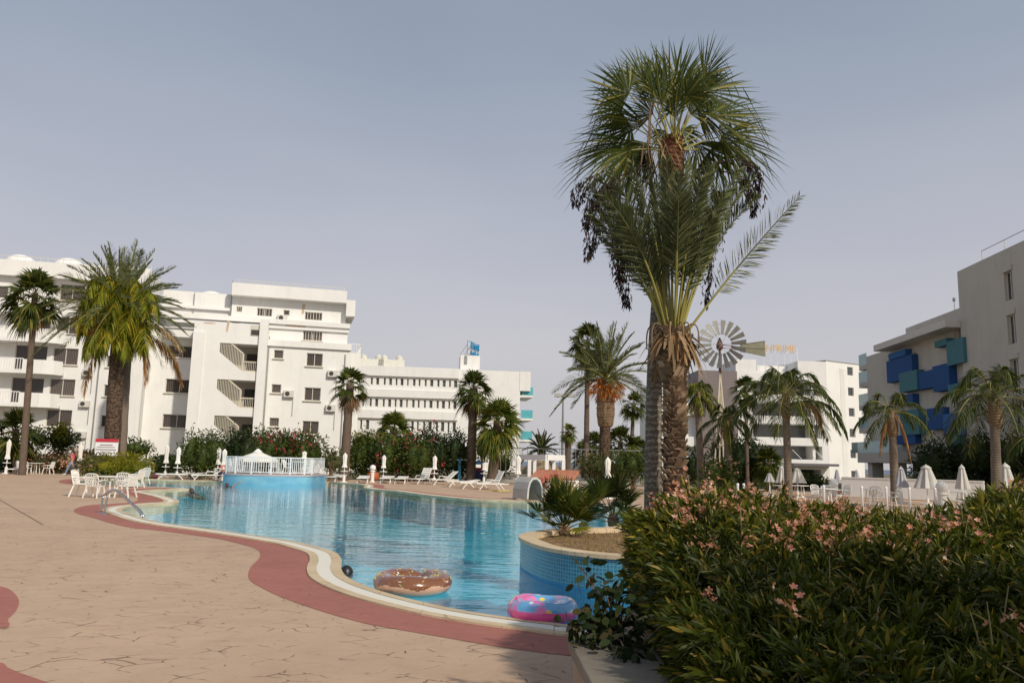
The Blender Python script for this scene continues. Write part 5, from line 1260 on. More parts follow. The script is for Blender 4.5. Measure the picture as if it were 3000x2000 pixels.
# unseen tree added out of frame to darken the lower hedge with dappled shade
rng = np.random.default_rng(90); root = empty('added_shade_tree', (5.3, -.1, 0), 'unseen leafy tree added at the right to cast shade on the planter', 'tree')
mb = MB(); mb.tube([(0, 0, 0), (.1, .05, 1.5), (0, 0, 3.0)], [.16, .13, .10], 10); mb.build('trunk', TWIG, root, smooth=True)
mb = MB()
for k in range(7): a = k*.9; mb.tube([(0, 0, 2.8), (.5*math.cos(a), .5*math.sin(a), 3.7), (1.1*math.cos(a), 1.1*math.sin(a), 4.4)], [.07, .05, .02], 6)
mb.build('limbs', TWIG, root)
nb = NB(); C = rand_dirs(46, rng)*[1.75, 1.2, .8]*rng.uniform(.35, 1, (46, 1)) + [0, .1, 4.5]
p = np.repeat(C, 70, 0) + rng.normal(0, .17, (46*70, 3)); k = len(p); blades(nb, p, rng.normal(0, .7, (k, 3)), rng.uniform(.08, .16, k), .05, rand_dirs(k, rng), .1); nb.build('crown', GRN, root)
# ------------------------------------------------------------ furniture and small things
def gnd(x, y, z=0.): return G(x, y, z)
def closed_umbrella(x, Y, ytop, label, group, m=CANVAS, slim=True, table=True, z0=0., w=None):
    g = P(x, 1080, Y); g.z = z0; H = P(x, ytop, Y).z - z0
    r = empty('closed_umbrella', g, label, 'parasol', random.uniform(0, 1), group)
    q = MB(); q.bar((0, 0, 0), (0, 0, H-.1), .045); q.build('pole', WHITE2, r)
    q = MB(); q.lathe([(.22, 0), (.22, .05), (.09, .07), (.085, .42), (.05, .44)] if slim else [(.3, 0), (.3, .08), (.06, .1), (.06, .3)], (0, 0, 0), 14); q.build('base', PLASTIC, r)
    if table: q = MB(); q.lathe([(.03, .66), (.24, .67), (.25, .69), (.24, .71), (.03, .71)], (0, 0, 0), 16); q.build('drinks_table', PLASTIC, r)
    q = MB(); zb = .92 if slim else .75; h = H - zb
    if slim: pr = [(.13, 0), (.15, .01), (.13, .10), (.10, .22), (.105, .5), (.125, .75), (.115, .86), (.06, .87)]
    else: w = w or .3; pr = [(w*.96, 0), (w, .015), (w*.8, .25), (w*.58, .55), (w*.4, .8), (w*.3, .88)]
    q.lathe([(a, zb + b*h) for a, b in pr], (0, 0, 0), 32, .14, 8); q.build('canopy', m, r, smooth=False)
    q = MB(); cw = .115 if slim else w*.42; q.lathe([(cw, zb + .84*h), (cw*1.05, zb + .87*h), (cw*.5, zb + .96*h), (.02, zb + h), (.015, zb + 1.03*h)], (0, 0, 0), 16, .08, 4); q.build('top_cap', m, r)
    return r
GU = 'closed parasols round the pool'
for x, Y, yt, lb in ((14,52,1009,'closed white parasol at the left edge, in front of the low fan palm'),(181,51,1018,'closed white parasol just right of the walking woman'),
    (278,55,1019,'closed white parasol beside the grey palm trunk, left of two'),(299,55,1019,'closed white parasol beside the shrub, right of the two near the grey trunk'),
    (380,51,1021,'closed white parasol in front of the recessed wing window, left of a pair'),(407,49,1026,'closed white parasol left of the fan-shaped dark tree, right of a pair'),
    (500,50,1027,'closed white parasol left of the railed platform, left of the close pair'),(513,48,1031,'closed white parasol touching the left end of the railed platform'),
    (791,50,1040,'closed white parasol in front of the fan palm at the block corner'),(881,52,1045,'closed white parasol right of the globe lamp, before the red oleander'),
    (998,50,1046,'closed white parasol behind the raised lounger'),(1112,54,1062,'closed white parasol before the red and blue play hut'),(1190,40,1046,'closed white parasol in front of the white pergola'),(1396,36,1050,'closed white parasol left of the twin palm trunks')):
    closed_umbrella(x, Y, yt, lb, GU)
GB = 'closed beige parasols on the right terrace'
for x, Y, yt, lb, w, m, sl in ((1767,44,1086,'smallest closed grey parasol under the low dark fan palm',.28,GREYCANVAS,0),(1795,42,1070,'closed cream parasol left of the large queen palm trunk',.30,BEIGECANVAS,0),(1831,43,1074,'closed beige parasol right of the large queen palm trunk',.42,BEIGECANVAS,0),
    (1922,46,1077,'slim closed grey parasol by the globe lamp',.2,GREYCANVAS,0),(1967,48,1078,'slim closed grey parasol at the annex corner',.2,GREYCANVAS,0),(2069,38,1071,'closed parasol just right of the queen palm with brown fronds',.30,GREYCANVAS,0),
    (2127,37,1067,'widest half-open beige parasol beside the globe bollard',.50,BEIGECANVAS,0),(2209,37,1067,'closed beige parasol standing alone before the dark trees',.30,BEIGECANVAS,0),(2309,34,1063,'closed beige parasol right of the largest queen palm trunk',.40,BEIGECANVAS,0)):
    closed_umbrella(x, Y, yt, lb, GB, m, False, False, w=w)
# chairs
def make_chair(label, group):
    r = empty('garden_chair', (0, 0, 0), label, 'chair', 0, group)
    q = MB(); q.prism([(-.23,-.24),(.23,-.24),(.25,.22),(-.25,.22)], .42, .45); q.build('seat', PLASTIC, r, bevel=.008)
    for sx in (-1, 1):
        for sy in (-1, 1):
            q = MB(); q.bar((sx*.21, sy*.20, .42), (sx*.27, sy*.27 + (.05 if sy > 0 else 0), 0), .045, .03); q.build('leg', PLASTIC, r)
        q = MB(); q.tube([(sx*.24, .24, .62), (sx*.29, .10, .66), (sx*.29, -.15, .65), (sx*.25, -.22, .6), (sx*.23, -.22, .43)], .02, 6); q.build('armrest', PLASTIC, r, smooth=True)
    q = MB(); bk = [(-.24,.22,.44),(-.26,.27,.66),(-.23,.33,.86),(-.12,.35,.90),(.12,.35,.90),(.23,.33,.86),(.26,.27,.66),(.24,.22,.44)]
    q.tube(bk, .02, 6)
    for k in range(-3, 4): q.bar((k*.065, .22, .44), (k*.068, .345, .88), .034, .012)
    for a, b in (((-.25,.25,.58),(.25,.25,.58)),((-.25,.30,.74),(.25,.30,.74))): q.bar(a, b, .03, .014)
    for k in range(-3, 3): q.bar((k*.075, .225, .46), (k*.075+.15, .34, .86), .02, .01)
    q.build('backrest', PLASTIC, r); return r
def make_table(label, group=None, R=.45, h=.72, cat='table'):
    r = empty('round_table', (0, 0, 0), label, cat, 0, group)
    q = MB(); q.lathe([(.02, h-.035), (R, h-.03), (R+.01, h-.015), (R, h), (.02, h)], (0, 0, 0), 28); q.build('tabletop', PLASTIC, r)
    for k in range(4):
        a = PI/4 + k*PI/2; q = MB(); q.bar((math.cos(a)*R*.45, math.sin(a)*R*.45, h-.03), (math.cos(a)*R*.62, math.sin(a)*R*.62, 0), .05, .03); q.build('leg', PLASTIC, r)
    return r
ch0 = None
def chair(x, y, rz, label, group, z=0.):
    global ch0
    if ch0 is None: ch0 = make_chair(label, group); ch0.location = (x, y, z); ch0.rotation_euler = (0, 0, rz); return ch0
    c = dup(ch0, (x, y, z), rz, label, .9); c['group'] = group; return c
tb0 = None
def table(x, y, label, z=0.):
    global tb0
    if tb0 is None: tb0 = make_table(label, 'round plastic tables'); tb0.location = (x, y, z); return tb0
    return dup(tb0, (x, y, z), 0, label)
g = gnd(246, 1141); T0 = Vector((g.x, 28.0, 0))
table(T0.x, T0.y, 'white round plastic table on the deck nearest the chrome handrail')
GC = 'chairs round the nearest table'
chair(T0.x-.80, T0.y-.1, PI/2+.1, 'white chair on the left side of the nearest round table', GC)
chair(T0.x+.66, T0.y-.05, -PI/2-.15, 'white lattice chair on the right side of the nearest round table', GC)
chair(T0.x-.05, T0.y-.72, PI-.05, 'white chair with its back to the camera at the nearest round table', GC)
chair(T0.x+.02, T0.y+.75, 0.05, 'white chair facing the camera behind the nearest round table', GC)
g = gnd(325, 1112); chair(g.x, g.y, -PI/2-.4, 'white lattice chair by the water, between the clipped bush and the far pool edge', 'single chairs by the pool')
g = gnd(291, 1121); chair(g.x, g.y+.8, -PI/2-.2, 'white chair partly behind the clipped yellow-green bush', 'single chairs by the pool')
g = gnd(80, 1088); table(g.x, g.y, 'white table in the far left group before the salmon oleanders')
chair(g.x-.1, g.y-.8, PI, 'chair with its back to the camera in the far left group', 'chairs of the far left group'); chair(g.x+.9, g.y-.1, -PI/2, 'chair on the right of the far left table', 'chairs of the far left group'); chair(g.x-.9, g.y, PI/2, 'chair on the left of the far left table', 'chairs of the far left group')
g = gnd(893, 1104); 
# loungers
def make_lounger(raised, label, group):
    r = empty('sun_lounger', (0, 0, 0), label, 'sun lounger', 0, group)
    q = MB(); q.box(-.32, .32, -.95, .25, .30, .335); 
    for k in range(8): q.box(-.31, .31, -.93+k*.147, -.93+k*.147+.11, .336, .35)
    q.build('bed', PLASTIC, r)
    q = MB(); an = math.radians(raised); L = .78
    for k in range(6):
        a = .04 + k*.125; y0, z0 = .25 + math.cos(an)*a, .32 + math.sin(an)*a; y1, z1 = .25 + math.cos(an)*(a+.1), .32 + math.sin(an)*(a+.1); q.bar((0, y0, z0), (0, y1, z1), .62, .03)
    for sx in (-1, 1): q.bar((sx*.31, .25, .32), (sx*.31, .25+math.cos(an)*L, .32+math.sin(an)*L), .04)
    q.build('backrest', PLASTIC, r)
    for sx in (-1, 1):
        q = MB(); q.bar((sx*.31, -.95, .32), (sx*.31, .9, .32), .05); q.build('side_rail', PLASTIC, r)
        for y0, y1 in ((-.55, -.8), (.35, .65)):
            q = MB(); q.bar((sx*.3, y0, .31), (sx*.3, y1, 0), .05, .04); q.build('leg', PLASTIC, r)
    if raised > 20:
        for sx in (-1, 1): q = MB(); q.tube([(sx*.36, -.15, .34), (sx*.36, -.1, .52), (sx*.36, .25, .52), (sx*.34, .35, .4)], .02, 6); q.build('armrest', PLASTIC, r)
    return r
GL_ = 'sun loungers along the far pool edge'
LF = None; LR = None
for x, y, rz, up_, lb in ((834,1109,.1,8,'flat lounger left of the globe lamp, seen from its foot end'),(889,1109,.0,8,'flat lounger right of the globe lamp, at the parasol foot'),(922,1110,.0,8,'flat lounger at the right end of the row of three short-looking ones'),
      (968,1111,-.55,62,'lounger with its back fully raised, left of the parasol'),(1018,1113,-1.05,42,'lounger with half-raised back behind the parasol foot'),(1060,1118,-1.25,6,'flat lounger nearest the pool edge, left of two'),(1092,1122,-1.25,6,'flat lounger in front of the fan palm pair'),(1128,1124,-1.15,55,'lounger with raised back left of the curved waterfall'),
      (36,1088,.3,8,'lounger at the far left parasol'),(399,1101,-1.5,10,'lounger at the foot of the pair of parasols, left'),(428,1101,-1.5,10,'lounger under the fan-shaped dark tree'),(478,1103,-1.2,35,'lounger left of the platform with a grey towel'),(770,1106,-.2,10,'lounger beside the parasol at the fan palm trunk')):
    g = gnd(x, y)
    if up_ < 20:
        if LF is None: LF = make_lounger(8, lb, GL_); L_ = LF; L_.location = g; L_.rotation_euler = (0, 0, rz)
        else: L_ = dup(LF, g, rz, lb)
    else:
        if up_ > 50 and LR is not None: L_ = dup(LR, g, rz, lb)
        else:
            L_ = make_lounger(up_, lb, GL_); L_.location = g; L_.rotation_euler = (0, 0, rz)
            if up_ > 50: LR = L_
g = gnd(1148, 1128); q = MB(); q.box(-.5, .5, -.12, .12, .0, .05); tag(q.build('yellow_mat', plain('yellow_foam', (.62, .50, .10), .6), loc=(g.x, g.y, .003), bevel=.01), 'thin yellow pool float lying on the deck left of the curved waterfall', 'pool float')
# globe lamps
def globe(x, y, Y, label, h=1.0, rg=.2, w=.12):
    g = P(x, 1080, Y); g.z = 0; r = empty('globe_lamp', g, label, 'garden lamp', 0, 'white globe lamps'); z = P(x, y, Y).z
    q = MB(); q.lathe([(w*1.5, 0), (w*1.5, .05), (w, .08), (w, z-rg-.06), (w*1.35, z-rg-.05), (w*1.3, z-rg+.03)], (0, 0, 0), 16); q.build('post', PLASTIC, r)
    q = MB(); q.lathe([(max(.01, rg*math.sin(PI*k/12)), -rg*math.cos(PI*k/12)) for k in range(13)], (0, 0, z), 20); q.build('globe', plain('opal_globe', (.82, .81, .76), .25), r, smooth=True); return r
globe(856, 1074, 52, 'globe lamp post in front of the orange object and green tree'); globe(1914, 1109, 36, 'globe lamp on the terrace in front of the white annex', .9); globe(2161, 1118, 33, 'globe bollard in front of the widest beige parasol', .9, .24, .17)
q = MB(); g = P(857, 1093, 55); q.lathe([(.02, 0), (.28, .03), (.42, .25), (.38, .5), (.18, .62), (.17, .68), (.02, .68)], (0, 0, 0), 20); tag(q.build('clay_jar', plain('orange_clay', (.42, .11, .03), .7), loc=(g.x, g.y, 0), smooth=True), 'large orange clay jar behind the globe lamp', 'jar')
for x, s in ((743, 0), (820, 1)):
    pass
# railed platform
cx_ = P(617, 1100, 46.2); Rr = PXM(43.5, 107); ZT = .52
root = empty('bridge_platform', (cx_.x, cx_.y, -1.25), 'curved blue platform in the pool with a white baluster railing', 'platform')
def arcp(r, k=40, a0=-PI, a1=0., sy=.62): return [(r*math.cos(a0+(a1-a0)*i/k), r*sy*math.sin(a0+(a1-a0)*i/k)) for i in range(k+1)]
arc = arcp(Rr); back = [(Rr, 3.2), (-Rr, 3.2)]
t = NT('platform_paint'); nz = t.noise(t.coord('Object', (.6, .6, 1)), 1.2, 4); M_PF = t.done(t.bsdf(t.ramp(nz, [(.3, (.10, .33, .50)), (.7, (.26, .52, .62))]), .4))
mb = MB(); mb.prism(arc + back, 0, 1.25 + ZT - .10); mb.build('wall', M_PF, root)
mb = MB(); mb.prism([(x*1.015, y*1.015) for x, y in arc] + [(Rr*1.015, 3.25), (-Rr*1.015, 3.25)], 1.25 + ZT - .099, 1.25 + ZT); mb.build('deck_slab', plain('platform_edge', (.48, .40, .40), .7), root)
mb = MB(); ra = arcp(Rr*.96, 60); rp = [(x, y) for x, y in ra]; zr = 1.25 + ZT
rp = [(-Rr*.96, 3.0)] + rp + [(Rr*.96, 3.0)]
for i in range(len(rp)-1):
    a, b = rp[i], rp[i+1]; mb.bar((a[0], a[1], zr+.92), (b[0], b[1], zr+.92), .07, .05); mb.bar((a[0], a[1], zr+.10), (b[0], b[1], zr+.10), .04)
mb.build('handrail', WHITE2, root)
mb = MB(); k = 0; tot = 0
fine = arcp(Rr*.96, 56)
for i, (x, y) in enumerate(fine): mb.bar((x, y, zr+.1), (x, y, zr+.9), .032)
for sx in (-1, 1):
    for j in range(1, 12): mb.bar((sx*Rr*.96, 3.0*j/11, zr+.1), (sx*Rr*.96, 3.0*j/11, zr+.9), .032)
mb.build('balusters', WHITE2, root)
for i in range(0, 57, 8):
    x, y = fine[i]; mb = MB(); mb.bar((x, y, zr), (x, y, zr+.95), .08); mb.build('post', WHITE2, root)
PC_ = Vector((cx_.x, cx_.y, ZT))
# open umbrella
u = empty('open_umbrella', (PC_.x - PXM(46, 31), PC_.y + .2, ZT), 'open white parasol shading the tables on the railed platform', 'parasol'); zt_ = P(601, 1033, 46).z - ZT
q = MB(); q.bar((0, 0, 0), (0, 0, zt_), .05); q.build('pole', WHITE2, u)
q = MB(); rU = PXM(46, 47); nS = 8
vs = [(0, 0, zt_-.05)] + [(rU*math.cos(2*PI*k/nS+.39), rU*math.sin(2*PI*k/nS+.39), zt_-.52) for k in range(nS)] + [(rU*math.cos(2*PI*k/nS+.39), rU*math.sin(2*PI*k/nS+.39), zt_-.68) for k in range(nS)]
q.add(vs, [(0, 1+k, 1+(k+1) % nS) for k in range(nS)] + [(1+k, 9+k, 9+(k+1) % nS, 1+(k+1) % nS) for k in range(nS)]); q.build('canopy', CANVAS, u)
q = MB(); q.lathe([(.28, zt_-.14), (.1, zt_+.03), (.02, zt_+.08)], (0, 0, 0), 12); q.build('top_cap', CANVAS, u)
for k in range(nS):
    q = MB(); a = 2*PI*k/nS+.39; q.bar((0, 0, zt_-.9), (rU*.97*math.cos(a), rU*.97*math.sin(a), zt_-.9), .025); q.build('rib', WHITE2, u)
GP = 'chairs on the railed platform'
table(PC_.x-1.35, PC_.y+.3, 'table under the open parasol on the railed platform', ZT); table(PC_.x+1.5, PC_.y+.6, 'table at the right end of the railed platform', ZT)
for dx, dy, rz, lb in ((-2.1,.2,1.6,'left chair at the parasol table on the platform'),(-.75,.1,-1.6,'right chair at the parasol table on the platform'),(.35,-.1,PI,'chair with its back to the pool in the middle of the platform'),(1.0,.3,1.5,'chair left of the right platform table'),(2.1,.5,-1.5,'chair near the right end of the platform railing'),(-1.4,1.1,0,'chair behind the parasol table on the platform')):
    chair(PC_.x+dx, PC_.y+dy, rz, lb, GP, ZT)
q = closed_umbrella(697, 47, 1036, 'closed white parasol standing on the railed platform', GU, z0=ZT)
# chrome handrail
hr = empty('pool_handrail', gnd(233, 1180), 'bent chrome handrail at the pool bay nearest the round table', 'handrail')
o = Vector(hr.location)
for k, (dx, dy) in enumerate(((0, 0), (.30, .42))):
    a = gnd(231 + 8*k, 1178 + 1.5*k) if k == 0 else gnd(240, 1181)
    q = MB(); e_ = gnd(320 + 9*k, 1170 + 3*k); Yd = a.y
    q = MB(); pts = [a, a + Vector((.02, 0, .45)), P(238 + 6*k, 1137, Yd), P(250 + 5*k, 1127, Yd-.1), P(262+4*k, 1125, Yd-.2), P(276+3*k, 1133, Yd-.3), P(300+3*k, 1155, Yd-.4), P(318+4*k, 1172, Yd-.5), P(326+4*k, 1184, Yd-.55)]
    pts = [Vector(p) - o for p in catmull([Vector(p) for p in pts], 5, False)]; pts.append(pts[-1] + Vector((-.03, 0, -.5)))
    q.tube(pts, .026, 8); q.build('rail', CHROME, hr, smooth=True)
    q = MB(); q.lathe([(.07, 0), (.06, .02), (.03, .03)], tuple(Vector(a) - o), 12); q.build('floor_flange', CHROME, hr)
# inflatable rings
def ring(name, label, cx, cy, Y, w_px, m_top, m_bot, ratio=.34, rz=0., squash=1.0, tilt=0., bite=False):
    c = P(cx, cy, Y); R = PXM(Y, w_px/2); r = R*ratio; R0 = R - r
    root = empty(name, (c.x, c.y, WATER_Z), label, 'swim ring', rz, 'inflatable rings floating near the coping'); root.rotation_euler = (tilt, 0, rz)
    nu, nv = 180, 56; V = []; 
    for i in range(nu):
        a = 2*PI*i/nu; wr = 1 + .015*math.sin(a*22)
        rr = r*(1 + .05*math.sin(3*a+1)); RR = R0
        if bite:
            da = abs((a - 1.05 + PI) % (2*PI) - PI); pinch = math.exp(-(da/.22)**2); rr *= 1 - .16*pinch; RR = R0*(1 - .05*pinch)
        for j in range(nv):
            b = 2*PI*j/nv; V.append(((RR + rr*math.cos(b)*(wr if abs(math.cos(b)) > .8 else 1))*math.cos(a), (RR + rr*math.cos(b))*math.sin(a), rr*squash*(math.sin(b) + .90)))
    def part(sel, nm, m, sc=1.):
        q = MB(); q.v = V; fs = []
        for i in range(nu):
            for j in range(nv):
                if sel(i, j): fs.append((i*nv+j, ((i+1) % nu)*nv+j, ((i+1) % nu)*nv+(j+1) % nv, i*nv+(j+1) % nv))
        q.f = fs; o = q.build(nm, m, root, smooth=True, fix=False); bm_ = bmesh.new(); bm_.from_mesh(o.data); bmesh.ops.delete(bm_, geom=[v for v in bm_.verts if not v.link_faces], context='VERTS'); bm_.to_mesh(o.data); bm_.free(); return o
    return root, part, R0, r, nu, nv
VIN = dict(Coat_Weight=.7, Coat_Roughness=.08)
def vinyl(name, c, **k):
    t = NT(name); return t.done(t.bsdf(c, .22, t.bump(t.noise(t.coord('Object'), 9, 3), .12, .02), Coat_Weight=.7, Coat_Roughness=.06, Subsurface_Weight=.0))
t = NT('chocolate_vinyl'); co = t.coord('Object'); vo = t.n('ShaderNodeTexVoronoi', ins={'Vector': co, 'Scale': 26.}); 
dots = t.ramp(vo.outputs['Distance'], [(.10, 1.), (.14, 0.)]); c = t.mix(t.math('MULTIPLY', dots, .85), (.22, .085, .035), (.70, .52, .40)); M_CH = t.done(t.bsdf(c, .2, t.bump(t.noise(co, 9, 3), .15, .02), Coat_Weight=.8, Coat_Roughness=.05))
M_DB = vinyl('donut_base_vinyl', (.66, .40, .27)); M_DB2 = vinyl('cream_vinyl', (.70, .58, .44))
root, part, R0, r, nu, nv = ring('donut_ring', 'inflatable doughnut ring with chocolate icing and coloured sprinkles', 947, 1338, 10.05, 174, None, None, .31, .3, .80, .02, True)
def icing(i, j):
    b = 2*PI*(j+.5)/nv; a = 2*PI*i/nu; lim = -.10 + .28*math.sin(a*5+.7) + .12*math.sin(a*9)
    return math.sin(b) > lim*.6 + (.1 if math.cos(b) > 0 else -.2)
part(icing, 'icing', M_CH); part(lambda i, j: not icing(i, j) and math.sin(2*PI*(j+.5)/nv) > -.45, 'dough_side', M_DB); part(lambda i, j: not icing(i, j) and not math.sin(2*PI*(j+.5)/nv) > -.45, 'dough_base', M_DB2)
rngp = random.Random(4); SPR = [('yellow_sprinkle', (.72, .52, .08)), ('white_sprinkle', (.80, .76, .70)), ('green_sprinkle', (.42, .50, .16)), ('orange_sprinkle', (.70, .30, .14))]
for nm, c in SPR:
    q = MB()
    for _ in range(15):
        a = rngp.uniform(0, 2*PI); b = rngp.uniform(.25, 2.6); rr = r*1.012*(1 + .05*math.sin(3*a+1))
        def sp(a, b): return Vector(((R0 + rr*math.cos(b))*math.cos(a), (R0 + rr*math.cos(b))*math.sin(a), rr*.80*(math.sin(b)+.90)))
        da, db = rngp.uniform(-.075, .075), rngp.uniform(-.16, .16); q.bar(sp(a, b), sp(a+da*1.3, b+db*1.3), .022, .008)
    q.build('sprinkles', vinyl(nm, c), root)['label'] = nm.replace('_', ' ') + 's printed on the icing'
t = NT('floral_vinyl'); co = t.coord('Object'); vo = t.n('ShaderNodeTexVoronoi', ins={'Vector': co, 'Scale': 7.}); nz = t.noise(co, 4, 3)
c = t.mix(t.ramp(nz, [(.42, 0.), (.52, 1.)]), (.78, .16, .42), (.14, .40, .70)); d = vo.outputs['Distance']
flm = t.ramp(d, [(.20, 1.), (.26, 0.)]); vc = t.ramp(t.n('ShaderNodeSeparateColor', ins={0: vo.outputs['Color']}).outputs[0], [(.3, (.85, .62, .08)), (.35, (.82, .20, .42)), (.65, (.82, .20, .42)), (.7, (.82, .80, .82))])
c = t.mix(flm, c, vc); M_FLO = t.done(t.bsdf(c, .18, t.bump(t.noise(co, 11, 3), .15, .02), Coat_Weight=.8, Coat_Roughness=.05))
M_PK = vinyl('pink_vinyl', (.82, .09, .34))
root, part, R0, r, nu, nv = ring('swim_ring', 'pink inflatable ring with blue flower-printed top, close to the coping', 1246, 1384, 8.45, 160, None, None, .33, .1, .95, .0)
topf = lambda i, j: math.sin(2*PI*(j+.5)/nv) > (.22 if math.cos(2*PI*(j+.5)/nv) > 0 else -.3)
part(topf, 'printed_top', M_FLO); part(lambda i, j: not topf(i, j), 'pink_underside', M_PK)
q = MB(); q.tube([(-R0-r*.2, -r*.4, r*1.72), (-R0-r*.2, -r*.4, r*1.72+.03)], .012, 8); q.build('valve', M_PK, root)
# black object at the coping
g = GS(1004, 1664, 0); q = MB(); q.lathe([(max(.01, .10*math.sin(PI*k/10)), -.12*math.cos(PI*k/10)) for k in range(11)], (0, 0, 0), 18); tag(q.build('rubber_ball', plain('black_rubber', (.015, .016, .02), .4), loc=(g.x+.05, g.y+.02, -.075), smooth=True), 'small black rubber ball at the bend of the coping', 'ball')
# curved waterfall
g = gnd(1208, 1148); wf = empty('curved_waterfall', (g.x, g.y+.3, 0), 'grey concrete waterfall chute curving over the pool edge', 'fountain', -.5)
q = MB(); prof = [(.55, 0), (.50, .5), (.40, .78), (.18, .93), (-.05, .90), (-.22, .72), (-.30, .45), (-.33, .05)]
prof2 = [(.47, 0), (.42, .48), (.34, .71), (.17, .84), (-.02, .82), (-.15, .67), (-.22, .43), (-.25, .05)]
for pa, nm, mt in ((prof, 'outer_shell', CONC), (prof2, 'inner_chute', plain('chute_paint', (.30, .38, .42), .5))):
    q = MB(); n = len(pa)
    for i in range(n-1):
        q.quad((-.45, pa[i][0], pa[i][1]), (.45, pa[i][0], pa[i][1]), (.45, pa[i+1][0], pa[i+1][1]), (-.45, pa[i+1][0], pa[i+1][1]))
    q.build(nm, mt, wf, smooth=True)
q = MB()
for i in range(len(prof)-1):
    for sx in (-.47, .45): q.add([(sx, *prof[i]), (sx, *prof[i+1]), (sx, *prof2[i+1]), (sx, *prof2[i]), (sx+.02, *prof[i]), (sx+.02, *prof[i+1]), (sx+.02, *prof2[i+1]), (sx+.02, *prof2[i])], [(0,1,2,3), (7,6,5,4), (0,4,5,1), (3,2,6,7)])
q.build('edge_rim', plain('pale_rim', (.50, .52, .50), .6), wf); q = MB(); q.box(-.45, -.43, -.3, .5, 0, .55); q.build('side_panel', CONC, wf)
wf.rotation_euler = (0, 0, -.9)
# pergola, railing, tile roof, thatch
pg = empty('pergola', P(1236, 1090, 52).xy.to_3d(), 'white square-post pergola right of the curved waterfall', 'pergola')
o = Vector(pg.location)
def PP(x, y, Y): return P(x, y, Y) - o
zt_ = P(1250, 1056, 52).z
def L2(x, Y): v = P(x, 1080, Y); return Vector((v.x - o.x, v.y - o.y, 0))
for x, Y in ((1256, 50), (1294, 50.5), (1216, 53), (1228, 56), (1272, 56), (1190, 54)):
    a = L2(x, Y); q = MB(); q.bar(a, a + Vector((0, 0, zt_)), .22); q.build('post', WHITE2, pg)
for a, b in (((1256,50),(1294,50.5)), ((1228,56),(1272,56)), ((1256,50),(1190,54)), ((1294,50.5),(1272,56)), ((1190,54),(1228,56))):
    q = MB(); A = L2(*a) + Vector((0,0,zt_+.16)); B = L2(*b) + Vector((0,0,zt_+.16)); q.bar(A, B, .2, .34); q.build('beam', WHITE2, pg)
rl = empty('terrace_railing', P(1235, 1090, 60).xy.to_3d(), 'long thin metal railing above the pergola', 'railing'); o = Vector(rl.location); zz = P(1235, 1048, 60).z
q = MB(); a = P(1150, 1048, 60) - o; b = P(1470, 1048, 60) - o; a.z = b.z = 0; railing(q, a, b, zz-1.6, 2.2, 26, .04, .06); q.build('rails', METAL, rl); q = MB(); q.bar((a.x, a.y+.4, zz-1.8), (b.x, b.y+.4, zz-1.8), .5, .4); q.build('slab_edge', CONC, rl)
for k in range(5): q = MB(); p_ = a.lerp(b, k/4); q.bar((p_.x, p_.y+.4, 0), (p_.x, p_.y+.4, zz-2.0), .3); q.build('support_column', CONC, rl)
kh = empty('tile_roof_kiosk', P(1268, 1100, 42).xy.to_3d(), 'low white kiosk with a row of red roof tiles', 'kiosk', -.35); w_ = PXM(42, 44)
q = MB(); q.box(-w_, w_, 0, 1.6, 0, .62); q.build('wall', WHITE, kh)
q = MB()
for i in range(15):
    x = -w_ - .1 + (2*w_+.2)*i/14; q.tube([(x, -.3, .66), (x, .9, .98)], .10, 8)
q.build('roof_tiles', plain('terracotta', (.42, .17, .10), .8, .2, 4), kh); q = MB(); q.prism([(-w_-.2, -.3), (w_+.2, -.3), (w_+.2, .9), (-w_-.2, .9)], 0.60, .635); q.build('roof_deck', WHITE, kh)
# slope the deck sheet up: a ridge cap
q = MB(); q.tube([(-w_-.15, .95, 1.02), (w_+.15, .95, 1.02)], .13, 8); q.build('ridge_tile', plain('terracotta', (.4,.2,.1)), kh)
th = empty('thatched_parasol', P(1245, 1090, 66).xy.to_3d(), 'wide thatched straw shade behind the pergola', 'parasol'); ztt = P(1240, 1046, 66).z; rt = PXM(66, 52)
q = MB(); q.lathe([(rt, ztt-1.5), (rt*.98, ztt-1.35), (rt*.5, ztt-.5), (.2, ztt+.1), (.05, ztt+.2)], (0, 0, 0), 28, .03, 9); q.build('thatch', plain('straw_thatch', (.32, .25, .14), .95, .3, 5, .8), th); q = MB(); q.bar((0, 0, 0), (0, 0, ztt-.4), .25); q.build('post', TWIG, th)
fb = NB(); g = gnd(1275, 1112, .0); rng = np.random.default_rng(1); pot = empty('flower_bed', (g.x+.2, 36, 0), 'clump of red flowers right of the curved waterfall', 'flowers')
dd = rand_dirs(90, rng); pc = P(1268, 1104, 36) - pot.location; blades(fb, np.array(pc) + dd*[.42, .3, .24], dd, .12, .10, rand_dirs(90, rng), 0, (0, .5, 1), (.5, 1, .5)); fb.build('flowers', leafmat('coral_petals', (.50, .08, .05), (.70, .25, .20), None, .2), pot)
nb = NB(); dd = rand_dirs(400, rng); nb_c = np.array(pc) - [0, 0, .45]; blades(nb, nb_c + dd*[.6, .35, .42], dd, .2, .05, rand_dirs(400, rng), .1); nb.build('leaves', GRN, pot)
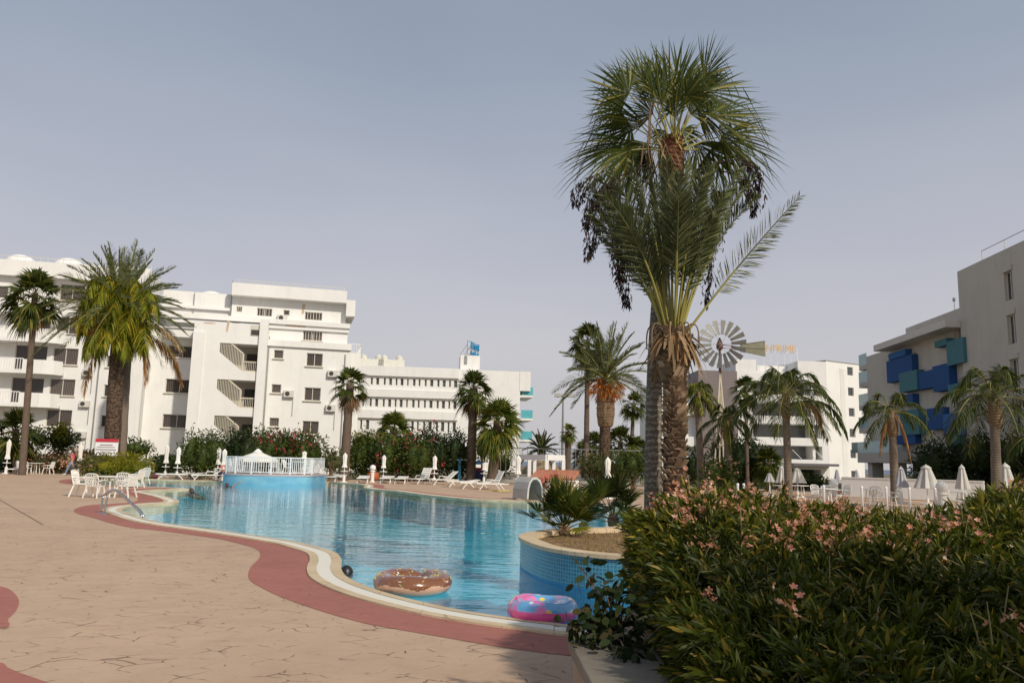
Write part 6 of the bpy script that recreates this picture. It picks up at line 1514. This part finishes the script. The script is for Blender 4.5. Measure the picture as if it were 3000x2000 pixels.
# street light, playground
sl_ = empty('street_light', P(1291, 1090, 78).xy.to_3d(), 'tall thin street light with a twin flood lamp head against the sky', 'street lamp'); zt_ = P(1291, 912, 78).z
q = MB(); q.tube([(0, 0, 0), (0, 0, zt_)], [.16, .08], 8); q.build('pole', METAL, sl_)
q = MB(); q.bar((-.6, 0, zt_), (1.0, 0, zt_+.35), .08); q.build('cross_arm', METAL, sl_)
for dx in (-.55, .15, .8): q = MB(); q.box(dx-.3, dx+.3, -.3, .2, zt_+.02, zt_+.35); q.build('lamp_head', plain('lamp_shell', (.45,.44,.42), .4), sl_)
ph_ = empty('play_hut', P(1098, 1095, 60).xy.to_3d(), 'small play hut with blue pyramid roof and red panel between the fan palms', 'playhouse'); k_ = PXM(60, 1); zr_ = P(1098, 1066, 60).z
q = MB(); w_ = 15*k_; q.add([(-w_,-w_,zr_), (w_,-w_,zr_), (w_,w_,zr_), (-w_,w_,zr_), (0,0,zr_+11*k_)], [(0,1,4),(1,2,4),(2,3,4),(3,0,4),(0,3,2,1)]); q.build('roof', plain('light_blue_plastic', (.12,.34,.62), .4), ph_)
q = MB(); q.box(-w_*.9, w_*.9, -w_*.9, -w_*.85, zr_-14*k_, zr_-7*k_); q.build('red_panel', plain('red_plastic', (.55,.03,.04), .4), ph_); q = MB(); q.box(-w_*.8, w_*.8, -w_*.8, w_*.8, .1, zr_-14*k_); q.build('lower_wall', plain('navy_plastic', (.03,.06,.20), .4), ph_)
for sx in (-1, 1):
    for sy in (-1, 1): q = MB(); q.bar((sx*w_*.92, sy*w_*.92, 0), (sx*w_*.92, sy*w_*.92, zr_), .1); q.build('post', plain('light_blue_plastic', (.1,.3,.6)), ph_)
pp_ = empty('play_post', P(1055, 1095, 58).xy.to_3d(), 'blue playground post with a short crossbar beside the dark tree', 'post'); z_ = P(1055, 1052, 58).z
q = MB(); q.bar((0, 0, 0), (0, 0, z_), .2); q.build('post', plain('teal_blue_paint', (.02,.20,.33), .4), pp_); q = MB(); q.bar((-.8, 0, z_-.1), (.8, 0, z_-.1), .1); q.build('crossbar', METAL, pp_)
# windmill
WY = 45; wm = empty('windmill', P(1655, 1110, WY).xy.to_3d(), 'steel wind pump with eighteen grey blades, tail vane and tripod tower', 'windmill'); o = Vector(wm.location)
hub = P(1653, 792, WY) - o; Rw = PXM(WY, 56); BL_ = plain('weathered_blade', (.24, .23, .20), .55, .12, 3, metallic=.2)
RUST = plain('rusty_steel', (.16, .08, .05), .8, .3, 6); CRM = plain('cream_steel', (.50, .45, .33), .6, .15)
yaw = math.radians(-12)
def W(u, v, w=0.): return hub + Vector((u*math.cos(yaw) - w*math.sin(yaw), -.35 + u*math.sin(yaw) + w*math.cos(yaw), v))
for k in range(18):
    a = 2*PI*k/18 + .08; q = MB(); ca, sa = math.cos(a), math.sin(a); r0, r1 = Rw*.40, Rw; w0, w1 = Rw*.050, Rw*.105; tw = .035
    c0, c1 = (r0*ca, r0*sa), (r1*ca, r1*sa)
    vs = [W(c0[0]-sa*w0, c0[1]+ca*w0, -tw), W(c0[0]+sa*w0, c0[1]-ca*w0, tw), W(c1[0]+sa*w1, c1[1]-ca*w1, tw*1.6), W(c1[0]-sa*w1, c1[1]+ca*w1, -tw*1.6)]
    vs += [v + Vector((0, .012, 0)) for v in vs]; q.add(vs, [(0,1,2,3), (7,6,5,4), (0,4,5,1), (1,5,6,2), (2,6,7,3), (3,7,4,0)]); q.build('blade', BL_, wm)
for rr in (.44, .86):
    q = MB(); q.tube([W(Rw*rr*math.cos(2*PI*i/36), Rw*rr*math.sin(2*PI*i/36), .05) for i in range(37)], .012, 4); q.build('blade_ring', METAL, wm)
for k in range(6): a = 2*PI*k/6; q = MB(); q.bar(W(0, 0, .05), W(Rw*.44*math.cos(a), Rw*.44*math.sin(a), .05), .018); q.build('spoke', METAL, wm)
q = MB(); q.lathe([(.12, -.28), (.20, -.18), (.20, .0), (.12, .22), (.03, .42)], tuple(hub), 12); q.build('gearbox', RUST, wm)
t0 = hub + Vector((.1, .2, 0)); t1 = P(1700, 800, WY+.8) - o; q = MB(); q.bar(t0 + Vector((0, 0, .05)), t1 + Vector((0, 0, .08)), .04); q.bar(t0 - Vector((0, 0, .1)), t1 - Vector((0, 0, .12)), .03); q.build('tail_arm', RUST, wm)
q = MB(); vp = [P(1700, 791, WY+.8) - o, P(1757, 783, WY+1.2) - o, P(1758, 818, WY+1.2) - o, P(1700, 806, WY+.8) - o]; vp2 = [v + Vector((0, .03, 0)) for v in vp]; q.add(vp + vp2, [(0,1,2,3), (7,6,5,4), (0,4,5,1), (1,5,6,2), (2,6,7,3), (3,7,4,0)]); tv = q.build('tail_vane', plain('olive_plate', (.19, .18, .12), .6, .15, 4), wm)
q = MB(); q.bar((vp[0]+vp[3])/2, (vp[1]+vp[2])/2 , .05, .06); q.bar(vp[0], vp[1], .04); q.bar(vp[3], vp[2], .04); q.build('vane_frame', plain('olive_frame', (.16,.15,.09), .6), tv)
zb_ = (P(1655, 855, WY) - o).z
q = MB(); q.tube([hub - Vector((0, 0, .2)), Vector((hub.x, hub.y, zb_))], [.07, .09], 8); q.build('mast', RUST, wm)
for k, (bx, dy) in enumerate(((1640, -.9), (1668, .9), (1683, -.9), (1655, .9))):
    f_ = P(bx - 3, 1115, WY + dy) - o; f_.z = 0; q = MB(); q.bar(Vector((hub.x, hub.y, zb_)), f_, .07); q.build('tower_leg', CRM, wm)
for fr in (.35, .6, .8):
    q = MB(); pts = []
    for bx, dy in ((1640, -.9), (1683, -.9), (1668, .9), (1655, .9), (1640, -.9)):
        f_ = P(bx - 3, 1115, WY + dy) - o; f_.z = 0; pts.append(Vector((hub.x, hub.y, zb_)).lerp(f_, fr))
    for i in range(4): q.bar(pts[i], pts[i+1], .035)
    q.bar(pts[0], pts[2], .03); q.build('tower_brace', CRM, wm)
# sign board with red header
sb_ = empty('notice_board', P(243, 1045, 49).xy.to_3d(), 'white pool rules board with red header strip in front of the twin left trunks', 'sign', .05); o = Vector(sb_.location)
z1 = P(243, 1008, 49).z; z0_ = P(243, 1046, 49).z; w_ = PXM(49, 25)
q = MB(); q.box(-w_, w_, 0, .06, z0_, z1); q.build('panel', WHITE2, sb_)
q = MB(); q.box(-w_*1.02, w_*1.02, -.03, -.003, z1-.17, z1+.02); q.build('header', plain('sign_red', (.50,.03,.05), .5), sb_)
q = MB()
for (a, b, c_, m_) in ((.32,.38,.6,0), (.46,.50,.85,0), (.60,.66,.95,1), (.74,.77,.5,0), (.82,.85,.7,0)): q.box(-w_*c_, w_*c_*.9, -.02, -.004, z1-(z1-z0_)*b, z1-(z1-z0_)*a)
q.build('text_lines', plain('sign_ink', (.30,.26,.28), .6), sb_)
for sx in (-1, 1): q = MB(); q.bar((sx*w_*.9, .1, 0), (sx*w_*.9, .1, z1), .07); q.build('post', METAL, sb_)
# right terrace: low wall, posts, tables, chairs
tw_ = empty('terrace_wall', (PXM(42, 1)*700, 42, 0), 'low white wall of the right terrace below the beige parasols', 'wall'); o = Vector(tw_.location)
q = MB(); a = P(1935, 1130, 45) - o; b = P(2262, 1135, 41) - o; a.z = b.z = .55; q.bar(a, b, .3, 1.0); q.build('wall', WHITE, tw_)
q = MB(); a2, b2 = a.copy(), b.copy(); a2.z = b2.z = 1.08; q.bar(a2, b2, .36, .06); q.build('coping', WHITE, tw_)
for x, lb in ((1978,'first white rope post from the left before the low terrace wall'),(2034,'white rope post left of the queen palm trunk'),(2087,'white rope post right of the queen palm trunk'),(2146,'white rope post next to the globe bollard'),(2249,'rightmost white rope post at the oleander top'),(1891,'white rope post in front of the stacked lattice chairs'),(1694,'white rope post near the windmill foot, left of two'),(1708,'white rope post near the windmill foot, right of two')):
    g = P(x, 1100, 30); q = MB(); q.lathe([(.05, 0), (.045, .86), (.06, .9), (.02, .94)], (0, 0, 0), 10); r_ = tag(q.build('rope_post', WHITE2, loc=(g.x, g.y, 0), smooth=True), lb, 'post', 'white posts along the terrace edge')
GT = 'chairs on the right terrace'
spots = [(1880,36,.4,'lattice chair left end of the terrace chair cluster'),(1893,35,-.6,'lattice chair in the terrace cluster, second from left'),(1906,36,2.8,'lattice chair just left of the terrace globe lamp'),(1935,37,-1.2,'chair right of the terrace globe lamp'),(2012,36,2.6,'chair between the first two rope posts'),(2050,35,-1.5,'chair at the queen palm trunk base'),(2190,34,-.5,'chair right of the globe bollard'),(2230,34,.8,'chair beside the rightmost rope post')]
for x, Y, rz, lb in spots: g = P(x, 1100, Y); chair(g.x, g.y, rz, lb, GT)
for x, Y, lb in ((1895,34.2,'table before the terrace chair cluster'),(1798,38,'table under the cream parasol'),(2000,34.5,'table between the first two rope posts'),(2210,33,'table right of the globe bollard'),(1835,39,'table under the right beige parasol near the queen palm')): g = P(x, 1100, Y); table(g.x, g.y, lb)
# ------------------------------------------------------------ people
SKIN = plain('skin', (.50, .28, .19), .55, .06)
def skinmesh(name, pts, edges, rad, m, parent, root_i=0, sub=1):
    me = bpy.data.meshes.new(name); me.from_pydata([tuple(p) for p in pts], edges, []); me.update(); me.materials.append(m)
    o = bpy.data.objects.new(name, me); COL.objects.link(o)
    if parent: o.parent = parent
    md = o.modifiers.new('skin', 'SKIN'); md.use_smooth_shade = True
    if not me.skin_vertices: 
        bm_ = bmesh.new(); bm_.from_mesh(me); bm_.verts.layers.skin.verify(); bm_.to_mesh(me); bm_.free()
    sv = me.skin_vertices[0].data
    for i, r in enumerate(rad):
        sv[i].radius = (r, r) if not isinstance(r, tuple) else r; sv[i].use_root = (i == root_i); sv[i].use_loose = False
    s = o.modifiers.new('sub', 'SUBSURF'); s.levels = sub; s.render_levels = sub
    return o
def person(loc, rz, J, label, shirt, trousers, hair, shoe=None, sleeves=False, long_hair=False, shorts=False):
    r = empty('person', loc, label, 'person', rz); V = {k: Vector(v) for k, v in J.items()}
    names = ['pelvis','waist','chest','neck','head','crown']; rad = [.125,.115,.135,.052,.085,.075]
    pts = [V[n] for n in names]; E = [(i, i+1) for i in range(5)]
    idx = {n: i for i, n in enumerate(names)}
    def add(n, p, rr, par): idx[n] = len(pts); pts.append(Vector(p)); rad.append(rr); E.append((idx[par], idx[n]))
    for s in 'LR':
        add('sh'+s, V['sh'+s], .055, 'chest'); add('el'+s, V['el'+s], .040, 'sh'+s); add('wr'+s, V['wr'+s], .027, 'el'+s)
        d = (V['wr'+s] - V['el'+s]).normalized(); side = d.cross(Vector((0, 1, .2))).normalized()
        add('palm'+s, V['wr'+s] + d*.07, .030, 'wr'+s)
        for k in range(4):
            b = V['wr'+s] + d*.085 + side*(.021*(k-1.5)); add('f%d%s' % (k, s), b + d*.035, .009, 'palm'+s); add('g%d%s' % (k, s), b + d*(.065 + .012*(1.5-abs(k-1.5))) - Vector((0, 0, .012)), .008, 'f%d%s' % (k, s))
        add('t'+s, V['wr'+s] + d*.05 + side*.05, .010, 'palm'+s)
        add('hip'+s, V['hip'+s], .090, 'pelvis'); add('kn'+s, V['kn'+s], .058, 'hip'+s); add('an'+s, V['an'+s], .036, 'kn'+s); add('toe'+s, V['toe'+s], .034, 'an'+s)
    skinmesh('body', pts, E, rad, SKIN, r)
    H = V['head']; C = (V['crown'] - V['head']).normalized()
    fw = V['face'].normalized() if 'face' in V else Vector((0, -1, 0))
    q = MB(); c = H + C*.02 - fw*.015; n = 10; 
    vs = []; fs = []
    for i in range(9):
        for j in range(n*2):
            a = PI*j/n; b = PI*i/8; p = Vector((math.sin(b)*math.cos(a), math.sin(b)*math.sin(a), math.cos(b)))
            k = .112 if p.dot(fw) < .35 or p.dot(C) > .55 else .075
            vs.append(c + p*k)
    for i in range(8):
        for j in range(n*2): fs.append((i*n*2+j, i*n*2+(j+1) % (n*2), (i+1)*n*2+(j+1) % (n*2), (i+1)*n*2+j))
    q.add(vs, fs)
    if long_hair: q.tube([c - fw*.06, c - fw*.09 - C*.12, c - fw*.08 - C*.24], [.07, .07, .04], 8)
    q.build('hair', hair, r, smooth=True)
    q = MB(); sd = fw.cross(C).normalized(); q.tube([H + fw*.08, H + fw*.105 - C*.02], [.012, .016], 6)
    for s in (-1, 1): q.tube([H + sd*.082*s, H + sd*.092*s + C*.03], [.014, .016], 6)
    q.build('nose_and_ears', SKIN, r, smooth=True)
    q = MB()
    for s in (-1, 1): q.tube([H + fw*.078 + sd*.032*s + C*.03, H + fw*.09 + sd*.032*s + C*.03], [.012, .008], 6)
    q.tube([H + fw*.083 - C*.055 - sd*.02, H + fw*.083 - C*.055 + sd*.02], .006, 5); q.build('eyes_and_mouth', plain('dark_eye', (.06, .03, .03), .4), r)
    # clothes
    P_, E_, R_ = [V['pelvis'] + Vector((0,0,.04)), V['waist'], V['chest'], V['chest'].lerp(V['neck'], .55)], [(0,1),(1,2),(2,3)], [.145,.135,.155,.085]
    for s in 'LR':
        b = len(P_); P_ += [V['sh'+s], V['sh'+s].lerp(V['el'+s], .55 if not sleeves else .98)]; R_ += [.072, .056]; E_ += [(2, b), (b, b+1)]
        if sleeves: P_.append(V['el'+s].lerp(V['wr'+s], .9)); R_.append(.042); E_.append((b+1, b+2))
    skinmesh('shirt', P_, E_, R_, shirt, r, 1)
    P_, E_, R_ = [V['waist'].lerp(V['pelvis'], .6), V['pelvis']], [(0, 1)], [.125, .145]
    for s in 'LR':
        b = len(P_); P_ += [V['hip'+s], V['kn'+s] if not shorts else V['hip'+s].lerp(V['kn'+s], .85)]; R_ += [.108, .075]; E_ += [(1, b), (b, b+1)]
        if not shorts: P_.append(V['kn'+s].lerp(V['an'+s], .93)); R_.append(.058); E_.append((b+1, b+2))
    skinmesh('trousers', P_, E_, R_, trousers, r, 1)
    if shoe:
        for s in 'LR':
            q = MB(); a, t_ = V['an'+s] - Vector((0,0,.03)), V['toe'+s]; d = (t_ - a).normalized(); q.tube([a - d*.05, a + d*.03, t_, t_ + d*.03], [.035, .05, .042, .02], 8); q.build('shoe', shoe, r, smooth=True)
    return r
DEN = plain('denim', (.20, .27, .38), .8, .15, 6); PNK = plain('pink_shirt', (.58, .10, .14), .8, .08); BRN = plain('brown_hair', (.05, .025, .015), .6); WSH = plain('white_shoe', (.75, .73, .70), .6)
NAV = plain('navy_cloth', (.03, .045, .09), .8, .1); SAL = plain('salmon_cloth', (.60, .22, .18), .8)
g = G(164, 1091)
person(g, 0, dict(pelvis=(0,0,.92), waist=(-.01,0,1.07), chest=(-.04,0,1.26), neck=(-.06,0,1.41), head=(-.09,0,1.50), crown=(-.08,0,1.60), face=(-1,-.3,-.05),
   shL=(-.04,-.17,1.34), shR=(-.05,.17,1.34), elL=(.03,-.21,1.10), elR=(-.10,.20,1.09), wrL=(-.12,-.20,.96), wrR=(-.28,.15,1.02), hipL=(0,-.08,.88), hipR=(0,.08,.88),
   knL=(-.20,-.08,.50), anL=(-.36,-.08,.10), toeL=(-.53,-.08,.05), knR=(.06,.08,.47), anR=(.27,.08,.12), toeR=(.14,.08,.03)),
   'woman walking left in a pink top and blue jeans, past the closed parasol', PNK, DEN, BRN, WSH, long_hair=True)
g = G(336, 1092); g.y = 49
gx = P(331, 1080, 49).x
person((gx, 49, 0), 0, dict(pelvis=(0,0,.90), waist=(.12,0,.98), chest=(.34,0,.98), neck=(.50,0,.90), head=(.60,0,.82), crown=(.68,0,.76), face=(.5,0,-.85),
   shL=(.40,-.19,.94), shR=(.40,.19,.94), elL=(.43,-.2,.66), elR=(.45,.2,.66), wrL=(.47,-.14,.42), wrR=(.5,.14,.44), hipL=(0,-.09,.87), hipR=(0,.09,.87),
   knL=(.05,-.10,.48), anL=(-.02,-.1,.09), toeL=(.14,-.1,.04), knR=(.09,.1,.48), anR=(.04,.1,.09), toeR=(.2,.1,.04)),
   'man in a navy shirt bending over beside the clipped bush', NAV, NAV, BRN, WSH, sleeves=False, shorts=True)
bg_ = MB(); bg_.lathe([(.02, 0), (.25, .02), (.30, .15), (.22, .32), (.05, .38)], (0, 0, 0), 14, .05, 5); tag(bg_.build('beach_bag', plain('maroon_cloth', (.10, .03, .04), .8), loc=(gx+.62, 48.9, 0), smooth=True), 'dark maroon beach bag on the deck at the bending man', 'bag')
gp = P(514, 1085, 49.3)
person((gp.x, 49.3, -.42), 0, dict(pelvis=(0,0,.86), waist=(.02,0,1.0), chest=(.04,0,1.2), neck=(.04,0,1.36), head=(.04,0,1.46), crown=(.04,0,1.56), face=(-.3,-1,0),
   shL=(-.14,-.05,1.29), shR=(.21,.02,1.29), elL=(-.2,-.14,1.05), elR=(.26,-.12,1.05), wrL=(-.12,-.32,.98), wrR=(.16,-.32,.98), hipL=(-.09,-.03,.83), hipR=(.09,-.03,.83),
   knL=(-.12,-.44,.86), anL=(-.13,-.48,.48), toeL=(-.13,-.62,.44), knR=(.12,-.44,.86), anR=(.13,-.48,.48), toeR=(.13,-.62,.44)),
   'person in a salmon shirt sitting left of the railed platform', SAL, NAV, BRN, None)
def swimmer(x, y, label, arm=False):
    g = G(x, y, WATER_Z)
    up = .34 if arm else -.12
    person((g.x, g.y, WATER_Z), 0, dict(pelvis=(.05,.62,-.20), waist=(.03,.46,-.16), chest=(.01,.24,-.12), neck=(0,.10,-.05), head=(0,.03,.06), crown=(.03,.08,.16), face=(-.5,-.85,.1),
       shL=(-.17,.16,-.08), shR=(.17,.16,-.05), elL=(-.36,-.04,-.16), elR=(.40,.12,.08) if arm else (.36,-.04,-.16), wrL=(-.30,-.28,-.14), wrR=(.64,.05,.20) if arm else (.30,-.28,-.14), hipL=(-.05,.68,-.21), hipR=(.14,.68,-.21),
       knL=(-.06,1.05,-.25), anL=(-.06,1.42,-.2), toeL=(-.06,1.56,-.24), knR=(.15,1.05,-.28), anR=(.15,1.42,-.3), toeR=(.15,1.56,-.3)), label, NAV, NAV, BRN, None, shorts=True)
swimmer(437, 1131, 'swimmer with dark wet hair at the tip of the red paved point')
swimmer(519, 1117, 'swimmer raising an arm below the blue platform wall', True)
# ------------------------------------------------------------ camera, light, world
cam = bpy.data.cameras.new('camera'); co_ = bpy.data.objects.new('camera', cam); COL.objects.link(co_)
M = Matrix.Identity(4)
for i, v in enumerate((CR, CU, -_f)):
    for j in range(3): M[j][i] = v[j]
M.translation = EYE; co_.matrix_world = M
cam.sensor_width = 36; cam.lens = 28; cam.clip_end = 20000; cam.clip_start = .05
SC.camera = co_
SUN = Vector((.50, -.62, .60)).normalized()
sl = bpy.data.lights.new('sun', 'SUN'); sl.energy = 3.2; sl.angle = math.radians(2.2); sl.color = (1, .915, .78)
so = bpy.data.objects.new('sun', sl); COL.objects.link(so); so.rotation_euler = SUN.to_track_quat('Z', 'Y').to_euler()
so.location = (20, -20, 30)
w = bpy.data.worlds.new('World'); SC.world = w; w.use_nodes = True; nt = w.node_tree; nt.nodes.clear()
N = nt.nodes.new; L = nt.links.new
out = N('ShaderNodeOutputWorld'); bg = N('ShaderNodeBackground'); sky = N('ShaderNodeTexSky')
sky.sky_type = 'NISHITA'; sky.sun_disc = False; sky.sun_elevation = math.asin(SUN.z); sky.sun_rotation = math.atan2(SUN.x, SUN.y)
sky.dust_density = 3.5; sky.air_density = 1.2; sky.ozone_density = 1.5
bg.inputs[1].default_value = .122
tc = N('ShaderNodeTexCoord'); sp = N('ShaderNodeSeparateXYZ'); L(tc.outputs['Generated'], sp.inputs[0])
rp = N('ShaderNodeValToRGB'); L(sp.outputs[2], rp.inputs[0]); e = rp.color_ramp.elements
st = [(0., (4.85, 4.75, 4.95)), (.12, (4.72, 4.62, 4.95)), (.28, (3.95, 4.05, 4.65)), (.45, (2.85, 3.25, 3.95)), (.8, (1.9, 2.25, 2.9))]
while len(e) < len(st): e.new(.5)
for i, (p, c) in enumerate(st): e[i].position = p; e[i].color = (*c, 1)
# large soft cloud veil
nz = N('ShaderNodeTexNoise'); nz.inputs['Scale'].default_value = 1.6; nz.inputs['Detail'].default_value = 4
mpn = N('ShaderNodeMapping'); mpn.inputs['Scale'].default_value = (1, 1, 3); L(tc.outputs['Generated'], mpn.inputs[0]); L(mpn.outputs[0], nz.inputs['Vector'])
mx = N('ShaderNodeMix'); mx.data_type = 'RGBA'; mx.inputs[0].default_value = .85
L(sky.outputs[0], mx.inputs[6]); L(rp.outputs[0], mx.inputs[7])
r2 = N('ShaderNodeValToRGB'); L(nz.outputs['Fac'], r2.inputs[0]); r2.color_ramp.elements[0].position = .35; r2.color_ramp.elements[1].position = .7
r2.color_ramp.elements[0].color = (.95, .96, .97, 1); r2.color_ramp.elements[1].color = (1.07, 1.05, 1.03, 1)
m2 = N('ShaderNodeMix'); m2.data_type = 'RGBA'; m2.blend_type = 'MULTIPLY'; m2.inputs[0].default_value = 1
L(mx.outputs[2], m2.inputs[6]); L(r2.outputs[0], m2.inputs[7])
L(m2.outputs[2], bg.inputs[0]); L(bg.outputs[0], out.inputs[0])
SC.view_settings.view_transform = 'Standard'; SC.view_settings.look = 'None'; SC.view_settings.gamma = 1; SC.view_settings.exposure = 0
SC.render.resolution_x = 1024; SC.render.resolution_y = 682
SC.cycles.max_bounces = 8; SC.cycles.transparent_max_bounces = 12
